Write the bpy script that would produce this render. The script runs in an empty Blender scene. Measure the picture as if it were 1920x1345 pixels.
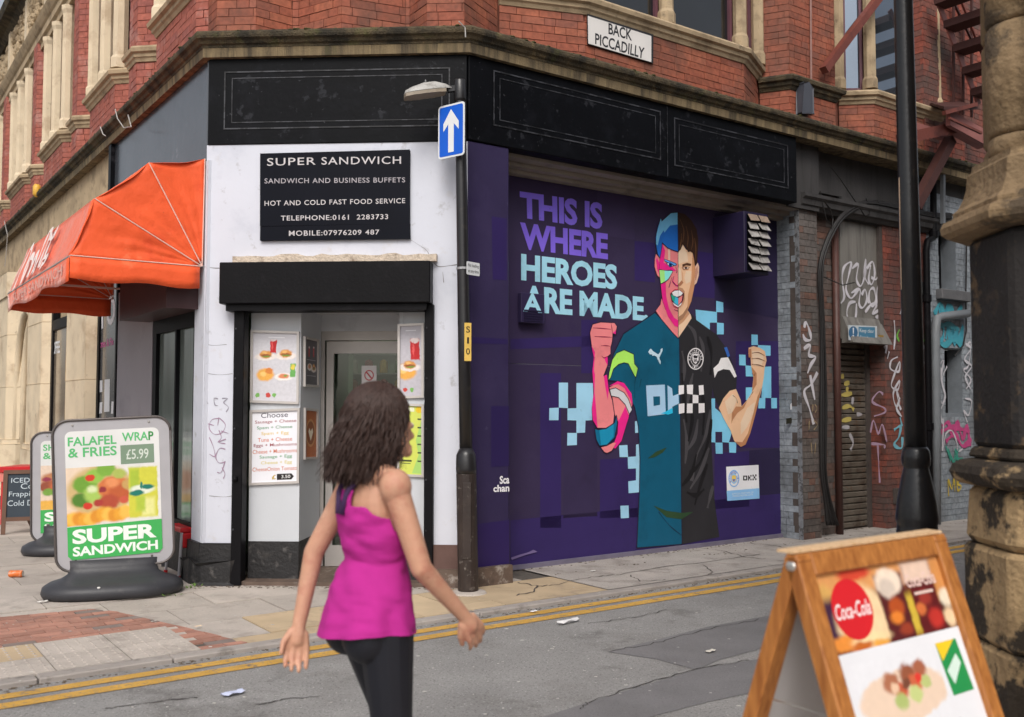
import bpy, bmesh, math, random
from mathutils import Vector, Matrix
from mathutils.geometry import tessellate_polygon
random.seed(7)
SC = bpy.context.scene
COL = SC.collection
# ------------------------------------------------------------------ camera, sky, sun, exposure
CAM_H = 1.6; FPX = 1800.0; CX, CY = 960.0, 672.5
PITCH = math.atan(89.5 / FPX); CP, SP = math.cos(PITCH), math.sin(PITCH)
cam_d = bpy.data.cameras.new('camera'); cam = bpy.data.objects.new('camera', cam_d); COL.objects.link(cam)
cam.location = (0, 0, CAM_H); cam.rotation_euler = (math.pi / 2 + PITCH, 0, 0)
cam_d.sensor_width = 36.0; cam_d.lens = FPX / 1920.0 * 36.0
cam_d.clip_start = 0.05; cam_d.clip_end = 500
cam_d.dof.use_dof = True; cam_d.dof.focus_distance = 9.2; cam_d.dof.aperture_fstop = 2.6
SC.camera = cam
SUN = Vector((-0.06, -0.8, .82)).normalized()
W = bpy.data.worlds.new('World'); SC.world = W; W.use_nodes = True
nt = W.node_tree; nt.nodes.clear()
sky = nt.nodes.new('ShaderNodeTexSky'); sky.sky_type = 'NISHITA'; sky.sun_disc = False
sky.sun_elevation = math.asin(SUN.z); sky.sun_rotation = math.atan2(SUN.x, SUN.y)
sky.air_density = 1.0; sky.dust_density = 4.0; sky.ozone_density = 0.6
hs = nt.nodes.new('ShaderNodeHueSaturation'); hs.inputs['Saturation'].default_value = 0.35
bg = nt.nodes.new('ShaderNodeBackground'); bg.inputs['Strength'].default_value = 0.15
wo = nt.nodes.new('ShaderNodeOutputWorld')
nt.links.new(sky.outputs[0], hs.inputs['Color']); nt.links.new(hs.outputs[0], bg.inputs[0]); nt.links.new(bg.outputs[0], wo.inputs[0])
sd = bpy.data.lights.new('sun', 'SUN'); sd.energy = 1.3; sd.angle = math.radians(22); sd.color = (1, .96, .9)
so = bpy.data.objects.new('sun', sd); COL.objects.link(so)
so.rotation_euler = SUN.to_track_quat('Z', 'Y').to_euler()
SC.view_settings.view_transform = 'Standard'; SC.view_settings.look = 'None'
SC.view_settings.exposure = 0.1; SC.view_settings.gamma = 1.0
SC.render.engine = 'CYCLES'
SC.cycles.max_bounces = 5; SC.cycles.diffuse_bounces = 3; SC.cycles.glossy_bounces = 2; SC.cycles.transmission_bounces = 2; SC.cycles.transparent_max_bounces = 6
SC.cycles.use_denoising = True

# ------------------------------------------------------------------ frames: survey of the walls (metres)
class Fr:
    def __init__(s, o, u, n): s.o = Vector((o[0], o[1], 0)); s.u = Vector((u[0], u[1], 0)); s.n = Vector((n[0], n[1], 0))
    def p(s, a, z, o=0.0): return s.o + s.u * a + s.n * o + Vector((0, 0, z))
    def hit(s, x, y, o=0.0):                    # where a sight line meets this wall plane: (along, height)
        d = Vector(((x - CX) / FPX, CP - (CY - y) / FPX * SP, SP + (CY - y) / FPX * CP))
        k = ((s.o + s.n * o).dot(s.n)) / d.dot(s.n)
        q = d * k; return ((q - s.o).dot(s.u), CAM_H + q.z)
    def s(s, x, o=0.0, y=760): return s.hit(x, y, o)[0]
    def w(s, x, y, o=0.0):
        a, z = s.hit(x, y, o); return s.p(a, z, o)
A = Fr((-2.81, 8.72), (-.582, .813), (-.813, -.582))     # facade on the left street, measured away from the corner
B = Fr((-2.81, 8.72), (.9985, -.0555), (-.0555, -.9985)) # cut-off corner with the shop door
C = Fr((-.401, 8.586), (.813, .582), (.582, -.813))      # wall with the mural, along the alley
def gnd(x, y, z=0.0):
    d = Vector(((x - CX) / FPX, CP - (CY - y) / FPX * SP, SP + (CY - y) / FPX * CP))
    q = d * ((z - CAM_H) / d.z); return Vector((q.x, q.y, z))
def gso(x, y, z=0.0):
    q = gnd(x, y, z) - C.o; return (q.dot(C.u), q.dot(C.n))

# ------------------------------------------------------------------ materials
def lin(v):
    v /= 255.0
    return v / 12.92 if v <= .04045 else ((v + .055) / 1.055) ** 2.4
def col(c): return tuple(lin(v) for v in c) + (1,)
MC = {}
def nd(t, k, **kw):
    n = t.nodes.new(k)
    for a, v in kw.items(): setattr(n, a, v)
    return n
def M(name, rgb, rough=.6, var=.1, scale=5, bump=.12, bscale=70, metal=0, spec=.4, dirt=None, streak=False, coat=0, bdist=.01, rnd=0.0, trans=0, sheen=0):
    if name in MC: return MC[name]
    m = bpy.data.materials.new(name); m.use_nodes = True; t = m.node_tree; L = t.links.new
    b = t.nodes['Principled BSDF']; c = col(rgb)
    g = nd(t, 'ShaderNodeNewGeometry'); pos = g.outputs['Position']
    n1 = nd(t, 'ShaderNodeTexNoise'); n1.inputs['Scale'].default_value = scale; n1.inputs['Detail'].default_value = 6
    src = pos
    if streak:
        mp = nd(t, 'ShaderNodeVectorMath', operation='MULTIPLY'); mp.inputs[1].default_value = (4, 4, .35); L(pos, mp.inputs[0]); src = mp.outputs[0]
    L(src, n1.inputs['Vector'])
    mr = nd(t, 'ShaderNodeMapRange'); mr.inputs['From Min'].default_value = .3; mr.inputs['From Max'].default_value = .7
    mr.inputs['To Min'].default_value = 1 - var; mr.inputs['To Max'].default_value = 1 + var
    L(n1.outputs['Fac'], mr.inputs['Value']); fac = mr.outputs[0]
    if rnd:
        oi = nd(t, 'ShaderNodeObjectInfo'); ad = nd(t, 'ShaderNodeMath', operation='ADD'); L(oi.outputs['Random'], ad.inputs[0]); L(g.outputs['Random Per Island'], ad.inputs[1])
        fr = nd(t, 'ShaderNodeMath', operation='FRACT'); L(ad.outputs[0], fr.inputs[0])
        m2 = nd(t, 'ShaderNodeMapRange'); m2.inputs['To Min'].default_value = 1 - rnd; m2.inputs['To Max'].default_value = 1 + rnd * .7; L(fr.outputs[0], m2.inputs['Value'])
        mu = nd(t, 'ShaderNodeMath', operation='MULTIPLY'); L(fac, mu.inputs[0]); L(m2.outputs[0], mu.inputs[1]); fac = mu.outputs[0]
    vm = nd(t, 'ShaderNodeVectorMath', operation='SCALE'); vm.inputs[0].default_value = c[:3]; L(fac, vm.inputs['Scale'])
    out = vm.outputs[0]
    if dirt:
        for k, dd in enumerate(dirt if isinstance(dirt, list) else [dirt]):
            drgb, amt, dsc = dd[:3]
            n2 = nd(t, 'ShaderNodeTexNoise'); n2.inputs['Scale'].default_value = dsc; n2.inputs['Detail'].default_value = 9; n2.inputs['Roughness'].default_value = .65
            of = nd(t, 'ShaderNodeVectorMath', operation='ADD'); of.inputs[1].default_value = (7.3 * k + 3, 1.7, 4.1 * k); L(src, of.inputs[0]); L(of.outputs[0], n2.inputs['Vector'])
            r2 = nd(t, 'ShaderNodeMapRange'); r2.inputs['From Min'].default_value = .62 - amt * .3; r2.inputs['From Max'].default_value = .72 - amt * .18; r2.clamp = True
            r2.inputs['To Max'].default_value = min(1, .55 + amt * .5); L(n2.outputs['Fac'], r2.inputs['Value'])
            if len(dd) > 3: r2.inputs['From Min'].default_value = dd[3]; r2.inputs['From Max'].default_value = dd[3] + .05; r2.inputs['To Max'].default_value = amt
            mx = nd(t, 'ShaderNodeMix', data_type='RGBA'); L(r2.outputs[0], mx.inputs['Factor']); L(out, mx.inputs['A']); mx.inputs['B'].default_value = col(drgb); out = mx.outputs['Result']
    L(out, b.inputs['Base Color'])
    b.inputs['Roughness'].default_value = rough; b.inputs['Metallic'].default_value = metal; b.inputs['Specular IOR Level'].default_value = spec
    if coat: b.inputs['Coat Weight'].default_value = coat; b.inputs['Coat Roughness'].default_value = .18
    if sheen: b.inputs['Sheen Weight'].default_value = sheen; b.inputs['Sheen Roughness'].default_value = .35; b.inputs['Sheen Tint'].default_value = (1, .9, .85, 1)
    if trans: b.inputs['Subsurface Weight'].default_value = trans; b.inputs['Subsurface Radius'].default_value = (.02, .008, .004)
    if bump:
        n3 = nd(t, 'ShaderNodeTexNoise'); n3.inputs['Scale'].default_value = bscale; n3.inputs['Detail'].default_value = 5; L(pos, n3.inputs['Vector'])
        bp = nd(t, 'ShaderNodeBump'); bp.inputs['Strength'].default_value = bump; bp.inputs['Distance'].default_value = bdist
        L(n3.outputs['Fac'], bp.inputs['Height']); L(bp.outputs[0], b.inputs['Normal'])
    MC[name] = m; return m
def BR(name, cols, rough=.75, soot=None, sscale=1.2, samt=.5):
    """fired bricks: every brick its own tone"""
    if name in MC: return MC[name]
    m = bpy.data.materials.new(name); m.use_nodes = True; t = m.node_tree; L = t.links.new; b = t.nodes['Principled BSDF']
    g = nd(t, 'ShaderNodeNewGeometry'); oi = nd(t, 'ShaderNodeObjectInfo')
    ad = nd(t, 'ShaderNodeMath', operation='ADD'); L(oi.outputs['Random'], ad.inputs[0]); L(g.outputs['Random Per Island'], ad.inputs[1])
    fr = nd(t, 'ShaderNodeMath', operation='FRACT'); L(ad.outputs[0], fr.inputs[0])
    rp = nd(t, 'ShaderNodeValToRGB'); e = rp.color_ramp.elements
    while len(e) < len(cols): e.new(.5)
    for i, c in enumerate(cols): e[i].position = i / (len(cols) - 1); e[i].color = col(c)
    L(fr.outputs[0], rp.inputs[0]); out = rp.outputs[0]
    n1 = nd(t, 'ShaderNodeTexNoise'); n1.inputs['Scale'].default_value = 22; n1.inputs['Detail'].default_value = 8; L(g.outputs['Position'], n1.inputs['Vector'])
    mr = nd(t, 'ShaderNodeMapRange'); mr.inputs['From Min'].default_value = .3; mr.inputs['From Max'].default_value = .7; mr.inputs['To Min'].default_value = .72; mr.inputs['To Max'].default_value = 1.2; L(n1.outputs['Fac'], mr.inputs[0])
    vm = nd(t, 'ShaderNodeVectorMath', operation='SCALE'); L(out, vm.inputs[0]); L(mr.outputs[0], vm.inputs['Scale']); out = vm.outputs[0]
    if soot:
        n2 = nd(t, 'ShaderNodeTexNoise'); n2.inputs['Scale'].default_value = sscale; n2.inputs['Detail'].default_value = 8; n2.inputs['Roughness'].default_value = .7; L(g.outputs['Position'], n2.inputs['Vector'])
        r2 = nd(t, 'ShaderNodeMapRange'); r2.inputs['From Min'].default_value = .62 - samt * .35; r2.inputs['From Max'].default_value = .8 - samt * .25; r2.inputs['To Max'].default_value = .88; L(n2.outputs['Fac'], r2.inputs[0])
        mx = nd(t, 'ShaderNodeMix', data_type='RGBA'); L(r2.outputs[0], mx.inputs['Factor']); L(out, mx.inputs['A']); mx.inputs['B'].default_value = col(soot); out = mx.outputs['Result']
    L(out, b.inputs['Base Color']); b.inputs['Roughness'].default_value = rough; b.inputs['Specular IOR Level'].default_value = .35
    n3 = nd(t, 'ShaderNodeTexNoise'); n3.inputs['Scale'].default_value = 90; n3.inputs['Detail'].default_value = 6; L(g.outputs['Position'], n3.inputs['Vector'])
    bp = nd(t, 'ShaderNodeBump'); bp.inputs['Strength'].default_value = .35; bp.inputs['Distance'].default_value = .006; L(n3.outputs['Fac'], bp.inputs['Height']); L(bp.outputs[0], b.inputs['Normal'])
    MC[name] = m; return m
def GLASS(name, tint=(200, 205, 205), refl=.05, rough=.02):
    if name in MC: return MC[name]
    m = bpy.data.materials.new(name); m.use_nodes = True; t = m.node_tree; L = t.links.new; t.nodes.clear()
    tr = nd(t, 'ShaderNodeBsdfTransparent'); tr.inputs[0].default_value = col(tint)
    gl = nd(t, 'ShaderNodeBsdfGlossy'); gl.inputs['Roughness'].default_value = rough
    lw = nd(t, 'ShaderNodeFresnel'); lw.inputs['IOR'].default_value = 1.5
    ad = nd(t, 'ShaderNodeMath', operation='ADD'); ad.inputs[1].default_value = refl; L(lw.outputs[0], ad.inputs[0])
    mx = nd(t, 'ShaderNodeMixShader'); L(ad.outputs[0], mx.inputs[0]); L(tr.outputs[0], mx.inputs[1]); L(gl.outputs[0], mx.inputs[2])
    o = nd(t, 'ShaderNodeOutputMaterial'); L(mx.outputs[0], o.inputs[0]); MC[name] = m; return m

# ------------------------------------------------------------------ mesh builder
def ident(root): return Matrix.Translation(root.location).inverted()
class MB:
    def __init__(s): s.v = []; s.f = []
    def add(s, vs, fs):
        k = len(s.v); s.v += [tuple(v) for v in vs]; s.f += [tuple(i + k for i in f) for f in fs]; return s
    def hexa(s, p):     # 8 points: bottom 4, top 4
        return s.add(p, [(3, 2, 1, 0), (4, 5, 6, 7), (0, 1, 5, 4), (1, 2, 6, 5), (2, 3, 7, 6), (3, 0, 4, 7)])
    def box(s, fr, a0, a1, z0, z1, o0, o1):
        return s.hexa([fr.p(a0, z0, o0), fr.p(a1, z0, o0), fr.p(a1, z0, o1), fr.p(a0, z0, o1), fr.p(a0, z1, o0), fr.p(a1, z1, o0), fr.p(a1, z1, o1), fr.p(a0, z1, o1)])
    def bar(s, p, q, w, h=None, up=Vector((0, 0, 1))):
        p, q = Vector(p), Vector(q); h = h or w; d = (q - p).normalized()
        x = d.cross(up)
        if x.length < 1e-4: x = d.cross(Vector((1, 0, 0)))
        x.normalize(); y = x.cross(d).normalized(); x *= w / 2; y *= h / 2
        return s.hexa([p - x - y, p + x - y, p + x + y, p - x + y, q - x - y, q + x - y, q + x + y, q - x + y])
    def quad(s, a, b, c, d): return s.add([a, b, c, d], [(0, 1, 2, 3)])
    def poly(s, pts):
        pts = [Vector(p) for p in pts]; return s.add(pts, [tuple(t) for t in tessellate_polygon([pts])])
    def prism(s, pts, ext):   # pts: planar outline, ext: extrusion vector
        pts = [Vector(p) for p in pts]; n = len(pts); e = Vector(ext)
        tri = [tuple(t) for t in tessellate_polygon([pts])]
        return s.add(pts + [p + e for p in pts], tri + [tuple(i + n for i in reversed(t)) for t in tri] + [(i, (i + 1) % n, (i + 1) % n + n, i + n) for i in range(n)])
    def tube(s, path, r, n=8, caps=True, flat=None):
        path = [Vector(p) for p in path]; rs = r if isinstance(r, (list, tuple)) else [r] * len(path)
        rings = []; pv = None
        for i, p in enumerate(path):
            d = (path[min(i + 1, len(path) - 1)] - path[max(i - 1, 0)]).normalized()
            if pv is None:
                x = d.cross(Vector((0, 0, 1)))
                if x.length < .05: x = d.cross(Vector((1, 0, 0)))
            else: x = pv - d * pv.dot(d)
            x.normalize(); pv = x; y = d.cross(x)
            rings.append([p + (x * math.cos(6.28319 * k / n) + y * math.sin(6.28319 * k / n)) * rs[i] for k in range(n)])
        vs = [v for rg in rings for v in rg]; fs = []
        for i in range(len(rings) - 1):
            for k in range(n): fs.append((i * n + k, i * n + (k + 1) % n, (i + 1) * n + (k + 1) % n, (i + 1) * n + k))
        if caps: fs += [tuple(reversed(range(n))), tuple((len(rings) - 1) * n + k for k in range(n))]
        return s.add(vs, fs)
    def lathe(s, c, prof, n=24, axis=None):   # prof: (radius, height)
        c = Vector(c); vs = []; fs = []
        for r, z in prof:
            for k in range(n): vs.append(c + Vector((r * math.cos(6.28319 * k / n), r * math.sin(6.28319 * k / n), z)))
        for i in range(len(prof) - 1):
            for k in range(n): fs.append((i * n + k, i * n + (k + 1) % n, (i + 1) * n + (k + 1) % n, (i + 1) * n + k))
        fs += [tuple(reversed(range(n))), tuple((len(prof) - 1) * n + k for k in range(n))]
        return s.add(vs, fs)
    def ell(s, c, rx, ry, rz, n=16, m=10, mat=None):
        c = Vector(c); vs = []; fs = []
        for i in range(m + 1):
            ph = math.pi * i / m
            for k in range(n):
                v = Vector((rx * math.sin(ph) * math.cos(6.28319 * k / n), ry * math.sin(ph) * math.sin(6.28319 * k / n), rz * math.cos(ph)))
                vs.append(c + (mat @ v if mat else v))
        for i in range(m):
            for k in range(n): fs.append((i * n + k, (i + 1) * n + k, (i + 1) * n + (k + 1) % n, i * n + (k + 1) % n))
        return s.add(vs, fs)
    def cap(s, p, q, r0, r1, n=14):    # tapered capsule
        p, q = Vector(p), Vector(q); d = q - p; L = d.length; d.normalize(); path = []; rs = []
        for i in range(5):
            a = math.pi / 2 * (i / 4.0); path.append(p - d * r0 * math.cos(a)); rs.append(max(r0 * math.sin(a), 1e-4))
        for i in range(5):
            a = math.pi / 2 * (i / 4.0); path.append(q + d * r1 * math.sin(a)); rs.append(max(r1 * math.cos(a), 1e-4))
        return s.tube(path, rs, n)
    def sweep(s, plan, prof, closed_prof=True, ends=True):
        """plan: xy points left to right (outward = right hand); prof: (out, z)"""
        P = [Vector((p[0], p[1], 0)) for p in plan]; n = len(P); m = len(prof); vs = []
        for i in range(n):
            ns = []
            if i > 0: d = (P[i] - P[i - 1]).normalized(); ns.append(Vector((d.y, -d.x, 0)))
            if i < n - 1: d = (P[i + 1] - P[i]).normalized(); ns.append(Vector((d.y, -d.x, 0)))
            if len(ns) == 2:
                b = (ns[0] + ns[1]); b.normalize(); k = 1 / max(.35, b.dot(ns[0])); off = b * k
            else: off = ns[0]
            for o, z in prof: vs.append(P[i] + off * o + Vector((0, 0, z)))
        fs = []
        for i in range(n - 1):
            for j in range(m if closed_prof else m - 1):
                j2 = (j + 1) % m; fs.append((i * m + j, (i + 1) * m + j, (i + 1) * m + j2, i * m + j2))
        if closed_prof and ends: fs += [tuple(range(m)), tuple((n - 1) * m + j for j in reversed(range(m)))]
        return s.add(vs, fs)
    def mesh(s, name, mat, smooth=False, recalc=True, bevel=0):
        me = bpy.data.meshes.new(name); me.from_pydata(s.v, [], s.f); me.materials.append(mat)
        if recalc or bevel:
            bm = bmesh.new(); bm.from_mesh(me)
            if bevel: bmesh.ops.bevel(bm, geom=[e for e in bm.edges if len(e.link_faces) == 2 and e.calc_face_angle(0) > .6], offset=bevel, segments=1, affect='EDGES', clamp_overlap=True)
            bmesh.ops.recalc_face_normals(bm, faces=bm.faces); bm.to_mesh(me); bm.free()
        if smooth: me.polygons.foreach_set('use_smooth', [True] * len(me.polygons))
        return me
    def obj(s, name, mat, parent=None, smooth=False, recalc=True, bevel=0, label=None, kind=None):
        o = bpy.data.objects.new(name, s.mesh(name, mat, smooth, recalc, bevel)); COL.objects.link(o)
        if parent:
            o.parent = parent; o.matrix_parent_inverse = INV[parent.name]
            INV[o.name] = INV[parent.name]
            o.matrix_parent_inverse = Matrix.Identity(4) if parent.type == 'MESH' else INV[parent.name]
        else: INV[o.name] = Matrix.Identity(4)
        if label: o['label'] = label
        if kind: o['kind'] = kind
        return o
INV = {}
def thing(name, label, cat, loc=(0, 0, 0), group=None):
    o = bpy.data.objects.new(name, None); COL.objects.link(o); o.location = loc; o.empty_display_size = .1
    o['label'] = label; o['category'] = cat
    if group: o['group'] = group
    INV[o.name] = Matrix.Translation(Vector(loc)).inverted(); return o
def tag(o, label, cat, group=None):
    o['label'] = label; o['category'] = cat
    if group: o['group'] = group
    return o
def struct(o): o['kind'] = 'structure'; return o
def rounded(w, h, r, n=5, cx=0, cy=0):
    pts = []
    for sx, sy, a0 in ((1, 1, 0), (-1, 1, 90), (-1, -1, 180), (1, -1, 270)):
        for i in range(n + 1):
            a = math.radians(a0 + 90 * i / n); pts.append((cx + sx * (w / 2 - r) + r * math.cos(a), cy + sy * (h / 2 - r) + r * math.sin(a)))
    return pts
# ------------------------------------------------------------------ flat paint and lettering
TC = {}
def tmesh(txt, bold=0.0, shear=0.0, sp=1.0):
    k = (txt, bold, shear, sp)
    if k in TC: return TC[k]
    cu = bpy.data.curves.new('t', 'FONT'); cu.body = txt; cu.size = 1; cu.offset = bold; cu.shear = shear; cu.space_character = sp
    cu.resolution_u = 3; cu.fill_mode = 'FRONT'
    ob = bpy.data.objects.new('t', cu); me = ob.to_mesh()
    vs = [(v.co.x, v.co.y) for v in me.vertices]; fs = [tuple(p.vertices) for p in me.polygons]
    ob.to_mesh_clear(); bpy.data.objects.remove(ob); bpy.data.curves.remove(cu)
    x0 = min(v[0] for v in vs); x1 = max(v[0] for v in vs); y0 = min(v[1] for v in vs); y1 = max(v[1] for v in vs)
    vs = [((x - x0) / (x1 - x0), (y - y0) / (y1 - y0)) for x, y in vs]
    TC[k] = (vs, fs); return TC[k]
def text_quad(mb, txt, q, bold=0.0, shear=0.0, sp=1.0):
    """letters fitted into the quad of world points: top-left, top-right, bottom-right, bottom-left"""
    vs, fs = tmesh(txt, bold, shear, sp); tl, tr, br, bl = [Vector(p) for p in q]
    return mb.add([(bl * (1 - u) + br * u) * (1 - v) + (tl * (1 - u) + tr * u) * v for u, v in vs], fs)
class Sheet:
    """a flat printed or painted surface with its own axes (x right, y up, in its own units)"""
    def __init__(s, o, x, y, n): s.o, s.x, s.y, s.n = Vector(o), Vector(x), Vector(y), Vector(n).normalized()
    def p(s, a, b, h=0): return s.o + s.x * a + s.y * b + s.n * h
    def poly(s, name, mat, parent, pts, h): return MB().poly([s.p(a, b, h) for a, b in pts]).obj(name, mat, parent, recalc=False)
    def rect(s, name, mat, parent, x0, y0, x1, y1, h): return s.poly(name, mat, parent, [(x0, y0), (x1, y0), (x1, y1), (x0, y1)], h)
    def ell(s, name, mat, parent, cx, cy, rx, ry, h, n=20, wob=0):
        return s.poly(name, mat, parent, [(cx + rx * (1 + wob * math.sin(3.1 * k + cx * 9)) * math.cos(6.2832 * k / n), cy + ry * (1 + wob * math.cos(2.3 * k + cy * 7)) * math.sin(6.2832 * k / n)) for k in range(n)], h)
    def text(s, name, mat, parent, txt, x0, y0, x1, y1, h, **kw):
        return text_quad(MB(), txt, [s.p(x0, y1, h), s.p(x1, y1, h), s.p(x1, y0, h), s.p(x0, y0, h)], **kw).obj(name, mat, parent, recalc=False)
PRN = [0]
def soft_print(sh, par, x0, y0, x1, y1, h, bg, blobs, dist=.012, dsc=34, grain=.16):
    """a printed photograph: soft spots of ink (kind, x, y, rx, ry, rgb, softness) on a flat sheet"""
    PRN[0] += 1; m = bpy.data.materials.new('photo_print_%d' % PRN[0]); m.use_nodes = True; t = m.node_tree; L = t.links.new; b = t.nodes['Principled BSDF']
    g = nd(t, 'ShaderNodeNewGeometry'); s0 = nd(t, 'ShaderNodeVectorMath', operation='SUBTRACT'); L(g.outputs['Position'], s0.inputs[0]); s0.inputs[1].default_value = sh.o
    cx = nd(t, 'ShaderNodeCombineXYZ')
    for k, ax in enumerate((sh.x, sh.y)):
        d = nd(t, 'ShaderNodeVectorMath', operation='DOT_PRODUCT'); L(s0.outputs[0], d.inputs[0]); d.inputs[1].default_value = ax / ax.length_squared; L(d.outputs['Value'], cx.inputs[k])
    n = nd(t, 'ShaderNodeTexNoise'); n.inputs['Scale'].default_value = dsc; n.inputs['Detail'].default_value = 3; L(cx.outputs[0], n.inputs['Vector'])
    ns = nd(t, 'ShaderNodeVectorMath', operation='SUBTRACT'); L(n.outputs['Color'], ns.inputs[0]); ns.inputs[1].default_value = (.5, .5, .5)
    nm = nd(t, 'ShaderNodeVectorMath', operation='SCALE'); L(ns.outputs[0], nm.inputs[0]); nm.inputs['Scale'].default_value = dist * 2
    co = nd(t, 'ShaderNodeVectorMath', operation='ADD'); L(cx.outputs[0], co.inputs[0]); L(nm.outputs[0], co.inputs[1])
    rgb = nd(t, 'ShaderNodeRGB'); rgb.outputs[0].default_value = col(bg); out = rgb.outputs[0]
    for kind, x, y, rx, ry, c, so_ in blobs:
        a = nd(t, 'ShaderNodeVectorMath', operation='SUBTRACT'); L(co.outputs[0], a.inputs[0]); a.inputs[1].default_value = (x, y, 0)
        q = nd(t, 'ShaderNodeVectorMath', operation='MULTIPLY'); L(a.outputs[0], q.inputs[0]); q.inputs[1].default_value = (1 / rx, 1 / ry, 0)
        if kind == 'b':
            ab = nd(t, 'ShaderNodeVectorMath', operation='ABSOLUTE'); L(q.outputs[0], ab.inputs[0]); sx = nd(t, 'ShaderNodeSeparateXYZ'); L(ab.outputs[0], sx.inputs[0]); mx_ = nd(t, 'ShaderNodeMath', operation='MAXIMUM'); L(sx.outputs[0], mx_.inputs[0]); L(sx.outputs[1], mx_.inputs[1]); dv = mx_.outputs[0]
        else:
            ln = nd(t, 'ShaderNodeVectorMath', operation='LENGTH'); L(q.outputs[0], ln.inputs[0]); dv = ln.outputs['Value']
        mr = nd(t, 'ShaderNodeMapRange'); mr.interpolation_type = 'SMOOTHSTEP'; mr.inputs['From Min'].default_value = 1 + so_ * .62; mr.inputs['From Max'].default_value = max(.0, 1 - so_ * .62); L(dv, mr.inputs['Value'])
        mx = nd(t, 'ShaderNodeMix', data_type='RGBA'); L(mr.outputs[0], mx.inputs['Factor']); L(out, mx.inputs['A']); mx.inputs['B'].default_value = col(c); out = mx.outputs['Result']
    g2 = nd(t, 'ShaderNodeMapRange'); g2.inputs['To Min'].default_value = 1 - grain; g2.inputs['To Max'].default_value = 1 + grain; L(n.outputs['Fac'], g2.inputs['Value'])
    vs_ = nd(t, 'ShaderNodeVectorMath', operation='SCALE'); L(out, vs_.inputs[0]); L(g2.outputs[0], vs_.inputs['Scale'])
    L(vs_.outputs[0], b.inputs['Base Color']); b.inputs['Roughness'].default_value = .35; b.inputs['Specular IOR Level'].default_value = .35
    return sh.rect('photo_print', m, par, x0, y0, x1, y1, h)
def stroke(mb, fr, pts, w, o):
    """a brush or spray line on a wall plane; pts are (along, height)"""
    P = [Vector((a, b)) for a, b in pts]; Q = []
    for i in range(len(P) - 1):        # Catmull-Rom
        p0, p1, p2, p3 = P[max(i - 1, 0)], P[i], P[i + 1], P[min(i + 2, len(P) - 1)]
        for k in range(5):
            t = k / 5.0; Q.append(.5 * ((2 * p1) + (p2 - p0) * t + (2 * p0 - 5 * p1 + 4 * p2 - p3) * t * t + (3 * p1 - p0 - 3 * p2 + p3) * t ** 3))
    Q.append(P[-1]); vs = []; n = len(Q)
    for i, q in enumerate(Q):
        d = Q[min(i + 1, n - 1)] - Q[max(i - 1, 0)]
        if d.length < 1e-6: d = Vector((1, 0))
        d.normalize(); e = Vector((-d.y, d.x)) * w / 2 * (.8 + .35 * math.sin(i * .7 + q.x * 5))
        vs += [fr.p(q.x + e.x, q.y + e.y, o), fr.p(q.x - e.x, q.y - e.y, o)]
    return mb.add(vs, [(2 * i, 2 * i + 1, 2 * i + 3, 2 * i + 2) for i in range(n - 1)])
# ------------------------------------------------------------------ bricks
BRICKS = []
def px_of(p):
    q = Vector(p) - Vector((0, 0, CAM_H)); y = q.y * CP + q.z * SP; z = -q.y * SP + q.z * CP
    return (CX + FPX * q.x / y, CY - FPX * z / y, y) if y > .1 else (-9e3, -9e3, y)
def brickwall(plan, z0, z1, mat, holes=(), backmat=None, parent=None, bl=.225, bh=.0745, jt=.006, back=True, name='wall'):
    """bricks laid course by course on a plan line; outward is to the right of its direction"""
    plan = [Vector((p[0], p[1], 0)) for p in plan]
    if back: MB().sweep([p[:2] for p in plan], [(-.011, z0), (-.011, z1), (-.14, z1), (-.14, z0)]).obj(name, backmat, parent)
    nc = max(1, int(round((z1 - z0) / (bh + jt)))); ch = (z1 - z0) / nc
    for i in range(len(plan) - 1):
        p, q = plan[i], plan[i + 1]; d = q - p; Ls = d.length; d.normalize(); n = Vector((d.y, -d.x, 0))
        for c in range(nc):
            za = z0 + c * ch + jt / 2; zb = za + ch - jt; a = -random.uniform(.02, .2) if c % 2 else -.115 + random.uniform(-.03, .03)
            while a < Ls:
                w = bl if (random.random() < .8) else bl * .5
                s0, s1 = max(a, .002), min(a + w, Ls - .002); neg = a < 0; a += w + jt
                if neg and s1 - s0 < .06: a = .002; continue
                if s1 - s0 < .02: continue
                for (h0, h1, k0, k1) in holes:
                    if zb > k0 + .01 and za < k1 - .01:
                        if s0 >= h0 - .01 and s1 <= h1 + .01: s0 = s1 = 0
                        elif s0 < h0 < s1: s1 = h0
                        elif s0 < h1 < s1: s0 = h1
                if s1 - s0 < .02: continue
                prd = random.uniform(-.003, .003)
                cen = p + d * ((s0 + s1) / 2) + Vector((0, 0, (za + zb) / 2)) + n * (prd - .02)
                BRICKS.append((cen, d, n, s1 - s0, .04, zb - za, mat))
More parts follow.
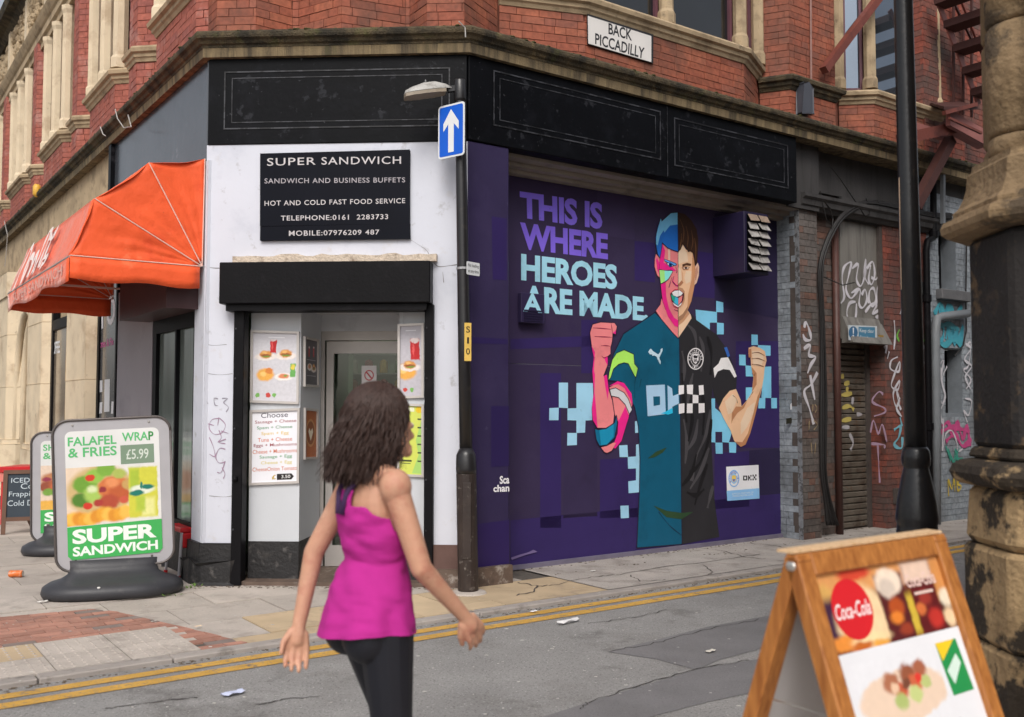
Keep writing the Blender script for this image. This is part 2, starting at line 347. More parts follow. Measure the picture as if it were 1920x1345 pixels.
def flush_bricks(parent):
    sc = []
    for b in BRICKS:
        x, y, dep = px_of(b[0]); vis = -10 < x < 1930 and -10 < y < 1355 and dep > 0
        vd = (Vector((0, 0, CAM_H)) - b[0]); f = max(0, vd.normalized().dot(b[2]))
        sc.append(b[3] * b[5] * f / max(dep, .1) ** 2 if vis else -1)
    order = sorted(range(len(BRICKS)), key=lambda i: -sc[i])
    me_by = {}; rest = {}
    for r, i in enumerate(order):
        cen, d, n, l, t, h, mat = BRICKS[i]; up = Vector((0, 0, 1))
        if r < 300 and sc[i] > 0:
            if mat.name not in me_by:
                mb = MB().hexa([(-.5, -.5, -.5), (.5, -.5, -.5), (.5, .5, -.5), (-.5, .5, -.5), (-.5, -.5, .5), (.5, -.5, .5), (.5, .5, .5), (-.5, .5, .5)])
                me_by[mat.name] = mb.mesh('brick', mat)
            o = bpy.data.objects.new('brick', me_by[mat.name]); COL.objects.link(o)
            R = Matrix((( d.x, n.x, 0), (d.y, n.y, 0), (0, 0, 1))).to_4x4()
            o.parent = parent; o.matrix_parent_inverse = INV[parent.name]
            o.matrix_basis = Matrix.Translation(cen) @ R @ Matrix.Diagonal((l, t, h, 1))
        else:
            mb = rest.setdefault(mat.name, (MB(), mat))[0]; x = d * l / 2; y = n * t / 2; z = up * h / 2
            mb.hexa([cen - x - y - z, cen + x - y - z, cen + x + y - z, cen - x + y - z, cen - x - y + z, cen + x - y + z, cen + x + y + z, cen - x + y + z])
    for k, (mb, mat) in rest.items(): mb.obj('brickwork', mat, parent, kind='stuff')
# ================================================================== ground
def inside(pt, poly):
    x, y = pt; c = False; j = len(poly) - 1
    for i in range(len(poly)):
        xi, yi = poly[i]; xj, yj = poly[j]
        if (yi > y) != (yj > y) and x < (xj - xi) * (y - yi) / (yj - yi) + xi: c = not c
        j = i
    return c
m_road = M('asphalt', (143, 141, 139), .9, .12, 1.6, .6, 150, dirt=[((124, 121, 118), .34, 1.1), ((104, 101, 98), .2, 2.3), ((80, 78, 77), .6, 75, .55), ((196, 194, 190), .65, 60, .6), ((84, 80, 78), .5, .9, .62)], bdist=.008)
m_patch = M('asphalt_patch', (118, 116, 117), .88, .1, 3, .5, 170, dirt=[((108, 106, 106), .25, 1.4), ((84, 82, 82), .5, 80, .56), ((156, 154, 152), .5, 70, .61)], bdist=.007)
m_tar = M('pavement_tarmac', (172, 164, 157), .9, .13, 2.2, .6, 150, dirt=[((134, 126, 119), .38, 3.0), ((104, 98, 93), .6, 60, .57), ((214, 208, 200), .6, 70, .6)], bdist=.008)
m_bed = M('slab_joint', (92, 86, 80), .95, .2, 20, .3)
m_slab = M('paving_slab', (182, 172, 163), .88, .1, 3, .35, 160, dirt=[((146, 136, 128), .34, 2.4), ((206, 197, 187), .6, 60, .6), ((124, 116, 110), .5, 45, .6)], rnd=.14)
m_slaby = M('yellow_slab', (190, 168, 138), .85, .1, 3, .35, 160, dirt=((150, 134, 116), .25, 3), rnd=.1)
m_paver = M('red_paver', (168, 122, 106), .88, .12, 9, .4, 150, dirt=[((136, 110, 102), .3, 4), ((190, 160, 146), .15, 40)], rnd=.2)
m_paverg = M('grey_paver', (132, 118, 112), .85, .1, 9, .4, 150, rnd=.1)
m_kerb = M('kerb_stone', (160, 152, 146), .85, .12, 4, .4, 140, dirt=((110, 104, 98), .3, 6), rnd=.1)
m_yel = M('yellow_line_paint', (206, 160, 74), .8, .12, 6, .7, 220, dirt=[((146, 134, 112), .24, 30), ((118, 114, 110), .8, 9, .6), ((120, 116, 112), .75, 60, .58)], bdist=.01)
RZ = -.03
def cquad(s0, s1, o0, o1, z): return [C.p(s0, z, o0), C.p(s1, z, o0), C.p(s1, z, o1), C.p(s0, z, o1)]
struct(MB().quad(*cquad(-120, 120, -120, 120, RZ)).obj('road', m_road, recalc=False))
pv = MB().quad(*cquad(-60, .95, -60, .82, -.012)).obj('pavement', m_bed, recalc=False); struct(pv)
ap = MB().quad(*cquad(.95, 60, -1.2, .81, .0)).obj('alley_pavement', m_tar, recalc=False); struct(ap)
np_ = MB().box(C, -3.6, 40, -.1, .06, 4.15, 12).obj('near_pavement', m_slab); struct(np_)
kb = MB().box(C, -40, 40, -.12, -.02, .83, .93).obj('kerb', m_bed); struct(kb)
x = -5.4
while x < 12:
    l = random.choice((.78, .9, .9)); MB().box(C, x + .004, x + l - .004, -.1, random.uniform(.0, .004), .822, .942).obj('kerbstone', m_kerb, kb, bevel=.008); x += l
for k, (o0, o1) in enumerate(((1.05, 1.155), (1.235, 1.345))):
    mb = MB(); n = 160; vs = []
    for i in range(n + 1):
        s = -30 + 60 * i / n; e = .004 * math.sin(i * 2.7 + k); vs += [C.p(s, RZ + .004, o0 + e), C.p(s, RZ + .004, o1 + e * .7 - .003 * math.sin(i * 5.1))]
    struct(mb.add(vs, [(2 * i, 2 * i + 1, 2 * i + 3, 2 * i + 2) for i in range(n)]).obj('yellow_line', m_yel, recalc=False))
# resurfaced strips in the road
def zz(pts, ox, oy, sc): return [(ox + a / sc, oy + b / sc) for a, b in pts]
for pts in ([(930, 612), (1200, 545), (1450, 482), (1900, 400), (2300, 330), (2300, 480), (1760, 585), (1500, 655), (1390, 705), (1180, 650)],
            [(560, 960), (830, 872), (1100, 790), (1400, 700), (1760, 640), (2300, 540), (2300, 690), (1760, 805), (1450, 870), (1100, 960), (900, 1010), (500, 1010)]):
    struct(MB().poly([gnd(a, b, RZ) + Vector((0, 0, .003)) for a, b in zz(pts, 800, 1000, 2.743)]).obj('road_patch', m_patch, recalc=False))
pav = [gso(*p) for p in zz([(-160, 440), (0, 430), (470, 390), (600, 402), (860, 462), (1270, 560), (1040, 603), (880, 500), (550, 535), (180, 572), (-160, 612)], 0, 1000, 2.743)]
tact = (-4.36, -2.605, .0, .815)
def in_build(s, o): return s > -1.93 and o < (-1.51 + (s + 1.88) / 1.88 * 1.51 + .02) if s < 0 else o < 0
def clip(poly, s0, s1, o0, o1):
    for ax, v, sg in ((0, s0, 1), (0, s1, -1), (1, o0, 1), (1, o1, -1)):
        out = []
        for i in range(len(poly)):
            p, q = poly[i - 1], poly[i]; a, b = (p[ax] - v) * sg, (q[ax] - v) * sg
            if (a >= 0) != (b >= 0): t = a / (a - b); out.append((p[0] + (q[0] - p[0]) * t, p[1] + (q[1] - p[1]) * t))
            if b >= 0: out.append(q)
        poly = out
        if len(poly) < 3: return []
    return poly
# pavers
pm = {}
pc = [q for q in pav]
s0, s1 = min(p[0] for p in pav), max(p[0] for p in pav); o0, o1 = min(p[1] for p in pav), max(p[1] for p in pav)
r = 0; o = o0; npv = 0; PAVC = []
while o < o1:
    s = s0 - (.1 if r % 2 else 0)
    while s < s1:
        cs_, co_ = s + .1, o + .05
        cl_ = clip(pav, s + .003, s + .199, o + .003, o + .099)
        ar_ = abs(sum(cl_[i - 1][0] * cl_[i][1] - cl_[i][0] * cl_[i - 1][1] for i in range(len(cl_)))) / 2 if cl_ else 0
        if ar_ > .0012 and not (tact[0] < cs_ < tact[1] - .02 and tact[2] + .02 < co_ < tact[3]):
            mt = m_paverg if random.random() < .05 else m_paver
            tz = random.uniform(-.003, .002); MB().prism([C.p(a_, -.05, b_) for a_, b_ in cl_], (0, 0, .05 + tz)).obj('paver', mt, pv); npv += 1; PAVC.append((cs_, co_))
        s += .203
    o += .103; r += 1
# slabs
o = -9.6; r = 0
while o < .8:
    d = .6 if o < .2 else .62
    oe = min(o + d, .817); s = -6.6 + (.37 if r % 2 else 0)
    while s < .93:
        l = .76; e = min(s + l, .94); cs_, co_ = (s + e) / 2, (o + oe) / 2
        corners = [(a, b) for a in (s + .06, e - .06) for b in (o + .05, oe - .05)]
        if in_build(cs_, co_) and all(in_build(*c) for c in corners): s += l; continue
        hitp = [inside(c, pav) for c in corners + [(cs_, co_)]]; hitt = [tact[0] < c[0] < tact[1] and c[1] > tact[2] for c in corners + [(cs_, co_)]]
        if all(a or b for a, b in zip(hitp, hitt)): s += l; continue
        yl = co_ > .25 and cs_ > -2.35
        dz = -.008 if any(hitt) or any(s - .1 < a < e + .1 and o - .06 < b < oe + .06 for a, b in PAVC) else random.uniform(-.002, .002)
        MB().box(C, s + .004, e - .004, -.06, dz, o + .004, oe - .004).obj('slab', m_slaby if yl else m_slab, pv); s += l
    o += d; r += 1
# tactile slabs with blisters
s = tact[0]; bl = MB()
k = 0
while s < tact[1] - .05:
    for q in range(2):
        a0, a1, b0, b1 = s + .004, s + .435, tact[2] + q * .409 + .004, tact[2] + q * .409 + .405
        MB().box(C, a0, a1, -.06, .003, b0, b1).obj('tactile_slab', m_slaby if s < -3.6 and q == 0 else m_slab, pv)
        if s < -2.9 or q == 0:
            for i in range(6):
                for j in range(6):
                    c = C.p(a0 + (i + .5) * .0715, .002, b0 + (j + .5) * .0665); bl.lathe(c, [(.0125, 0), (.009, .004), (.003, .005)], 6)
    s += .439; k += 1
bl.obj('blisters', m_slab, pv, kind='stuff')
# cracks in the tarmac pavement
m_crack = M('crack', (84, 78, 74), .95, .2, 30, 0)
def crack(pts, w=.012):
    fr = Fr((0, 0), (1, 0), (0, -1)); P = []
    for (a, b), (c, d) in zip(pts[:-1], pts[1:]):
        for i in range(6):
            t = i / 6.; P.append((a + (c - a) * t + random.uniform(-3, 3), b + (d - b) * t + random.uniform(-1.2, 1.2)))
    W_ = [gnd(a, b, .0) for a, b in P]; vs = []
    for i, p in enumerate(W_):
        d = (W_[min(i + 1, len(W_) - 1)] - W_[max(i - 1, 0)]); d.normalize(); e = Vector((-d.y, d.x, 0)) * w * random.uniform(.3, .8); vs += [p + e + Vector((0, 0, .003)), p - e + Vector((0, 0, .003))]
    MB().add(vs, [(2 * i, 2 * i + 1, 2 * i + 3, 2 * i + 2) for i in range(len(W_) - 1)]).obj('crack', m_crack, ap, recalc=False)
for pts in ([(970, 1092), (1010, 1100), (1035, 1098), (1100, 1084), (1160, 1078), (1230, 1066), (1345, 1052), (1445, 1036)], [(1010, 1100), (1000, 1110), (960, 1118)], [(1290, 1026), (1350, 1032), (1400, 1045), (1445, 1050)],
            [(1180, 1080), (1200, 1090), (1260, 1088)], [(1400, 1018), (1450, 1024), (1500, 1032)], [(1320, 1060), (1335, 1072), (1330, 1080)]): crack(pts)

road_o = bpy.data.objects['road']
def rcrack(pts, w=.01):
    P = []
    for (a, b), (c, d) in zip(pts[:-1], pts[1:]):
        for i in range(8): t = i / 8.; P.append((a + (c - a) * t + random.uniform(-4, 4), b + (d - b) * t + random.uniform(-1.5, 1.5)))
    W_ = [gnd(a, b, RZ) for a, b in P]; vs = []
    for i, p in enumerate(W_):
        d = (W_[min(i + 1, len(W_) - 1)] - W_[max(i - 1, 0)]); d.normalize(); e = Vector((-d.y, d.x, 0)) * w * random.uniform(.2, .7); vs += [p + e + Vector((0, 0, .0045)), p - e + Vector((0, 0, .0045))]
    MB().add(vs, [(2 * i, 2 * i + 1, 2 * i + 3, 2 * i + 2) for i in range(len(W_) - 1)]).obj('crack', M('road_crack', (70, 67, 65), .95, .2, 30, 0), road_o, recalc=False)
for pts in ([(1090, 1330), (1103, 1318), (1200, 1285), (1310, 1255), (1420, 1235)], [(1140, 1224), (1240, 1204), (1330, 1180), (1440, 1160)], [(480, 1322), (540, 1312), (610, 1306)], [(1100, 1170), (1180, 1160), (1260, 1142)], [(200, 1330), (300, 1316), (380, 1308)]): rcrack(pts)
# ================================================================== the corner building
bd = thing('corner_building', 'red brick and sandstone corner building with black shop fascias along its ground floor', 'building', (-.4, 9.4, 0))
m_mort = M('mortar', (118, 72, 58), .95, .15, 12, .3)
m_mortd = M('sooty_mortar', (80, 72, 68), .95, .15, 12, .3)
m_mortg = M('painted_joint', (126, 132, 138), .8, .1, 12, .2)
b_red = BR('red_brick', [(132, 75, 58), (156, 89, 67), (146, 81, 62), (164, 97, 73), (138, 83, 68)], soot=(98, 70, 60), samt=.4)
b_pink = BR('rubbed_red_brick', [(152, 86, 73), (168, 97, 82), (160, 91, 77), (150, 88, 79)], soot=(184, 142, 132), samt=.2, sscale=3)  # red brick of the left street, pinkish skylight put into its tones
b_dark = BR('sooty_brick', [(92, 86, 83), (110, 103, 99), (100, 90, 85), (122, 90, 78), (106, 100, 97)], soot=(66, 61, 59), samt=.35, sscale=1.6)
b_alley = BR('alley_red_brick', [(136, 72, 58), (150, 80, 64), (122, 66, 55), (112, 76, 67), (142, 78, 64)], soot=(82, 75, 72), samt=.55, sscale=1.1)
b_grey = BR('grey_painted_brick', [(146, 153, 160), (158, 165, 172), (140, 147, 154), (152, 159, 165)], soot=(88, 89, 92), samt=.5, sscale=1.3, rough=.55)
m_stone = M('sandstone', (214, 196, 168), .85, .1, 2.5, .35, 90, dirt=[((176, 152, 124), .3, 2.2), ((222, 206, 180), .15, 8), ((130, 112, 92), .5, 5, .64)])
m_stone2 = M('weathered_sandstone', (178, 157, 127), .85, .12, 3, .35, 90, dirt=[((124, 107, 85), .38, 3), ((88, 78, 64), .12, 9)])
m_corn = M('mossy_cornice_stone', (92, 80, 60), .92, .2, 5, .9, 60, dirt=[((42, 39, 32), .75, 4), ((84, 84, 46), .2, 4), ((128, 110, 78), .12, 7)], bdist=.02)
m_frieze = M('stained_frieze_stone', (122, 106, 80), .9, .2, 3, .5, 60, dirt=[((56, 50, 42), .55, 2.2), ((86, 82, 52), .15, 3), ((156, 136, 100), .15, 5)], streak=True)
m_black = M('black_gloss_paint', (9, 10, 14), .45, .2, 3, .25, 22, spec=.1, dirt=[((19, 20, 25), .35, 4), ((52, 53, 58), .55, 6, .6), ((92, 93, 98), .6, 26, .66)], bdist=.006)
m_blackm = M('black_satin_paint', (14, 13, 16), .5, .15, 4, .15, 40, spec=.14, dirt=[((30, 28, 31), .2, 5), ((88, 86, 88), .7, 20, .69)])
m_line = M('worn_moulding_edge', (58, 59, 64), .5, .3, 8, 0, dirt=((16, 16, 19), .92, 7, .47))
m_white = M('white_wall_paint', (206, 208, 218), .5, .04, 2, .16, 18, spec=.3, dirt=[((188, 191, 203), .25, 1.8), ((150, 147, 146), .04, 7), ((194, 188, 186), .1, 3.5)], bdist=.008)
m_grey = M('pale_grey_paint', (196, 199, 204), .5, .04, 2, .06, 60, dirt=((170, 172, 178), .15, 3))
m_purp = M('purple_wall_paint', (52, 44, 76), .45, .08, 2, .2, 22, spec=.25, dirt=[((60, 51, 84), .25, 1.6), ((44, 34, 70), .2, 3), ((84, 78, 104), .4, 11, .66)])
m_plin = M('chipped_black_plinth', (38, 37, 38), .55, .2, 6, .6, 30, dirt=[((104, 100, 98), .12, 10), ((68, 64, 62), .2, 5)], bdist=.012)
m_plinb = M('chipped_brown_plinth', (98, 82, 72), .7, .2, 6, .6, 30, dirt=[((182, 174, 166), .18, 10), ((62, 54, 50), .3, 5)], bdist=.012)
m_soff = M('beige_soffit_paint', (150, 140, 130), .7, .1, 3, .15, 40, dirt=((108, 100, 94), .3, 2.5), streak=False)
m_glassd = M('dark_window_glass', (20, 23, 27), .06, .2, 3, 0, spec=.9)
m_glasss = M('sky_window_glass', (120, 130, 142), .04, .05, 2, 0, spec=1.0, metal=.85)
m_frame = M('maroon_window_frame', (98, 62, 72), .5, .1, 6, .1)

def plan_pts(fr, so): return [(fr.p(a, 0, o).x, fr.p(a, 0, o).y) for a, o in so]
# ---- cornice over the shops
AFAR = 15.5
poly_c = [A.p(AFAR, 0).xy, A.p(0, 0).xy, C.p(0, 0).xy, C.p(13.5, 0).xy]
MB().sweep(poly_c, [(-.7, 4.80), (.05, 4.80), (.055, 4.885), (-.7, 4.885)]).obj('frieze', m_frieze, bd)
MB().sweep(poly_c, [(-.2, 4.886), (.06, 4.886), (.064, 4.905), (.085, 4.915), (.1, 4.94), (.128, 4.955), (.135, 4.975), (.135, 5.0), (.12, 5.02), (-.45, 5.06)]).obj('cornice', m_corn, bd)
# crumbs of moss and lumps on the cornice edge
lm = MB()
for i in range(420):
    t = random.uniform(0, 1)
    if t < .45: q = A.p(random.uniform(0, 13), 0, .06 + random.uniform(0, .06))
    elif t < .62: q = B.p(random.uniform(0, 2.4), 0, .06 + random.uniform(0, .06))
    else: q = C.p(random.uniform(0, 10), 0, .06 + random.uniform(0, .06))
    r_ = random.uniform(.006, .02); lm.ell((q.x, q.y, 5.018), r_ * 1.6, r_ * 1.6, r_ * .7, 6, 4)
lm.obj('moss', M('moss', (74, 72, 42), .95, .3, 30, .4), bd, kind='stuff')
# ---- upper brick: piers and canted bays
def S(px, o): return C.s(px, o, 150)
cn = -.3
cp = [(S(932, cn), cn), (S(936, cn), cn), (S(1098, 0), 0), (S(1395, 0), 0), (S(1421, cn), cn), (S(1424, cn), cn), (S(1481, 0), 0), (S(1566, 0), 0), (S(1567, 0), cn), (S(1572, cn), cn), (S(1638, 0), 0), (S(1760, 0), 0), (S(1762, cn), cn + .02)]
bs = lambda px, o: (B.s(px, o, 60), o)
bp_ = [bs(389, -.2), bs(406, 0), bs(480, 0), bs(548, -.24), bs(560, -.24), bs(640, 0), bs(760, -.26), bs(768, -.26), bs(800, 0), bs(870, 0)]
B_up = plan_pts(B, bp_); C_up = plan_pts(C, cp)
ZB0, ZS = 5.04, 5.50
a_sp = []
def bay(s0, s1, c, o0, o1): return [(s1, o0), (s1 - c, o1), (s0 + c, o1), (s0, o0)]       # far to near
A_bays = [(-.25, 1.95), (3.05, 5.1), (6.2, 8.4), (9.5, 11.8), (12.9, 15.3)]
A_piers = [(1.97, 3.03), (5.12, 6.18), (8.42, 9.48), (11.82, 12.88)]
for s0, s1 in A_bays: brickwall(plan_pts(A, bay(max(s0, .0), s1, .34, -.3, .03) if s0 > 0 else [(s1, -.3), (s1 - .34, .03), (.28, .03), (-.1, -.3)]), ZB0, ZS, b_pink, backmat=m_mort, parent=bd)
for s0, s1 in A_piers: brickwall(plan_pts(A, bay(s0, s1, .36, -.32, .05)), ZB0, 7.7, b_pink, backmat=m_mort, parent=bd)
brickwall(B_up, ZB0, 6.3, b_red, backmat=m_mort, parent=bd)
brickwall([B_up[-1], C_up[0]], ZB0, 6.3, b_red, backmat=m_mort, parent=bd)
brickwall(C_up[1:5], ZB0, ZS, b_red, backmat=m_mort, parent=bd)
brickwall(C_up[5:9], ZB0, 7.6, b_red, backmat=m_mort, parent=bd)
brickwall(C_up[9:13], ZB0, 5.62, b_red, backmat=m_mort, parent=bd)
# flat back wall behind the notches
for fr_b, l_b in ((A, [(AFAR, -.34), (.25, -.34)]), (B, [(.25, -.3), (2.2, -.3)]), (C, [(.5, -.33), (14, -.33)])): MB().sweep(plan_pts(fr_b, l_b), [(0, 5.05), (0, 8.0), (-.2, 8.0), (-.2, 5.05)]).obj('wall', m_mort, bd)
# moulded sills and pier bands
def sill(plan, z, name='sill', mat=m_stone2, k=1.0):
    MB().sweep(plan, [(-.12, z), (.012, z), (.03 * k, z + .035), (.05 * k, z + .05), (.055 * k, z + .085), (.09 * k, z + .1), (.1 * k, z + .14), (.08 * k, z + .165), (-.12, z + .2)]).obj(name, mat, bd)
for s0, s1 in A_bays: sill(plan_pts(A, bay(s0, s1, .34, -.3, .03) if s0 > 0 else [(s1, -.3), (s1 - .34, .03), (.28, .03), (-.1, -.3)]), ZS)
for s0, s1 in A_piers: sill(plan_pts(A, bay(s0, s1, .36, -.32, .05)), ZS - .05, 'band', k=.8)
sill(C_up[1:5], ZS); sill(C_up[5:8] + [C_up[8]], 5.36, 'band', m_corn); sill(C_up[9:13], 5.50)
sill(plan_pts(B, [bp_[0], bp_[1], bp_[2], bp_[3]]), 6.3, 'band'); 
# windows in the bays: stone mullions, maroon frames, panes
def bay_windows(fr, pts, z0, z1, nm, glass, mat=m_stone, mw=.13):
    P = plan_pts(fr, pts)
    posts = []
    for i in range(len(P) - 1):
        p, q = Vector((*P[i], 0)), Vector((*P[i + 1], 0)); d = (q - p); L_ = d.length; d.normalize(); n = Vector((d.y, -d.x, 0))
        k = nm if L_ > .7 else 1
        for j in range(k + 1):
            c = p + d * (L_ * j / k); posts.append(c)
        for j in range(k):
            a = p + d * (L_ * j / k + mw * .75); b = p + d * (L_ * (j + 1) / k - mw * .75)
            if (b - a).length < .08: continue
            w = MB(); f = .04
            for (e, g, za, zb) in ((a, a + d * f, z0, z1), (b - d * f, b, z0, z1), (a + d * f, b - d * f, z0, z0 + f), (a + d * f, b - d * f, z1 - f, z1)):
                w.hexa([e - n * .1 + Vector((0, 0, za)), g - n * .1 + Vector((0, 0, za)), g - n * .05 + Vector((0, 0, za)), e - n * .05 + Vector((0, 0, za)), e - n * .1 + Vector((0, 0, zb)), g - n * .1 + Vector((0, 0, zb)), g - n * .05 + Vector((0, 0, zb)), e - n * .05 + Vector((0, 0, zb))])
            wo_ = w.obj('window', m_frame, bd)
            MB().quad(a - n * .085 + Vector((0, 0, z0)), b - n * .085 + Vector((0, 0, z0)), b - n * .085 + Vector((0, 0, z1)), a - n * .085 + Vector((0, 0, z1))).obj('pane', glass, wo_, recalc=False)
    seen = []
    for c in posts:
        if any((c - s).length < .1 for s in seen): continue
        seen.append(c)
        MB().lathe((c.x, c.y, 0), [(mw, z0), (mw, z0 + .12), (mw * .8, z0 + .16), (mw * .8, z1 - .12), (mw, z1 - .06), (mw, z1)], 8).obj('mullion', mat, bd)
for s0, s1 in A_bays: bay_windows(A, bay(s0, s1, .34, -.28, -.02) if s0 > 0 else [(s1, -.28), (s1 - .34, -.02), (.3, -.02), (-.06, -.28)], ZS + .19, 7.55, 2, m_glasss if s0 < 1 else m_glassd, mw=.115)
bay_windows(C, [cp[1], (cp[2][0], -.05), (cp[3][0], -.05), cp[4]], ZS + .19, 7.4, 2, m_glassd, m_stone2, .1)
bay_windows(C, [cp[9], (cp[10][0], -.05), (cp[11][0], -.05), cp[12]], ZS + .2, 7.4, 1, m_glasss, m_stone2, .1)
# entablature, carved frieze and upper cornice on the street side
Apl = plan_pts(A, [(AFAR, -.05), (-.3, -.05)])
MB().sweep(Apl, [(-.3, 7.56), (.06, 7.56), (.06, 7.66), (.1, 7.69), (.1, 7.8), (.13, 7.83), (.17, 7.9), (.19, 7.95), (-.3, 7.98)]).obj('lintel', m_stone2, bd)
MB().sweep(Apl, [(-.3, 7.981), (.02, 7.981), (.02, 8.85), (-.3, 8.85)]).obj('carved_frieze', m_stone2, bd)
cv = MB()
for i in range(640):
    a = random.uniform(5.5, 15.2); z = random.uniform(8.04, 8.8); q = A.p(a, z, -.02); r_ = random.uniform(.03, .085)
    cv.ell(q, r_, r_, r_ * random.uniform(.6, 1.5), 7, 5)
cv.obj('carving', m_stone2, bd, kind='stuff')
for s in (6.2, 8.0, 9.9, 11.8, 13.7): MB().box(A, s, s + .22, 7.98, 8.86, -.05, .06).obj('frieze_post', m_stone, bd)
MB().sweep(Apl, [(-.3, 8.851), (.08, 8.851), (.16, 8.95), (.3, 9.0), (.34, 9.12), (-.3, 9.2)]).obj('upper_cornice', m_corn, bd)
# unseen storeys above; floor and roof slabs added to stop light leaks
MB().sweep([A.p(AFAR, 0, -.4).xy, A.p(-.1, 0, -.4).xy, C.p(.3, 0, -.45).xy, C.p(14, 0, -.45).xy], [(0, 6.2), (0, 13), (-.4, 13), (-.4, 6.2)]).obj('upper_wall', b_pink, bd)
MB().prism([A.p(AFAR, 4.82, -.72), A.p(.4, 4.82, -.72), C.p(.5, 4.82, -.72), C.p(13.4, 4.82, -.72), C.p(13.4, 4.82, -9), A.p(AFAR, 4.82, -9)], (0, 0, .05)).obj('upper_floor', m_mortd, bd)
MB().prism([A.p(AFAR, 13.0, -.5), A.p(.1, 13.0, -.5), C.p(.35, 13.0, -.5), C.p(13.9, 13.0, -.5), C.p(13.9, 13.0, -9), A.p(AFAR, 13.0, -9)], (0, 0, .1)).obj('roof', m_mortd, bd)
# ---- fascias
def fascia(fr, s0, s1, z0, z1, panels, mat=m_black, o1=.0):
    f = MB().box(fr, s0, s1, z0, z1, -.16, o1).obj('fascia', mat, bd, bevel=.006)
    for (a, b, c, d) in panels:
        for (p0, p1, q0, q1) in ((a, b, c, c + .012), (a, b, d - .012, d), (a, a + .012, c + .0125, d - .0125), (b - .012, b, c + .0125, d - .0125)):
            MB().box(fr, p0, p1, q0, q1, o1 - .002, o1 + .006).obj('moulding', m_line, f)
        for (p0, p1, q0, q1) in ((a + .07, b - .07, c + .06, c + .068), (a + .07, b - .07, d - .068, d - .06), (a + .07, a + .078, c + .0685, d - .0685), (b - .078, b - .07, c + .0685, d - .0685)):
            MB().box(fr, p0, p1, q0, q1, o1 - .002, o1 + .004).obj('moulding', m_line, f)
    return f
fascia(B, .012, 2.405, 4.0, 4.80, [(.16, 2.25, 4.14, 4.68)])
fascia(C, .012, 4.66, 4.015, 4.80, [(.28, 2.42, 4.19, 4.71), (2.62, 4.5, 4.16, 4.68)])
MB().box(C, 2.515, 2.523, 4.03, 4.79, -.002, .004).obj('moulding', m_line, bd)
m_fa = M('glossy_grey_fascia_paint', (62, 66, 72), .2, .2, 2, .2, 9, spec=.9, dirt=[((40, 44, 50), .3, 2.5), ((110, 114, 120), .5, 7, .62)], bdist=.008)  # black gloss fascia; the sky's reflection is put in as grey
MB().box(A, .02, 3.62, 3.86, 4.80, -.16, -.01).obj('fascia', m_fa, bd, bevel=.006)
MB().box(A, 3.5, 3.62, 3.2, 4.79, -.1, .04).obj('end_post', m_black, bd)
MB().box(A, 3.64, AFAR, 4.05, 4.80, -.2, -.06).obj('stone_band', m_stone2, bd)
# ---- corner shop front
BW0, BW1 = .335, 2.075
DZ = 2.50
MB().box(B, .0, BW0, .36, 4.0, -.2, -.012).obj('wall', m_white, bd)
MB().box(B, BW1, 2.41, .36, 4.0, -.2, -.012).obj('wall', m_white, bd)
MB().box(B, BW0, BW1, DZ + .02, 4.0, -.2, -.012).obj('wall', m_white, bd)
MB().box(A, -.02, .30, .36, 3.86, -.32, -.012).obj('wall', m_white, bd)
# plinths
MB().prism([B.p(BW0 - .02, 0, .05), B.p(-.0, 0, .05), A.p(.1, 0, .07), A.p(.34, 0, .05), A.p(.34, 0, -.3), B.p(BW0 - .02, 0, -.2)], (0, 0, .2)).obj('plinth', m_plin, bd, bevel=.03)
MB().prism([B.p(BW0 - .02, .2, .012), B.p(-.005, .2, .012), A.p(.34, .2, .012), A.p(.34, .2, -.3), B.p(BW0 - .02, .2, -.2)], (0, 0, .17)).obj('plinth', m_plin, bd, bevel=.008)
MB().prism([B.p(BW1 + .03, 0, .04), B.p(2.42, 0, .04), C.p(.02, 0, .055), C.p(C.s(955, .0), 0, .055), C.p(C.s(955, .0), 0, -.3), B.p(BW1 + .03, 0, -.2)], (0, 0, .16)).obj('plinth', m_plinb, bd, bevel=.02)
MB().prism([B.p(BW1 + .03, .16, .006), B.p(2.412, .16, .006), C.p(.01, .16, .006), C.p(.01, .16, -.2), B.p(BW1 + .03, .16, -.2)], (0, 0, .21)).obj('plinth', M('brown_base_paint', (96, 72, 66), .6, .15, 5, .3, 30), bd)
# crumbling ledge above the shutter box
mb = MB(); pts = []
for i in range(26):
    t = i / 25.; pts.append((.28 + 1.86 * t, 2.965 + random.uniform(-.012, .014)))
mb.prism([B.p(a, b, -.03) for a, b in pts] + [B.p(2.14, 2.9, -.03), B.p(.28, 2.9, -.03)], B.n * .09); mb.obj('ledge', M('crumbled_ledge_stone', (206, 190, 172), .9, .12, 12, .7, 40, dirt=((120, 100, 84), .25, 8), bdist=.02), bd)
# roller shutter housing and guides
MB().box(B, .2, 2.10, 2.515, 2.888, -.1, .17).obj('shutter_box', m_blackm, bd, bevel=.008)
MB().box(B, .25, 2.06, 2.455, 2.512, -.1, .13).obj('shutter_lath', m_blackm, bd)
for a0, a1 in ((.30, .395), (2.035, 2.115)):
    g_ = MB().box(B, a0, a1, .0, 2.512, -.08, .055).obj('shutter_guide', m_blackm, bd, bevel=.005)
    for z in (.5, .95, 1.4, 1.85, 2.3): MB().lathe(B.p(a0 + .02, z, .055), [(.008, -.008), (.009, 0), (.006, .008)], 8).obj('bolt', m_line, g_)
MB().lathe(B.p(.335, .95, .06), [(.02, -.02), (.024, 0), (.018, .02)], 10).obj('lock', m_blackm, bd)
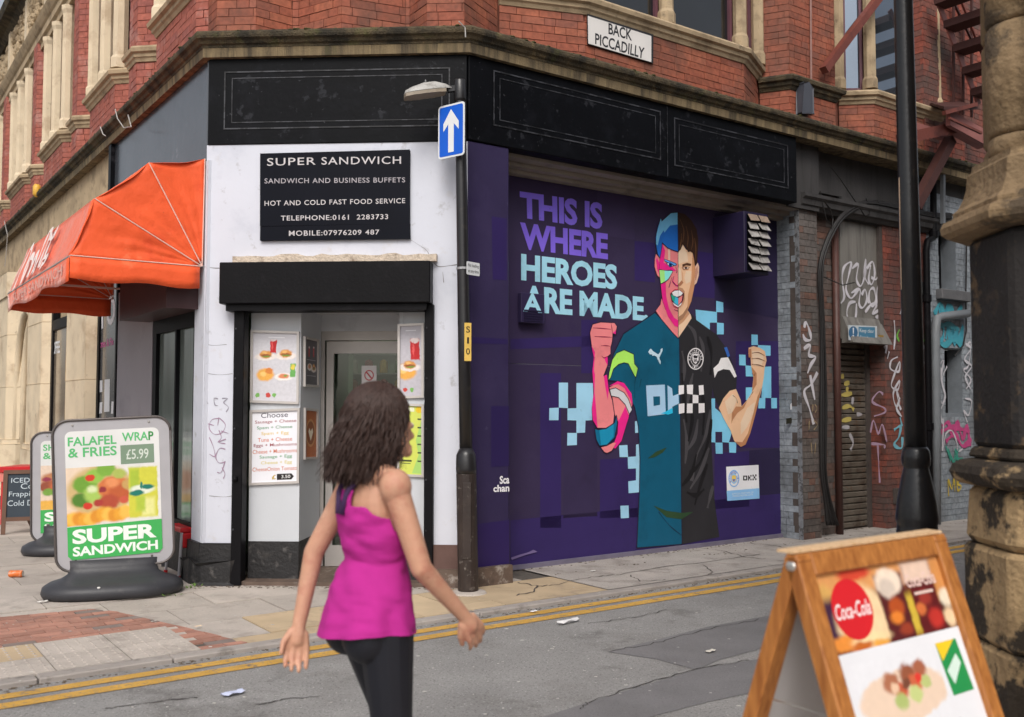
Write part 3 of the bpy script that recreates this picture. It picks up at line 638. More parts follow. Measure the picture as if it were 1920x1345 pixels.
# recessed lobby: side panels, angled return, ceiling, door
def Pn(s0, o0, s1, o1, z0, z1, mat, name, th=.04):
    p, q = B.p(s0, z0, o0), B.p(s1, z0, o1); d = (q - p).normalized(); n = Vector((d.y, -d.x, 0)); up = Vector((0, 0, z1 - z0))
    return MB().hexa([p - n * th, q - n * th, q, p, p - n * th + up, q - n * th + up, q + up, p + up]).obj(name, mat, bd)
sA = B.s(563, -.14); sB = B.s(601, -.8); sD = B.s(748, -.14); sE = B.s(790, -.8)
Pn(.396, -.14, sA, -.14, .37, 2.5, m_grey, 'lobby_panel'); Pn(.396, -.135, sA, -.135, 0, .37, m_plin, 'stall_riser')
Pn(sA, -.142, sB, -.8, .37, 2.5, m_grey, 'lobby_panel'); Pn(sA, -.137, sB, -.795, 0, .37, m_plin, 'stall_riser')
Pn(sD, -.14, 2.034, -.14, .37, 2.5, m_grey, 'lobby_panel'); Pn(sD, -.135, 2.034, -.135, 0, .37, m_plin, 'stall_riser')
Pn(sE, -.8, sD, -.142, .37, 2.5, m_grey, 'lobby_panel'); Pn(sE, -.795, sD, -.137, 0, .37, m_plin, 'stall_riser')
MB().box(B, .3, 2.1, 2.5, 2.53, -1.0, -.1).obj('lobby_ceiling', m_grey, bd)
MB().box(B, .3, 2.1, 2.34, 2.5, -.86, -.8).obj('door_header', m_grey, bd)
MB().box(B, .32, 2.09, -.03, .035, -1.0, .03).obj('doorstep', m_plinb, bd)
# the aluminium shop door
m_alu = M('aluminium', (178, 172, 168), .4, .05, 8, .03, metal=.35)
dl = B.s(612, -.82); dr = sE
dm = MB(); fz = .07
for (a0, a1, z0, z1) in ((sB, sB + .035, .04, 2.34), (dl, dl + fz, .04, 2.24), (dr - fz, dr, .04, 2.24), (dl + fz, dr - fz, 2.12, 2.24), (dl + fz, dr - fz, .04, .24), (sB + .035, dr, 2.25, 2.34)): dm.box(B, a0, a1, z0, z1, -.85, -.81)
door = dm.obj('door', m_alu, bd)
MB().box(B, dl + fz, dr - fz, .24, 2.12, -.835, -.829).obj('pane', GLASS('door_glass', (226, 234, 228), .02), door)
MB().tube([B.p(dl + .035, .95, -.81), B.p(dl + .035, .95, -.77), B.p(dl + .035, 1.25, -.77), B.p(dl + .035, 1.25, -.81)], .012).obj('handle', m_alu, door)
# what shows through the door: walls, counter and a drinks cooler
m_in = M('pale_green_shop_wall', (176, 186, 166), .7, .05, 2, .05)
m_ind = M('dark_shop_floor', (58, 54, 52), .5, .1, 4, .05)
room = MB()
for (a0, a1, z0, z1, o0, o1) in ((-.2, -.15, 0, 2.9, -4.2, -.95), (2.6, 2.65, 0, 2.9, -4.2, -.95), (-.2, 2.65, 0, 2.9, -4.25, -4.2), (-.2, 2.65, 2.9, 2.95, -4.2, -.3)): room.box(B, a0, a1, z0, z1, o0, o1)
room.obj('shop_interior', m_in, bd)
MB().box(B, -.2, 2.65, -.02, .01, -4.2, -1.0).obj('shop_floor', m_ind, bd)
ck = MB().box(B, 1.15, 2.2, .0, 1.05, -3.0, -2.4).obj('counter', M('counter_front', (92, 84, 78), .4, .1, 4, .05), bd)
MB().box(B, 1.12, 2.23, 1.055, 1.09, -3.03, -2.37).obj('counter_top', m_alu, ck)
fr_ = MB().box(B, 1.62, 2.3, 0.02, 1.95, -4.1, -3.5).obj('drinks_cooler', M('cooler_body', (70, 74, 76), .4, .1, 4, 0), bd)
for i, z in enumerate((.5, .85, 1.2, 1.5)):
    MB().box(B, 1.66, 2.26, z, z + .02, -3.52, -3.48).obj('shelf', m_alu, fr_)
    for k in range(7): MB().lathe(B.p(1.70 + k * .085, z + .02, -3.49), [(.03, 0), (.032, .02), (.032, .14), (.014, .2), (.014, .24)], 8).obj('bottle', M('bottle_%d' % (k % 4), [(120, 40, 34), (150, 80, 40), (60, 90, 60), (150, 140, 130)][k % 4], .3, .1, 5, 0), fr_)
m_tube = bpy.data.materials.new('lit_tube'); m_tube.use_nodes = True; e_ = m_tube.node_tree.nodes['Principled BSDF']; e_.inputs['Emission Color'].default_value = (.92, 1, .88, 1); e_.inputs['Emission Strength'].default_value = 9; e_.inputs['Base Color'].default_value = (.8, .8, .8, 1)
for k, o_ in enumerate((-1.9, -3.1)):
    lt = thing('ceiling_light', ['lit strip light over the shop counter, nearer the door', 'lit strip light over the drinks cooler at the back of the shop'][k], 'light', B.p(1.2, 2.84, o_), 'strip lights inside the shop')
    MB().box(B, .5, 1.9, 2.86, 2.895, o_ - .06, o_ + .06).obj('batten', m_alu, lt); MB().tube([B.p(.55, 2.84, o_), B.p(1.85, 2.84, o_)], .018, 8).obj('tube', m_tube, lt)
for k in range(5):
    z_ = 1.35 + .0 * k; MB().box(B, .0, 1.3, 1.5 + k * .26, 1.52 + k * .26, -4.19, -4.0).obj('wall_shelf', m_alu, bd) if k < 4 else None
for k in range(18):
    MB().lathe(B.p(.08 + (k % 6) * .2, 1.52 + (k // 6) * .26, -4.08), [(.05, 0), (.055, .01), (.055, .15), (.02, .18)], 8).obj('jar', M('jar_%d' % (k % 5), [(170, 60, 50), (206, 160, 70), (90, 120, 70), (150, 90, 60), (190, 180, 170)][k % 5], .4, .1, 5, 0), bd)
# ---- window on the left street, under the awning
Aw = lambda s0, s1, z0, z1, o0, o1, name, mat, par=None, **k: MB().box(A, s0, s1, z0, z1, o0, o1).obj(name, mat, par or bd, **k)
wf = MB()
for (s0, s1, z0, z1) in ((.33, .40, .45, 2.5), (1.66, 1.78, .1, 2.5), (.40, 1.66, 2.36, 2.5), (.40, 1.66, .42, .5), (.95, .99, .5, 2.36)): wf.box(A, s0, s1, z0, z1, -.12, -.035)
wfo = wf.obj('shop_window', m_blackm, bd)
Aw(.40, 1.66, .5, 2.36, -.085, -.075, 'pane', M('greenish_shop_glass', (104, 112, 108), .1, .25, 1.3, 0, spec=.6, streak=True), wfo)  # opaque pane; interior brightness and reflection put into its grey-green colour
Aw(.31, 1.78, .0, .42, -.34, -.04, 'stall_riser', m_plin); Aw(.2, 3.4, 0, 2.9, -1.6, -1.55, 'shop_back_wall', m_in)
Aw(.2, 1.9, 2.5, 3.0, -.35, .28, 'canopy_box', M('dark_maroon_box', (66, 44, 46), .45, .1, 4, .05))
Aw(.3, 3.5, 2.95, 3.87, -.33, -.2, 'wall', m_grey)
Aw(1.79, 3.28, 0.0, 2.95, -.34, -.03, 'pier', M('lilac_grey_pier', (150, 144, 150), .5, .05, 2, .08, 40, dirt=((128, 122, 128), .2, 2)))
# neighbouring shop: glass with lettering
gw = MB()
for (s0, s1, z0, z1) in ((3.3, 3.36, .3, 3.4), (4.2, 4.3, .3, 3.4), (3.36, 4.2, 3.3, 3.4), (3.36, 4.2, .3, .4)): gw.box(A, s0, s1, z0, z1, -.1, -.02)
gwo = gw.obj('shop_window', m_blackm, bd)
Aw(3.36, 4.2, .4, 3.3, -.055, -.045, 'pane', M('grey_shop_glass', (112, 112, 112), .12, .1, 2, 0, spec=.8), gwo)
m_wht = M('white_vinyl', (228, 228, 230), .5, .03, 4, 0); m_pinkv = M('pink_vinyl', (214, 92, 160), .5, .03, 4, 0)
def aq(q, o): return [A.w(x, y, o) for x, y in q]
text_quad(MB(), 'SPO', aq([(181, 566), (216, 552), (216, 606), (181, 622)], -.042), bold=.03).obj('lettering', m_wht, gwo, recalc=False)
text_quad(MB(), 'Phones & Fix', aq([(182, 640), (213, 633), (213, 647), (182, 654)], -.042), bold=.015).obj('lettering', m_pinkv, gwo, recalc=False)
for q in ([(187, 714), (192, 713), (192, 735), (187, 736)], [(187, 755), (192, 754), (191, 775), (186, 776)], [(209, 753), (213, 753), (212, 776), (208, 776)], [(196, 712), (206, 711), (205, 772), (195, 773)]): MB().quad(*aq(q, -.042)).obj('sticker', m_wht, gwo, recalc=False)
Aw(3.3, 4.3, 0, .3, -.3, -.03, 'stall_riser', m_stone2); Aw(3.3, 4.3, 3.4, 4.06, -.3, -.12, 'wall', m_stone2)
# sandstone pilasters of coursed blocks
def pilaster(s0, s1, o1, c=.28):
    for z0, z1, e in ((0, .52, .09), (.525, .92, .07), (.925, 1.0, .045), (1.005, 1.95, 0), (1.955, 2.9, 0), (2.905, 3.6, 0), (3.605, 4.05, .03)):
        MB().prism([A.p(s0 - e * .5, z0, -.3), A.p(s0 - e * .5, z0, o1 - c + e), A.p(s0 + c * .8, z0, o1 + e), A.p(s1 - c * .8, z0, o1 + e), A.p(s1 + e * .5, z0, o1 - c + e), A.p(s1 + e * .5, z0, -.3)], (0, 0, z1 - z0)).obj('stone_block', m_stone, bd, bevel=.008)
pilaster(4.32, 5.85, .08, .2); pilaster(7.3, 8.9, .1, .22); pilaster(10.6, 12.2, .12, .22)
gw = MB()
for (s0, s1, z0, z1) in ((5.7, 5.78, .3, 3.4), (7.2, 7.32, .3, 3.4), (5.78, 7.2, 2.75, 2.9), (5.78, 7.2, .3, .4)): gw.box(A, s0, s1, z0, z1, -.1, -.01)
gwo = gw.obj('shop_window', m_blackm, bd); Aw(5.78, 7.2, .4, 2.75, -.05, -.04, 'pane', M('brown_shop_glass', (128, 116, 100), .12, .1, 2, 0, spec=.8), gwo)
text_quad(MB(), 'COFFEE', aq([(97, 642), (112, 639), (112, 662), (97, 666)], -.037), bold=.02).obj('lettering', m_wht, gwo, recalc=False)
Aw(5.7, 7.3, 0, .3, -.3, -.12, 'stall_riser', m_stone2); Aw(5.7, 7.3, 2.9, 4.06, -.3, -.12, 'wall', m_stone2)
# arched doorway beyond
for k in range(4):
    r0 = .95 - k * .1; o_ = -.05 - .1 * k; pts = [(9.75 - r0, 0), (9.75 - r0, 2.0)] + [(9.75 - r0 * math.cos(t * math.pi / 8), 2.0 + r0 * 1.35 * math.sin(t * math.pi / 8)) for t in range(1, 8)] + [(9.75 + r0, 2.0), (9.75 + r0, 0)]
    MB().tube([A.p(a, z, o_) for a, z in pts], .06, 8).obj('arch_roll', m_stone, bd, smooth=True)
Aw(8.7, 10.8, 0, 4.06, -.6, -.5, 'door_recess', M('dark_timber', (62, 48, 40), .6, .1, 3, .1)); Aw(12.2, 15.4, 0, 4.06, -.4, -.1, 'wall', m_stone)
# ================================================================== mural side: pilaster, recess, alley wall
PS1 = C.s(955, -.015)
MB().box(C, .012, PS1, .16, 4.014, -.6, -.015).obj('pilaster', m_purp, bd, bevel=.012)
MS0, MS1, MO = PS1 - .02, 4.9, -.5
# soffit mouldings above the mural
for (z0, z1, o1) in ((3.985, 4.1, -.165), (3.94, 3.984, -.3), (3.90, 3.939, -.4)): MB().box(C, PS1 + .002, 4.9, z0, z1, -.62, o1).obj('soffit_moulding', m_soff, bd)
MB().box(C, PS1 + .002, 4.9, .0, .045, -.6, MO + .03).obj('sill_strip', M('grey_lilac_strip', (112, 106, 124), .7, .15, 6, .3, 40), bd)
# ---- the mural on its boarding
m_mur = M('mural_ground_paint', (60, 50, 80), .45, .08, 1.5, .12, 30, spec=.3, dirt=[((66, 56, 88), .25, 1.2), ((52, 41, 76), .25, 3), ((92, 84, 110), .35, 14, .68)])
m_mur2 = M('mural_purple_paint', (54, 36, 104), .45, .1, 2, .05, 30, spec=.4, dirt=((44, 30, 84), .3, 2))
m_mur3 = M('mural_dark_paint', (38, 32, 56), .45, .1, 2, .05, 30, spec=.4)
mu = thing('mural_panel', 'purple painted mural boarding with a shouting footballer raising both fists', 'mural', C.p(2.8, .05, MO))
MB().box(C, MS0, MS1, .046, 2.02, MO - .05, MO).obj('board', m_mur, mu); MB().box(C, MS0, MS1, 2.024, 3.99, MO - .05, MO).obj('board', m_mur, mu)
LAY = {'n': 0}
def mpts(pts, z): 
    ox, oy, sc = z; return [(ox + a / sc, oy + b / sc) for a, b in pts]
ZP = (0, 0, 1.0); Z1 = (1200, 380, 4.98); Z2 = (1090, 590, 4.98); Z3 = (1270, 560, 3.36); Z4 = (900, 320, 3.2); Z5 = (880, 700, 3.097)
PAINT = {}
def pm_(rgb):
    k = 'print_%02x%02x%02x' % rgb
    return M(k, rgb, .5, .06, 3, .04, 40, spec=.35)
def mp_(rgb):
    g_ = min(1.24, 244.0 / max(rgb)); return M('mural_%02x%02x%02x' % rgb, tuple(v * g_ for v in rgb), .5, .08, 3, .05, 40, spec=.3, dirt=[(tuple(v * g_ * .86 for v in rgb), .22, 2.2), (tuple(v * g_ * .72 + 8 for v in rgb), .4, 16, .65)])
def paint(name, rgb, pts, z=ZP, lay=1, outline=0):
    o = MO + .0012 * lay
    P = [C.w(a, b, o) for a, b in mpts(pts, z)]
    ob = MB().poly(P).obj(name, mp_(rgb), mu, recalc=False)
    if outline:
        Q = [C.hit(a, b, o + .0006) for a, b in mpts(pts, z)]; mb = MB()
        for p, q in zip(Q, Q[1:] + Q[:1]): stroke_lin(mb, p, q, outline, o + .0006)
        mb.obj('outline', mp_((32, 26, 44)), ob, recalc=False)
    return ob
def stroke_lin(mb, p, q, w, o):
    d = Vector((q[0] - p[0], q[1] - p[1]))
    if d.length < 1e-5: return
    e = Vector((-d.y, d.x)).normalized() * w / 2; d = d.normalized() * w * .3
    mb.quad(C.p(p[0] + e.x - d.x, p[1] + e.y - d.y, o), C.p(p[0] - e.x - d.x, p[1] - e.y - d.y, o), C.p(q[0] - e.x + d.x, q[1] - e.y + d.y, o), C.p(q[0] + e.x + d.x, q[1] + e.y + d.y, o))
def brush(name, rgb, lines, z, lay, w):
    o = MO + .0012 * lay
    for k, l in enumerate(lines): stroke(MB(), C, [C.hit(a, b, o + .0001 * k) for a, b in mpts(l, z)], w, o + .0001 * k).obj(name, mp_(rgb), mu, recalc=False)
def ellp(cx, cy, rx, ry, n=24): return [(cx + rx * math.cos(6.2832 * k / n), cy + ry * math.sin(6.2832 * k / n)) for k in range(n)]
# background blocks
BGp = (44, 33, 78); BGd = (46, 38, 64); BGl = (52, 43, 70); BGk = (37, 31, 57)
for c_, pts in ((BGp, [(957, 976), (1470, 925), (1470, 1003), (957, 1062)]), (BGp, [(1013, 700), (1052, 700), (1052, 990), (1013, 990)]), (BGp, [(1125, 862), (1200, 858), (1200, 970), (1125, 972)]),
                (BGd, [(1056, 795), (1120, 795), (1120, 968), (1056, 972)]), (BGl, [(1120, 350), (1190, 360), (1190, 450), (1120, 440)]), (BGp, [(1300, 470), (1340, 476), (1340, 560), (1300, 556)]),
                (BGp, [(1190, 452), (1228, 456), (1228, 530), (1190, 526)]), (BGk, [(1340, 400), (1470, 415), (1470, 600), (1340, 575)]), (BGk, [(1405, 845), (1470, 840), (1470, 925), (1405, 930)]),
                (BGp, [(957, 636), (1110, 630), (1110, 650), (957, 655)]), (BGp, [(1340, 850), (1405, 846), (1405, 950), (1340, 955)]), (BGp, [(1380, 640), (1470, 640), (1470, 840), (1380, 840)]), (BGp, [(1090, 600), (1120, 600), (1120, 700), (1090, 700)])):
    paint('colour_block', c_, pts, ZP, 1)
LB = (160, 208, 234); LB2 = (122, 190, 220)
for pts in ([(465, 203), (520, 200), (518, 273), (463, 273)], [(520, 55), (573, 55), (573, 203), (520, 200)], [(570, 205), (622, 203), (622, 275), (570, 273)], [(622, 57), (718, 57), (722, 272), (675, 275), (672, 345), (622, 347)],
            [(570, 347), (625, 347), (625, 417), (568, 420)], [(962, 280), (990, 275), (995, 345), (963, 347)], [(870, 420), (918, 417), (922, 487), (873, 487)],
            [(968, 415), (998, 410), (1004, 690), (925, 697), (923, 628), (968, 622), (968, 553), (922, 555), (920, 487), (968, 483)], [(877, 770), (925, 768), (927, 840), (880, 843)]): paint('pixel_block', LB, pts, Z5, 2)
for pts in ([(115, 70), (250, 85), (250, 152), (205, 152), (205, 200), (120, 140)], [(245, 15), (290, 25), (290, 88), (245, 85)], [(250, 152), (293, 155), (293, 226), (250, 226)], [(467, 226), (507, 228), (508, 293), (467, 293)],
            [(508, 293), (588, 297), (588, 360), (540, 362), (508, 330)], [(390, 353), (430, 355), (432, 422), (390, 420)], [(430, 422), (480, 425), (480, 492), (432, 490)], [(545, 430), (592, 428), (592, 627), (530, 625)],
            [(432, 560), (480, 560), (480, 640), (432, 640)], [(515, 627), (555, 625), (553, 692), (510, 692)], [(592, 627), (628, 627), (628, 692), (592, 692)],
            [(212, 630), (238, 630), (238, 690), (300, 740), (345, 840), (325, 908), (283, 905), (283, 840), (240, 840), (240, 908), (215, 905)], [(240, 908), (285, 908), (287, 978), (243, 978)], [(325, 905), (372, 905), (370, 972), (328, 970)]): paint('pixel_block', LB2, pts, Z3, 2)
# slogan
def mtext(txt, q, z, rgb, lay=3, **kw):
    o = MO + .0012 * lay; return text_quad(MB(), txt, [C.w(a, b, o) for a, b in mpts(q, z)], **kw).obj('lettering', mp_(rgb), mu, recalc=False)
bk = dict(bold=.042, sp=.98)
mtext('THIS IS', [(238, 122), (735, 195), (735, 355), (242, 284)], Z4, (112, 92, 192), **bk)
mtext('WHERE', [(240, 310), (768, 380), (768, 535), (243, 470)], Z4, (108, 86, 186), **bk)
mtext('HEROES', [(247, 497), (823, 566), (823, 716), (247, 660)], Z4, (166, 220, 240), **bk)
mtext('ARE MADE.', [(260, 685), (1010, 762), (1010, 905), (260, 848)], Z4, (166, 220, 240), **bk)
# shirt, left half teal, right half black
TEAL = (14, 74, 98); BLK = (38, 37, 40)
paint('shirt', TEAL, [(1228, 586), (1208, 600), (1169, 626), (1150, 665), (1141, 714), (1165, 716), (1190, 764), (1197, 800), (1200, 860), (1199, 920), (1194, 1028), (1279, 1021), (1274, 634)], ZP, 4, .012)
paint('shirt', BLK, mpts([(8, 245), (60, 140), (90, 95), (120, 135), (245, 225), (300, 300), (345, 400), (375, 500), (372, 570), (310, 600), (262, 680), (232, 620), (222, 560), (215, 640), (218, 760), (215, 920), (225, 1100), (232, 1250)], Z3) + [(1349, 1007), (1279, 1021), (1274, 634)], ZP, 4)
GR = (62, 60, 63); GD = (24, 23, 25)
brush('fold', GR, [[(60, 160), (110, 220), (120, 330)], [(100, 470), (80, 560), (60, 700)], [(210, 700), (180, 860), (120, 1000), (90, 1150)], [(200, 940), (150, 1080), (80, 1200)], [(225, 1180), (205, 1260), (190, 1320)], [(40, 760), (60, 900), (50, 1040)], [(140, 240), (165, 330), (150, 460)], [(30, 330), (45, 420), (40, 520)], [(130, 760), (110, 880), (60, 960)]], Z3, 5, .05)
brush('fold', GD, [[(190, 240), (215, 340), (210, 480)], [(30, 470), (40, 620), (60, 780)], [(215, 760), (195, 900), (140, 1040), (80, 1100)], [(120, 980), (90, 1100), (30, 1180)], [(150, 560), (170, 700), (160, 860)], [(60, 1220), (120, 1240), (170, 1200)], [(80, 640), (95, 760), (70, 900)], [(190, 1040), (150, 1160), (110, 1300)]], Z3, 6, .05)
brush('fold', (14, 58, 74), [[(520, 520), (500, 640), (500, 780)], [(560, 600), (545, 680)], [(480, 420), (500, 560)]], Z2, 5, .014)
paint('fold', (40, 62, 40), [(620, 1345), (700, 1280), (800, 1240), (760, 1290), (680, 1335)], Z2, 5); paint('fold', (40, 62, 40), [(1225, 948), (1250, 958), (1279, 962), (1300, 960), (1278, 974), (1250, 970)], ZP, 6)
brush('fold', (20, 40, 60), [[(1235, 960), (1255, 985), (1278, 1004)]], ZP, 6, .01)
paint('sleeve_panel', (158, 212, 92), [(250, 620), (260, 540), (290, 420), (330, 360), (400, 330), (490, 370), (497, 460), (530, 500), (510, 590), (490, 560), (440, 460), (400, 450), (350, 465), (300, 510), (275, 590)], Z2, 6, .008)
paint('sleeve_panel', (206, 204, 204), [(228, 440), (260, 410), (275, 375), (320, 370), (345, 420), (375, 490), (360, 500), (330, 450), (290, 445), (255, 460), (235, 500)], Z3, 6)
paint('sleeve_patch', (48, 88, 156), [(295, 310), (313, 305), (332, 360), (318, 372)], Z3, 6)
# left arm
PK = (255, 146, 150); HP = (255, 44, 150)
paint('upper_arm', PK, [(258, 680), (340, 632), (400, 650), (455, 730), (476, 850), (440, 960), (345, 1010), (310, 930), (290, 780)], Z2, 7, .009)
paint('arm_shade', HP, [(258, 670), (340, 622), (400, 640), (470, 740), (480, 850), (455, 790), (405, 690), (345, 650)], Z2, 8)
paint('arm_shade', HP, [(412, 860), (445, 950), (405, 1080), (375, 1180), (320, 1250), (260, 1240), (310, 1190), (340, 1110), (345, 1000), (330, 940), (350, 990)], Z2, 8)
paint('arm_band', (176, 176, 180), [(265, 700), (320, 685), (400, 730), (440, 790), (475, 890), (450, 930), (410, 840), (350, 775), (280, 760)], Z2, 9, .008)
paint('forearm', PK, [(105, 90), (180, 70), (275, 75), (310, 75), (335, 110), (320, 185), (295, 180), (290, 250), (275, 310), (275, 370), (240, 400), (245, 480), (210, 570), (240, 650), (290, 800), (310, 930), (300, 1020), (230, 1062), (150, 1062), (105, 980), (100, 880), (120, 720), (105, 560), (125, 400), (95, 290), (80, 170)], Z2, 10, .009)
paint('forearm_shade', HP, [(95, 290), (128, 350), (118, 520), (128, 560), (124, 720), (140, 900), (152, 1060), (108, 985), (99, 880), (117, 720), (104, 530), (118, 400)], Z2, 11)
paint('forearm_shade', HP, [(215, 402), (247, 398), (246, 475), (228, 445)], Z2, 11); paint('forearm_shade', HP, [(210, 575), (238, 560), (256, 700), (247, 800), (222, 660)], Z2, 11)
paint('forearm_shade', HP, [(290, 170), (320, 185), (325, 140), (312, 160)], Z2, 11)
brush('finger_line', (120, 20, 60), [[(112, 125), (180, 128), (278, 138)], [(125, 205), (200, 208), (286, 212)], [(185, 292), (230, 290), (272, 297)], [(278, 80), (286, 130), (293, 180)], [(190, 385), (212, 405), (245, 390)]], Z2, 12, .008)
paint('elbow_pad', (14, 90, 120), [(125, 1065), (160, 1075), (230, 1065), (310, 1010), (330, 940), (338, 1010), (312, 1150), (240, 1222), (170, 1228), (140, 1170)], Z2, 12, .009)
paint('elbow_pad_light', (24, 118, 150), [(168, 1080), (230, 1070), (302, 1022), (302, 1140), (240, 1212), (185, 1222)], Z2, 13)
paint('elbow', PK, [(185, 1240), (240, 1228), (300, 1195), (325, 1200), (285, 1270), (240, 1292), (215, 1282)], Z2, 13)
# right arm in natural skin
SK = (216, 176, 142); SKL = (236, 208, 180); SKD = (160, 112, 80)
paint('arm', SK, [(262, 690), (290, 630), (330, 582), (370, 570), (400, 640), (405, 680), (440, 640), (470, 590), (480, 500), (466, 430), (462, 370), (448, 350), (450, 310), (480, 300), (520, 310), (552, 332), (563, 390), (550, 440), (545, 500), (530, 580), (515, 640), (490, 740), (460, 850), (430, 920), (400, 935), (360, 900), (335, 830), (290, 750)], Z3, 7)
paint('arm_light', SKL, [(300, 650), (350, 600), (375, 640), (345, 720), (320, 730)], Z3, 8); paint('arm_light', SKL, [(470, 330), (520, 330), (545, 370), (530, 430), (480, 420)], Z3, 8); paint('arm_light', SKL, [(440, 690), (490, 650), (480, 720), (440, 810), (400, 860), (400, 780)], Z3, 8)
paint('arm_shade', SKD, [(370, 680), (405, 682), (440, 645), (420, 690), (380, 720), (352, 760), (340, 790), (345, 720)], Z3, 9); paint('arm_shade', SKD, [(530, 560), (515, 640), (490, 740), (460, 850), (430, 920), (400, 935), (365, 902), (410, 905), (445, 850), (475, 740), (505, 620)], Z3, 9)
paint('arm_shade', SKD, [(468, 430), (500, 470), (500, 540), (470, 590), (482, 500)], Z3, 9); paint('arm_shade', SKD, [(448, 320), (466, 316), (468, 370), (450, 372)], Z3, 9)
brush('finger_line', (110, 70, 48), [[(470, 345), (510, 340), (550, 360)], [(468, 380), (510, 378), (555, 395)], [(470, 415), (510, 418), (545, 430)], [(470, 470), (485, 485), (490, 470)]], Z3, 10, .01)
brush('tattoo', (96, 84, 78), [[(350, 610), (372, 630), (380, 660)], [(455, 625), (470, 600), (480, 585)]], Z3, 10, .008)
# neck and head
paint('neck', PK, [(200, 885), (240, 1000), (300, 1100), (358, 1120), (358, 1270), (300, 1210), (200, 1090), (145, 1010), (190, 950)], Z1, 6, .008)
paint('neck', (224, 190, 160), [(358, 1100), (400, 1085), (445, 1005), (475, 1050), (482, 1080), (430, 1160), (358, 1265)], Z1, 6)
paint('neck_shade', (170, 126, 96), [(358, 1100), (400, 1080), (445, 1005), (462, 1040), (410, 1110), (358, 1150)], Z1, 7)
paint('ear', PK, [(185, 520), (150, 475), (138, 520), (135, 600), (160, 680), (184, 705), (190, 640)], Z1, 7, .007); paint('ear_shade', HP, [(180, 560), (158, 510), (150, 540), (160, 620), (182, 670)], Z1, 8)
paint('face', PK, [(205, 380), (265, 425), (358, 450), (358, 1112), (300, 1092), (240, 980), (205, 880), (190, 740), (180, 620), (188, 500)], Z1, 8, .008)
paint('face_shade', HP, [(208, 380), (236, 450), (222, 560), (300, 600), (340, 640), (300, 642), (220, 632), (180, 640), (186, 520)], Z1, 9)
paint('face_shade', HP, [(195, 755), (240, 742), (246, 880), (272, 990), (320, 1076), (358, 1100), (358, 1165), (322, 1150), (260, 1060), (212, 920)], Z1, 9)
paint('face_stripe', (214, 180, 160), [(262, 430), (282, 432), (282, 540), (264, 535)], Z1, 10)
paint('cheek_mark', (146, 206, 118), [(180, 625), (230, 633), (235, 745), (195, 760)], Z1, 10); paint('cheek_mark', (120, 200, 196), [(230, 633), (305, 640), (262, 720), (235, 745)], Z1, 10)
brush('face_line', (60, 20, 50), [[(180, 625), (240, 634), (305, 640), (262, 720), (195, 760)], [(318, 690), (305, 735), (335, 772), (358, 778)], [(300, 700), (285, 745), (270, 795)], [(320, 1000), (345, 1010), (358, 1012)], [(335, 600), (345, 640), (340, 660)]], Z1, 11, .009)
paint('nose_shade', HP, [(318, 690), (312, 735), (340, 768), (358, 772), (358, 790), (330, 775), (300, 742)], Z1, 10)
paint('eyebrow', (90, 150, 210), [(228, 528), (335, 568), (345, 582), (320, 590), (232, 548)], Z1, 11, .006); paint('eye', (236, 236, 240), [(248, 568), (285, 562), (318, 588), (280, 602)], Z1, 11, .005); paint('iris', (24, 70, 130), ellp(285, 581, 17, 17), Z1, 12); paint('pupil', (14, 16, 34), ellp(286, 581, 8, 9), Z1, 13)
paint('hair', (30, 92, 168), [(150, 400), (145, 330), (165, 230), (195, 145), (203, 175), (290, 98), (352, 90), (358, 462), (300, 442), (258, 424), (208, 375), (197, 470), (186, 520), (164, 480)], Z1, 12, .008)
paint('hair_light', (112, 182, 222), [(150, 390), (156, 290), (195, 147), (203, 178), (290, 100), (351, 94), (351, 205), (280, 215), (228, 282), (222, 258), (188, 310), (166, 400)], Z1, 13)
paint('face', SK, [(357, 455), (400, 390), (430, 440), (490, 460), (505, 540), (515, 600), (520, 700), (505, 800), (480, 920), (440, 1020), (400, 1082), (357, 1112)], Z1, 8)
paint('face_light', SKL, [(357, 460), (400, 400), (440, 470), (450, 550), (400, 560), (357, 580)], Z1, 9); paint('face_light', SKL, [(357, 600), (385, 630), (392, 720), (357, 765)], Z1, 9); paint('face_light', SKL, [(430, 640), (480, 640), (470, 740), (430, 760), (415, 700)], Z1, 9)
paint('face_shade', (176, 126, 92), [(492, 465), (518, 600), (520, 700), (505, 800), (480, 920), (440, 1020), (450, 860), (482, 720), (484, 610)], Z1, 9)
paint('beard', (140, 104, 80), [(357, 1070), (400, 1040), (452, 960), (445, 1015), (400, 1084), (357, 1113)], Z1, 10); paint('beard', (160, 120, 92), [(357, 790), (398, 800), (418, 830), (420, 900), (405, 960), (408, 850), (370, 818), (357, 814)], Z1, 10)
paint('ear', (222, 186, 164), [(515, 600), (540, 562), (553, 600), (550, 680), (530, 750), (508, 772)], Z1, 9); paint('ear_shade', (170, 124, 104), [(520, 620), (538, 590), (542, 650), (525, 720), (516, 730)], Z1, 10)
paint('eyebrow', (74, 48, 34), [(396, 578), (440, 563), (480, 574), (472, 592), (430, 586), (398, 604)], Z1, 10); paint('eye_socket', (150, 104, 78), [(388, 605), (430, 594), (466, 602), (450, 630), (405, 632)], Z1, 10); paint('eye', (220, 214, 206), [(400, 612), (428, 603), (458, 610), (430, 622)], Z1, 11); paint('iris', (40, 26, 20), ellp(430, 611, 11, 10), Z1, 12)
paint('nose_shade', (150, 100, 74), [(357, 764), (392, 726), (406, 748), (382, 776), (357, 786)], Z1, 10); paint('nose_shade', (186, 140, 108), [(388, 630), (400, 660), (402, 730), (392, 725)], Z1, 10)
paint('hair', (50, 33, 25), [(352, 90), (420, 108), (480, 165), (530, 250), (545, 350), (540, 450), (535, 560), (512, 592), (503, 480), (470, 455), (450, 462), (425, 405), (400, 392), (380, 440), (357, 462)], Z1, 12)
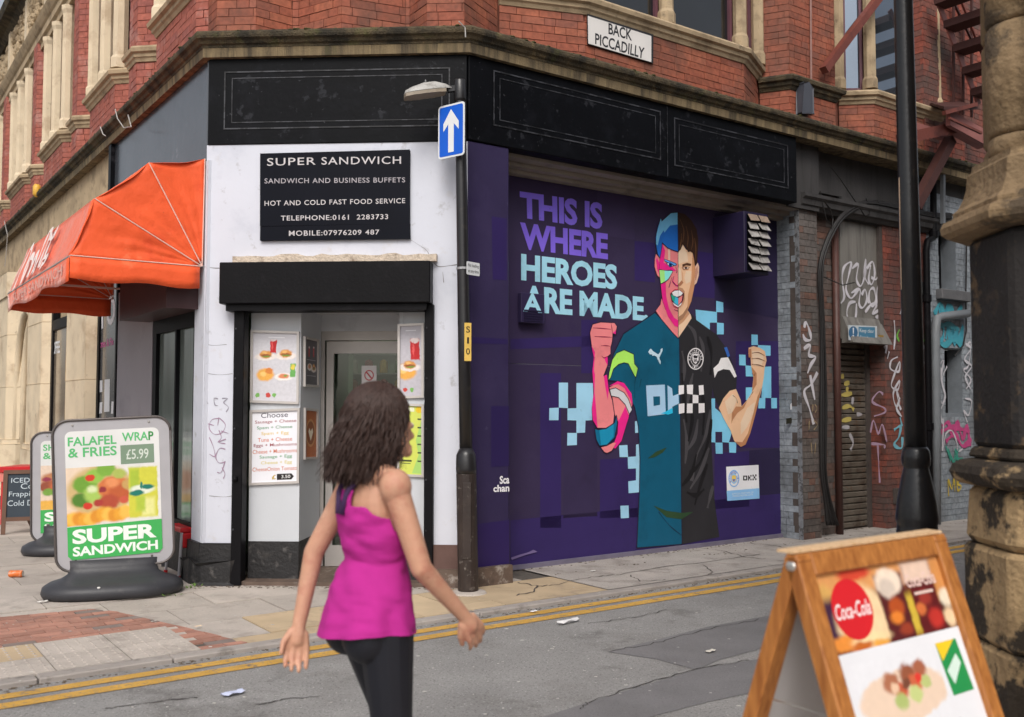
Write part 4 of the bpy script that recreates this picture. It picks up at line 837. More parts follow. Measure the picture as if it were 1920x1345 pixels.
brush('hair_strand', (96, 66, 46), [[(375, 160), (410, 260), (400, 370)], [(430, 220), (450, 320), (440, 420)], [(480, 260), (495, 360), (480, 440)], [(510, 330), (522, 430), (518, 540)], [(390, 290), (385, 360), (372, 430)]], Z1, 13, .012)
paint('mouth', (60, 22, 40), [(282, 850), (318, 818), (370, 814), (412, 845), (407, 905), (386, 955), (355, 980), (318, 960), (293, 910)], Z1, 13)
paint('tongue', (60, 160, 190), [(292, 862), (345, 888), (358, 892), (358, 962), (325, 940), (302, 912)], Z1, 14); paint('tongue', (36, 140, 120), [(290, 858), (330, 880), (320, 930), (302, 912)], Z1, 15); paint('tongue', (226, 130, 130), [(358, 892), (398, 868), (390, 920), (358, 958)], Z1, 14)
paint('teeth', (240, 240, 242), [(298, 842), (325, 824), (370, 820), (402, 845), (386, 866), (345, 882), (310, 866)], Z1, 15); paint('teeth', (236, 236, 238), [(304, 930), (330, 950), (356, 966), (394, 930), (382, 958), (356, 978), (320, 960)], Z1, 15)
brush('lip', (170, 40, 70), [[(284, 850), (318, 818), (356, 812)], [(293, 910), (318, 960), (356, 982)]], Z1, 15, .01); brush('lip', (172, 110, 92), [[(356, 812), (385, 822), (412, 846)], [(356, 982), (388, 955), (408, 905)]], Z1, 15, .01)
brush('split_line', (28, 30, 40), [[(352, 92), (357, 500), (358, 900), (359, 1268)]], Z1, 16, .004)
# chest marks
WT = (236, 232, 234); BLW = (178, 214, 244)
paint('chest_letter', BLW, [(605, 662), (780, 655), (790, 930), (620, 950)], Z2, 7); paint('chest_letter_hole', TEAL, [(672, 766), (735, 764), (736, 842), (676, 854)], Z2, 8)
paint('chest_letter', BLW, [(805, 660), (848, 690), (855, 760), (908, 740), (912, 830), (850, 862), (856, 920), (810, 936)], Z2, 7)
paint('chest_letter_shade', (40, 160, 196), [(740, 925), (790, 905), (850, 872), (856, 920), (810, 936), (790, 930)], Z2, 8)
for pts in ([(9, 548), (42, 545), (42, 600), (9, 607)], [(60, 545), (100, 543), (98, 605), (62, 600)], [(135, 548), (165, 545), (168, 605), (138, 608)], [(97, 606), (133, 609), (133, 659), (97, 660)], [(9, 665), (45, 660), (45, 720), (10, 727)], [(62, 662), (97, 661), (97, 722), (60, 722)], [(134, 660), (172, 660), (173, 718), (135, 722)]): paint('chest_letter', WT, pts, Z3, 7)
paint('cat_emblem', (200, 226, 240), [(626, 350), (636, 330), (650, 318), (668, 340), (692, 356), (718, 372), (738, 350), (742, 322), (760, 315), (758, 340), (740, 378), (728, 404), (743, 440), (738, 466), (724, 442), (704, 396), (680, 382), (660, 388), (664, 374), (640, 372)], Z2, 7)
paint('badge', WT, ellp(115, 380, 51, 69, 32), Z3, 7); paint('badge_ring', BLK, ellp(115, 380, 45, 62, 32), Z3, 8); paint('badge_inner', WT, ellp(115, 380, 31, 43, 28), Z3, 9); paint('badge_core', BLK, ellp(115, 380, 28, 39, 28), Z3, 10)
paint('badge_shield', WT, [(96, 352), (115, 346), (134, 352), (134, 388), (125, 405), (115, 412), (105, 405), (96, 388)], Z3, 11); paint('badge_ship', BLK, [(101, 362), (112, 356), (118, 362), (130, 358), (126, 376), (104, 376)], Z3, 12)
for k in range(3): paint('badge_river', BLK, [(102 + 8 * k, 382), (106 + 8 * k, 380), (113 + 8 * k, 400), (109 + 8 * k, 403)], Z3, 12)
def arc_text(txt, cx, cy, rx, ry, a0, a1, hgt, z, rgb, lay, flip=False):
    o = MO + .0012 * lay; mb = MB(); n = len(txt)
    for i, ch in enumerate(txt):
        if ch == ' ': continue
        t = math.radians(a0 + (a1 - a0) * (i + .5) / n); ux, uy = math.cos(t), -math.sin(t); px_, py_ = cx + rx * ux, cy + ry * uy
        tx, ty = (-uy * .0 + math.sin(t)), math.cos(t); w = hgt * .38; s_ = -1 if flip else 1
        q = []
        for du, dv in ((-1, 1), (1, 1), (1, -1), (-1, -1)): q.append(C.w(*mpts([(px_ + du * w * tx * s_ + dv * hgt / 2 * ux * s_, py_ + du * w * ty * s_ + dv * hgt / 2 * 1.3 * uy * s_)], z)[0], o))
        text_quad(mb, ch, q, bold=.02)
    return mb.obj('badge_lettering', mp_(rgb), mu, recalc=False)
arc_text('MANCHESTER', 115, 380, 38, 52, 195, -15, 11, Z3, WT, 11); arc_text('CITY', 115, 380, 38, 52, 240, 300, 11, Z3, WT, 11, True)
# partner card painted low on the right
paint('card', (232, 232, 236), [(308, 1060), (512, 1048), (518, 1260), (315, 1275)], Z3, 3); paint('card_band', (134, 182, 224), [(311, 1212), (516, 1195), (518, 1260), (315, 1275)], Z3, 4)
paint('crest', (120, 170, 220), ellp(357, 1134, 34, 54, 28), Z3, 4); paint('crest_ring', (236, 236, 240), ellp(357, 1134, 29, 47, 28), Z3, 5); paint('crest_core', (150, 190, 226), ellp(357, 1134, 20, 33, 24), Z3, 6); paint('crest_shield', (222, 190, 96), [(343, 1118), (357, 1112), (371, 1118), (369, 1146), (357, 1158), (345, 1146)], Z3, 7); paint('crest_base', (60, 90, 160), [(347, 1138), (367, 1138), (357, 1156)], Z3, 8)
arc_text('MANCHESTER CITY', 357, 1134, 25, 40, 220, -40, 9, Z3, (60, 90, 160), 7)
for pts in ([(415, 1116), (441, 1115), (441, 1122), (415, 1123)], [(415, 1139), (441, 1138), (441, 1145), (415, 1146)], [(415, 1123.2), (422, 1123), (422, 1139), (415, 1139)], [(434, 1122.2), (441, 1122), (441, 1138), (434, 1138)], [(446, 1115), (453, 1115), (453, 1146), (446, 1146)], [(460, 1112), (468, 1112), (468, 1122), (460, 1122)], [(453, 1123), (460, 1123), (460, 1135), (453, 1135)], [(460, 1136), (468, 1136), (468, 1145), (460, 1145)], [(474, 1110), (482, 1110), (482, 1121), (474, 1121)], [(491, 1108), (499, 1108), (499, 1120), (491, 1120)], [(482, 1121), (491, 1120), (491, 1133), (482, 1134)], [(474, 1134), (482, 1134), (482, 1145), (474, 1145)], [(491, 1133), (499, 1133), (499, 1144), (491, 1144)]): paint('card_mark', (24, 22, 26), pts, Z3, 5)
mtext('OFFICIAL PARTNER OF', [(345, 1226), (480, 1216), (480, 1226), (345, 1237)], Z3, (226, 236, 244), 6); mtext('MANCHESTER CITY', [(350, 1240), (478, 1230), (478, 1241), (350, 1251)], Z3, (226, 236, 244), 6)
# panel painted on the pilaster, with the cut-off words
for pts, c_ in (([(922, 406), (950, 410), (950, 526), (924, 524)], (46, 32, 86)), ([(886, 632), (952, 636), (952, 646), (886, 644)], (44, 32, 82)), ([(880, 985), (955, 975), (955, 1070), (900, 1080)], (44, 30, 84)), ([(921, 762), (954, 762), (954, 874), (921, 876)], (42, 30, 78))):
    MB().poly([C.w(a, b, -.0135) for a, b in pts]).obj('colour_block', pm_(c_), bd, recalc=False)
for t_, q in (('Sca', [(937, 893), (955, 891), (955, 907), (937, 908)]), ('chan', [(925, 910), (955, 908), (955, 922), (925, 923)])): text_quad(MB(), t_, [C.w(a, b, -.012) for a, b in q], bold=.03).obj('lettering', pm_((236, 234, 238)), bd, recalc=False)
# torn flap at the foot of the boarding
MB().poly([C.w(a, b, MO + .012) for a, b in [(958, 1046), (975, 1040), (990, 1036), (1000, 1031), (1008, 1035), (1000, 1037), (985, 1041), (960, 1050)]]).obj('torn_edge', pm_((120, 104, 150)), mu, recalc=False)

# ---- louvred extractor housing and small grille
sL = C.s(1336, MO, 470); o1 = -.02
while px_of(C.p(sL, 2.9, o1))[0] < 1371: o1 += .01
sR = C.s(1441, o1, 450); zt = C.hit(1371, 391, o1)[1]; zb = C.hit(1371, 508, o1)[1]
lv = thing('extractor_housing', 'purple boxed extractor vent with two columns of silver louvres, high on the mural', 'vent', C.p((sL + sR) / 2, zb, MO))
m_hous = M('navy_housing_paint', (38, 32, 60), .4, .1, 3, .05)
hb = MB().box(C, sL, sR, zb, zt, MO + .002, o1).obj('housing', m_hous, lv, bevel=.006)
m_lou = M('sooty_silver_louvre', (176, 172, 168), .5, .15, 10, .3, 60, dirt=[((66, 60, 56), .3, 14), ((110, 102, 96), .25, 30)], metal=.2)
m_lou2 = M('tan_louvre', (148, 128, 112), .6, .15, 10, .3, 60, dirt=((96, 84, 76), .3, 12))
n = 7; hh = (zt - zb - .05) / n
MB().box(C, sL + .04, sR - .02, zb + .03, zt - .03, o1 - .002, o1 + .004).obj('dark_back', m_black, lv)
for c_ in range(2):
    a0 = sL + .05 + c_ * (sR - sL - .06) / 2; a1 = a0 + (sR - sL - .06) / 2 - .03
    for i in range(n):
        z1 = zt - .03 - i * hh; tl = random.uniform(-.012, .02); e = random.uniform(-.01, .01)
        MB().hexa([C.p(a0, z1 - hh * .86 + e, o1 + .055 + tl), C.p(a1, z1 - hh * .86 - e, o1 + .055 + tl), C.p(a1, z1 - hh * .84 - e, o1 + .06 + tl), C.p(a0, z1 - hh * .84 + e, o1 + .06 + tl),
                   C.p(a0, z1 - .005, o1 + .012), C.p(a1, z1 - .005, o1 + .012), C.p(a1, z1, o1 + .018), C.p(a0, z1, o1 + .018)]).obj('louvre', m_lou2 if i == 0 else m_lou, lv)
g = thing('wall_grille', 'small purple box grille low on the left of the mural slogan', 'vent', C.w(996, 606, MO))
a0, z1 = C.hit(974, 549, MO + .05); a1, z0 = C.hit(1018, 608, MO + .05)
MB().box(C, a0, a1, z0, z1 + .0, MO + .022, MO + .08).obj('hood', m_purp, g, bevel=.006)
for i in range(5): MB().box(C, a0 + .03, a1 - .03, z0 + .02 + i * .024, z0 + .034 + i * .024, MO + .079, MO + .088).obj('slat', m_hous, g)
text_quad(MB(), 'A', [C.w(a, b, MO + .0815) for a, b in [(985, 549), (1012, 552), (1017, 588), (981, 584)]], bold=.03).obj('lettering', pm_((166, 220, 240)), g, recalc=False)

# ---- alley wall beyond the mural
so_ = lambda px, o: C.s(px, o, 760)
RO = -.17; s_p1 = so_(1537, RO); s_d0 = so_(1576, -.3); s_d1 = so_(1661, -.2); s_g0 = so_(1744, -.2); s_end = 14.0; DO = -.3
while px_of(C.p(s_d1, 1.4, DO))[0] > 1627: DO -= .01
ZT = 4.28
brickwall(plan_pts(C, [(4.9, -.55), (4.9, RO - .045)]), 0, 4.0, b_grey, backmat=m_mortg, parent=bd, bl=.23)
MB().box(C, 4.897, 4.905, 0, 4.0, RO - .06, RO + .004).obj('paint_edge', M('flaking_paint_edge', (120, 122, 126), .7, .2, 12, .4, dirt=((62, 58, 56), .8, 16, .5)), bd)
brickwall(plan_pts(C, [(4.9, RO), (s_p1, RO), (s_p1, -.3), (s_d0, -.3)]), 0, ZT, b_dark, backmat=m_mortd, parent=bd)
brickwall(plan_pts(C, [(s_d1, DO - .02), (s_d1, -.2), (s_g0, -.2)]), 0, ZT, b_alley, backmat=m_mortd, parent=bd)
hw1 = (so_(1766, -.2), so_(1799, -.2), C.hit(1780, 545, -.2)[1], C.hit(1780, 436, -.2)[1]); hw2 = (so_(1773, -.2), so_(1806, -.2), C.hit(1788, 775, -.2)[1], C.hit(1788, 655, -.2)[1])
rel = lambda h: (h[0] - s_g0, h[1] - s_g0, h[2], h[3])
brickwall(plan_pts(C, [(s_g0, -.2), (s_end, -.2)]), 0, 4.6, b_grey, holes=[rel(hw1), rel(hw2)], parent=bd, back=False)
bk_ = MB()
for (a0, a1, z0, z1) in ((s_g0, hw1[0], 0, 4.6), (hw2[1], s_end, 0, 4.6), (hw1[0], hw2[1], 0, hw2[2]), (hw1[0], hw2[0], hw2[2], hw2[3]), (hw1[0], hw2[1], hw2[3], hw1[2]), (hw1[1], hw2[1], hw1[2], hw1[3]), (hw1[0], hw2[1], hw1[3], 4.6)): bk_.box(C, a0, a1, z0, z1, -.4, -.212)
bk_.obj('wall', m_mortg, bd)
for k, h in enumerate((hw1, hw2)):
    w_ = MB()
    for (a0, a1, z0, z1) in ((h[0], h[0] + .05, h[2], h[3]), (h[1] - .05, h[1], h[2], h[3]), (h[0] + .05, h[1] - .05, h[2], h[2] + .05), (h[0] + .05, h[1] - .05, h[3] - .05, h[3]), ((h[0] + h[1]) / 2 - .02, (h[0] + h[1]) / 2 + .02, h[2] + .05, h[3] - .05)): w_.box(C, a0, a1, z0, z1, -.5, -.43)
    wo_ = w_.obj('window', m_blackm, bd)
    MB().box(C, h[0] - .05, h[1] + .05, h[2] - .05, h[3] + .05, -.53, -.505).obj('pane', m_glassd, wo_)
    rv = MB()
    rv.box(C, h[0] - .03, h[0] - .001, h[2], h[3], -.5, -.39); rv.box(C, h[1] + .001, h[1] + .03, h[2], h[3], -.5, -.39); rv.box(C, h[0], h[1], h[2] - .03, h[2] - .001, -.5, -.39)
    rv.obj('reveal', m_mortg, wo_)
MB().box(C, hw1[0] - .09, hw1[1] + .2, hw1[2] - .15, hw1[2] - .002, -.39, -.1).obj('sill', M('grey_sill_stone', (96, 96, 98), .8, .15, 6, .4, 40), bd, bevel=.012)
# painted-over shop front panels under the cornice
m_sootp = M('sooty_grey_panel', (64, 62, 62), .7, .15, 2, .25, 40, dirt=((44, 42, 42), .4, 1.6), streak=True)
MB().box(C, 4.665, s_p1, 4.0, 4.80, -.4, -.13).obj('panel', m_sootp, bd); MB().box(C, s_p1 + .05, s_g0, ZT, 4.80, -.5, -.24).obj('panel', m_sootp, bd); MB().box(C, s_g0, s_end, 4.6, 4.8, -.5, -.22).obj('panel', m_sootp, bd)
MB().box(C, s_p1, s_p1 + .05, ZT, 4.8, -.4, -.28).obj('panel', M('dark_gap', (30, 26, 25), .9, .1, 4, .1), bd)
MB().sweep(plan_pts(C, [(4.9, -.17), (s_g0 + .2, -.17)]), [(-.2, 4.0), (.0, 4.0), (.03, 4.04), (.06, 4.06), (.07, 4.12), (.1, 4.15), (.1, 4.19), (-.2, 4.21)]).obj('band', m_sootp, bd)
# door recess with roller shutter
m_shut = M('rusty_shutter', (116, 108, 98), .55, .15, 6, .2, 60, dirt=[((74, 60, 48), .4, 4), ((110, 78, 48), .2, 7)], metal=.3)
sh = MB().box(C, s_d0 - .05, s_d1 + .02, 0, 3.0, DO - .05, DO).obj('roller_shutter', m_mortd, bd)
zh = C.hit(1620, 640, -.25)[1]; z = .02
while z < zh - .03:
    MB().prism([C.p(s_d0 - .1, z, DO), C.p(s_d0 - .1, z + .012, DO + .025), C.p(s_d0 - .1, z + .06, DO + .03), C.p(s_d0 - .1, z + .076, DO)], C.u * (s_d1 - s_d0 + .095)).obj('slat', m_shut, sh); z += .078
MB().box(C, s_d1 - .08, s_d1 - .01, 0, zh, DO, DO + .06).obj('shutter_guide', m_mortd, sh)
m_met = M('galvanised_panel', (128, 124, 118), .5, .08, 1.5, .12, 60, dirt=[((92, 88, 82), .35, 2.2), ((150, 146, 140), .2, 2.6)], streak=True, metal=.2)
mp = MB().box(C, s_d0 - .02, s_d1 - .06, zh + .02, 4.0, -.3, -.25).obj('metal_panel', m_met, bd)
MB().hexa([C.p(s_d0 - .02, zh - .04, -.25), C.p(s_d1, zh - .04, -.25), C.p(s_d1, zh - .04, -.08), C.p(s_d0 - .02, zh - .04, -.08), C.p(s_d0 - .02, zh + .3, -.249), C.p(s_d1 - .06, zh + .3, -.249), C.p(s_d1 - .06, zh + .3, -.235), C.p(s_d0 - .02, zh + .3, -.235)]).obj('hood', m_met, mp)
MB().box(C, s_d0 - .02, s_d1 + .02, zh - .02, zh + .03, DO - .05, -.3).obj('door_lintel', m_mortd, bd)
MB().box(C, s_d1 - .07, s_d1 + .01, zh + .02, ZT, -.4, -.205).obj('wall', m_mortd, bd)
MB().box(C, s_d0 - .02, s_d1 + .02, 3.98, ZT, -.5, -.22).obj('lintel', m_sootp, bd)
# pale lintel blocks in the red brick
MB().box(C, so_(1700, -.2), s_g0 - .03, C.hit(1720, 553, -.2)[1], C.hit(1720, 528, -.2)[1], -.3, -.17).obj('lintel', m_sootp, bd, bevel=.01); MB().box(C, s_d1 + .01, s_d1 + .6, C.hit(1670, 418, -.2)[1], C.hit(1670, 402, -.2)[1], -.3, -.17).obj('lintel', m_sootp, bd)
MB().box(C, s_d1 + .12, s_d1 + .42, .32, .52, -.2, -.18).obj('air_brick', m_mortd, bd)
sw_ = C.s(1735, .05, 100)
brickwall(plan_pts(C, [(sw_, -.34), (sw_, .02), (sw_ + 1.0, .02), (sw_ + 1.0, -.2), (sw_ + 4.5, -.2)]), 5.05, 8.2, b_alley, backmat=m_mortd, parent=bd)
flush_bricks(bd)
# ---- graffiti
def spray(name, rgb, lines, o, w):
    for k, l in enumerate(lines): stroke(MB(), C, [C.hit(a, b, o + .0003 * k) for a, b in l], w, o + .0003 * k).obj(name, M('spray_%02x%02x%02x' % rgb, rgb, .6, .1, 8, .05), bd, recalc=False)
G8 = lambda l: mpts(l, (1400, 360, 3.058)); G9 = lambda l: mpts(l, (1480, 560, 2.923)); G7 = lambda l: mpts(l, (1640, 400, 2.243))
WS = (206, 202, 208)
spray('graffiti', WS, [G8(l) for l in ([(540, 640), (560, 600), (548, 500), (560, 430), (600, 405), (585, 480), (570, 560), (600, 610), (640, 560)], [(605, 440), (640, 415), (630, 500), (655, 540), (680, 470), (684, 385), (676, 480), (700, 530)], [(690, 440), (722, 400), (735, 470), (718, 530), (700, 500), (712, 420)], [(770, 425), (745, 500), (715, 490)], [(600, 580), (650, 560), (645, 640), (665, 665), (690, 620), (680, 560), (660, 590)], [(700, 640), (705, 570), (730, 555), (740, 620), (720, 655), (705, 620)], [(745, 640), (750, 550), (775, 530), (780, 640)], [(625, 630), (590, 640), (575, 700), (600, 765), (625, 720), (630, 640)], [(680, 690), (720, 640), (745, 650), (720, 700), (760, 680), (785, 700), (740, 720), (780, 730), (760, 760), (800, 780)], [(790, 520), (800, 560), (822, 530), (805, 600), (790, 580)], [(785, 640), (815, 610), (800, 650), (825, 660)])], -.243, .04)
spray('graffiti', WS, [G9(l) for l in ([(82, 160), (92, 130), (112, 180), (118, 225), (88, 225), (75, 195)], [(80, 275), (115, 255), (108, 310), (145, 320), (120, 360), (100, 410)], [(155, 405), (120, 470), (82, 510), (110, 600), (135, 690)], [(115, 420), (140, 555)])], RO + .004, .045)
spray('graffiti', WS, [G9(l) for l in ([(595, 320), (560, 340), (555, 385), (600, 400), (605, 345), (575, 420), (560, 480), (595, 500), (605, 450), (570, 520), (585, 590), (605, 560), (590, 510), (600, 570), (612, 610)], [(575, 120), (580, 200), (574, 280)], [(520, 270), (535, 255), (528, 300)], [(548, 290), (538, 330)])], -.194, .035)
spray('graffiti', (170, 140, 160), [G9(l) for l in ([(515, 525), (490, 512), (455, 565), (520, 600), (522, 625), (465, 645)], [(445, 735), (462, 668), (488, 740), (510, 690), (535, 785)], [(450, 795), (520, 802), (520, 820)], [(485, 800), (490, 900), (496, 1010)])], -.19, .036)
spray('graffiti', (70, 160, 180), [G7(l) for l in ([(250, 520), (262, 470), (290, 480), (285, 530), (262, 540), (295, 555)], [(300, 530), (310, 480), (318, 550), (330, 490), (336, 555), (350, 480), (352, 550), (372, 470), (365, 540)], [(255, 430), (270, 400), (290, 440), (310, 390), (330, 430), (360, 410)])], -.19, .075)
spray('graffiti', (196, 74, 130), [G7(l) for l in ([(285, 900), (310, 880), (330, 940), (350, 880), (370, 950), (390, 890), (400, 980)], [(300, 960), (340, 930), (370, 980), (408, 950)], [(280, 920), (330, 900), (400, 920)])], -.19, .08)
spray('graffiti', WS, [G7(l) for l in ([(272, 640), (290, 620), (280, 700), (297, 760), (285, 800), (272, 770)], [(275, 890), (290, 870), (285, 1000), (300, 930), (325, 915), (345, 960), (352, 1000), (372, 990)], [(385, 560), (405, 545), (395, 640), (375, 660), (405, 700), (385, 740)], [(380, 780), (408, 790), (395, 850), (375, 830), (390, 880)], [(262, 640), (272, 690), (280, 650)])], -.188, .03)
spray('graffiti', (60, 150, 130), [G7(l) for l in ([(300, 980), (320, 1040), (310, 990), (335, 1050), (340, 990), (352, 1045)], [(355, 990), (345, 1030), (372, 1030)])], -.187, .04)
spray('graffiti', (202, 176, 70), [G7(l) for l in ([(312, 1190), (310, 1120), (325, 1160), (335, 1115), (338, 1170)], [(345, 1110), (350, 1165), (365, 1150), (348, 1135), (364, 1120), (346, 1108)])], -.187, .035)
spray('graffiti', (110, 176, 70), [G7(l) for l in ([(105, 490), (95, 515), (104, 540)], [(186, 520), (196, 508), (195, 535), (212, 535)])], -.19, .04)
spray('graffiti', (120, 180, 196), [G9(l) for l in ([(575, 720), (610, 700), (600, 760), (575, 800), (615, 820), (620, 760)], [(608, 650), (618, 700)])], -.192, .05)
spray('graffiti', (190, 172, 96), [G9(l) for l in ([(280, 430), (300, 425)], [(300, 470), (330, 460)], [(285, 530), (345, 520)], [(290, 600), (330, 590), (355, 610)], [(285, 670), (340, 660)], [(310, 495), (325, 500)])], DO + .034, .06)
spray('graffiti', (176, 172, 176), [G9(l) for l in ([(285, 705), (330, 705)], [(350, 540), (345, 580)], [(330, 740), (350, 790), (335, 830)], [(370, 635), (400, 635)])], DO + .034, .05)
spray('graffiti', (160, 140, 108), [G9(l) for l in ([(130, 580), (128, 620)], [(140, 580), (152, 600), (142, 625)], [(110, 670), (108, 720)], [(135, 670), (155, 690), (135, 720)], [(120, 790), (125, 850)], [(145, 790), (140, 850)])], RO + .004, .015)
spray('graffiti', (196, 194, 200), [G8(l) for l in ([(880, 700), (900, 660), (930, 720), (960, 690), (1000, 740)], [(1020, 880), (1000, 940), (1025, 990)], [(330, 1060), (345, 1150), (335, 1230)])], -.189, .035)
spray('graffiti', (70, 160, 176), [G8(l) for l in ([(1080, 700), (1110, 640), (1140, 720), (1170, 660), (1200, 720), (1235, 650)], [(1090, 780), (1150, 760), (1220, 790)], [(1085, 840), (1130, 880), (1190, 850), (1240, 885)])], -.186, .09)
spray('graffiti', (206, 204, 210), [G8(l) for l in ([(1150, 1000), (1120, 1080), (1140, 1180), (1110, 1260), (1125, 1330)], [(1255, 870), (1285, 900), (1250, 960), (1290, 1000), (1255, 1060), (1285, 1130)], [(880, 1180), (860, 1240), (890, 1290)])], -.187, .04)
def bspray(rgb, lines, w):
    for k, l in enumerate(lines): stroke(MB(), B, [B.hit(a, b, -.009) for a, b in l], w, -.009 + .0003 * k).obj('graffiti', M('spray_%02x%02x%02x' % rgb, rgb, .6, .1, 8, .05), bd, recalc=False)
GB = lambda l: mpts(l, (0, 740, 3.3625))
bspray((142, 138, 150), [GB(l) for l in ([(1302, 35), (1310, 60)], [(1375, 28), (1350, 25), (1355, 65), (1375, 70)], [(1400, 25), (1435, 25), (1410, 50), (1440, 80), (1425, 110)])], .009)
bspray((158, 130, 152), [GB(l) for l in ([(1385, 150), (1335, 160), (1318, 210), (1350, 250), (1400, 240), (1420, 190), (1385, 150)], [(1380, 145), (1372, 195)], [(1312, 185), (1350, 195)], [(1380, 225), (1395, 270), (1375, 300)], [(1395, 230), (1440, 245)], [(1320, 270), (1345, 330), (1355, 390), (1320, 375)], [(1420, 345), (1385, 340), (1360, 390), (1380, 430), (1420, 425)], [(1425, 280), (1380, 300), (1420, 310)], [(1420, 420), (1395, 490), (1370, 490)], [(1400, 460), (1418, 500), (1408, 530)])], .008)
for l, w_ in (([(362, 498), (380, 500), (404, 503), (424, 502)], .007), ([(812, 490), (822, 500), (845, 498), (860, 496)], .008), ([(385, 645), (400, 648), (425, 646)], .004), ([(386, 700), (410, 703), (436, 701)], .004), ([(770, 450), (800, 470), (806, 486)], .004), ([(830, 510), (832, 530)], .006), ([(392, 930), (420, 932), (436, 930)], .005)):
    stroke(MB(), B, [B.hit(a, b, -.0105) for a, b in l], w_, -.0105).obj('crack', M('wall_crack', (128, 124, 124), .9, .2, 20, 0), bd, recalc=False)
# little stickers on the grey reveal
for q, c_ in (([(1482, 758), (1495, 750), (1495, 768), (1482, 768)], (214, 214, 218)), ([(1474, 785), (1497, 781), (1497, 790), (1474, 796)], (44, 42, 30))):
    MB().poly([C.w(a, b, RO - .14) for a, b in q]).obj('sticker', pm_(c_), bd, recalc=False)
# rusty brown pipe, black cables, downpipes, grey pipe
m_pipe = M('brown_pipe_paint', (80, 52, 46), .5, .15, 5, .2, 40); m_cab = M('black_cable', (36, 34, 34), .5, .1, 8, 0); m_gpi = M('grey_pipe_paint', (120, 124, 128), .5, .1, 5, .1)
o = MB().tube([C.p(so_(1571, -.24), 0, -.24), C.p(so_(1571, -.24), 3.9, -.24)], .045, 10).obj('wall_pipe', m_pipe, None, smooth=True); tag(o, 'rusty brown vertical pipe left of the shuttered alley door', 'pipe')
cb = thing('cable_bundle', 'bundle of black cables climbing the dark brick pier and arching over the panel', 'cable', C.p(so_(1541, -.25), 0, -.25))
for k in range(6):
    pts = []
    for (a, b) in [(1560 + k * 4 - 8, 985), (1548 + k * 2, 940), (1541 + k * 1.5, 880), (1540 + k * 2, 780), (1541 + k * 1.5, 700), (1540 + k, 600), (1536 + k * 1.2, 510), (1546 + k * 1.3, 462), (1566 + k * 1.5, 420), (1590 + k, 394 + k), (1625, 378 + k * 1.6), (1680, 386 + k * 2), (1740, 400 + k * 2.5), (1800, 404 + k * 3)]:
        a_, z_ = C.hit(a, b, -.12 + .012 * (k % 3)); pts.append(C.p(a_, max(z_, .02), -.12 + .012 * (k % 3)))
    Q = []
    for i in range(len(pts) - 1):
        p0, p1, p2, p3 = pts[max(i - 1, 0)], pts[i], pts[i + 1], pts[min(i + 2, len(pts) - 1)]
        for t in (0, .33, .66): Q.append(.5 * ((2 * p1) + (p2 - p0) * t + (2 * p0 - 5 * p1 + 4 * p2 - p3) * t * t + (3 * p1 - p0 - 3 * p2 + p3) * t ** 3))
    MB().tube(Q, .013 if k else .024, 6).obj('cable', m_cab, cb, smooth=True)
for l in ([(1548, 300), (1575, 335), (1600, 372), (1622, 405), (1631, 400), (1624, 372)], [(1538, 358), (1542, 380), (1550, 412), (1562, 425)], [(1645, 376), (1652, 392), (1650, 400)], [(1540, 372), (1556, 390), (1562, 410), (1560, 430)], [(1545, 520), (1580, 535), (1602, 530)]):
    MB().tube([C.w(a, b, -.1) for a, b in l], .007, 5).obj('cable', m_cab, cb)
dp = thing('downpipe', 'black cast downpipe with a dog-leg between red and grey brick', 'pipe', C.p(so_(1740, -.12), 0, -.12))
pp = [C.w(a, b, -.12) for a, b in [(1743, 1000), (1742, 800), (1739, 600), (1737, 470), (1739, 452), (1749, 447), (1751, 430), (1750, 345)]]
MB().tube(pp, .045, 10).obj('pipe', m_blackm, dp, smooth=True)
for a, b in ((1742, 800), (1738, 560), (1751, 440)): MB().lathe(C.w(a, b, -.12), [(.05, -.05), (.062, -.045), (.062, .045), (.05, .05)], 12).obj('collar', m_blackm, dp)
o = MB().tube([C.w(a, b, -.1) for a, b in [(1756, 985), (1756, 800), (1754, 625), (1757, 597), (1766, 594), (1815, 588)]], .06, 10).obj('wall_pipe', m_gpi, None, smooth=True); tag(o, 'grey painted pipe running down and across the painted brick below the window', 'pipe')
MB().tube([C.w(a, b, -.15) for a, b in [(1813, 420), (1812, 480), (1811, 560), (1812, 620), (1806, 648), (1790, 668)]], .012, 6).obj('cable', m_cab, cb)
# alarm box and its conduit on the upper pier
ab = thing('alarm_box', 'dark grey faceted alarm box fixed to the brick pier above the cornice', 'alarm box', C.w(1514, 212, .03))
pts = [C.hit(a, b, .1) for a, b in [(1504, 212), (1524, 214), (1523, 168), (1516, 156), (1505, 156)]]
MB().prism([C.p(a, z, .02) for a, z in pts], C.n * .09).obj('case', M('dark_grey_plastic', (70, 72, 80), .4, .08, 5, .03), ab, bevel=.012)
o = MB().tube([C.w(1521, 215, .02), C.w(1521, 120, .02), C.w(1520, -30, .02)], .012, 6).obj('conduit', M('pale_conduit', (150, 116, 108), .5, .1, 6, 0), None); tag(o, 'thin pale conduit rising up the brick pier beside the alarm box', 'conduit')
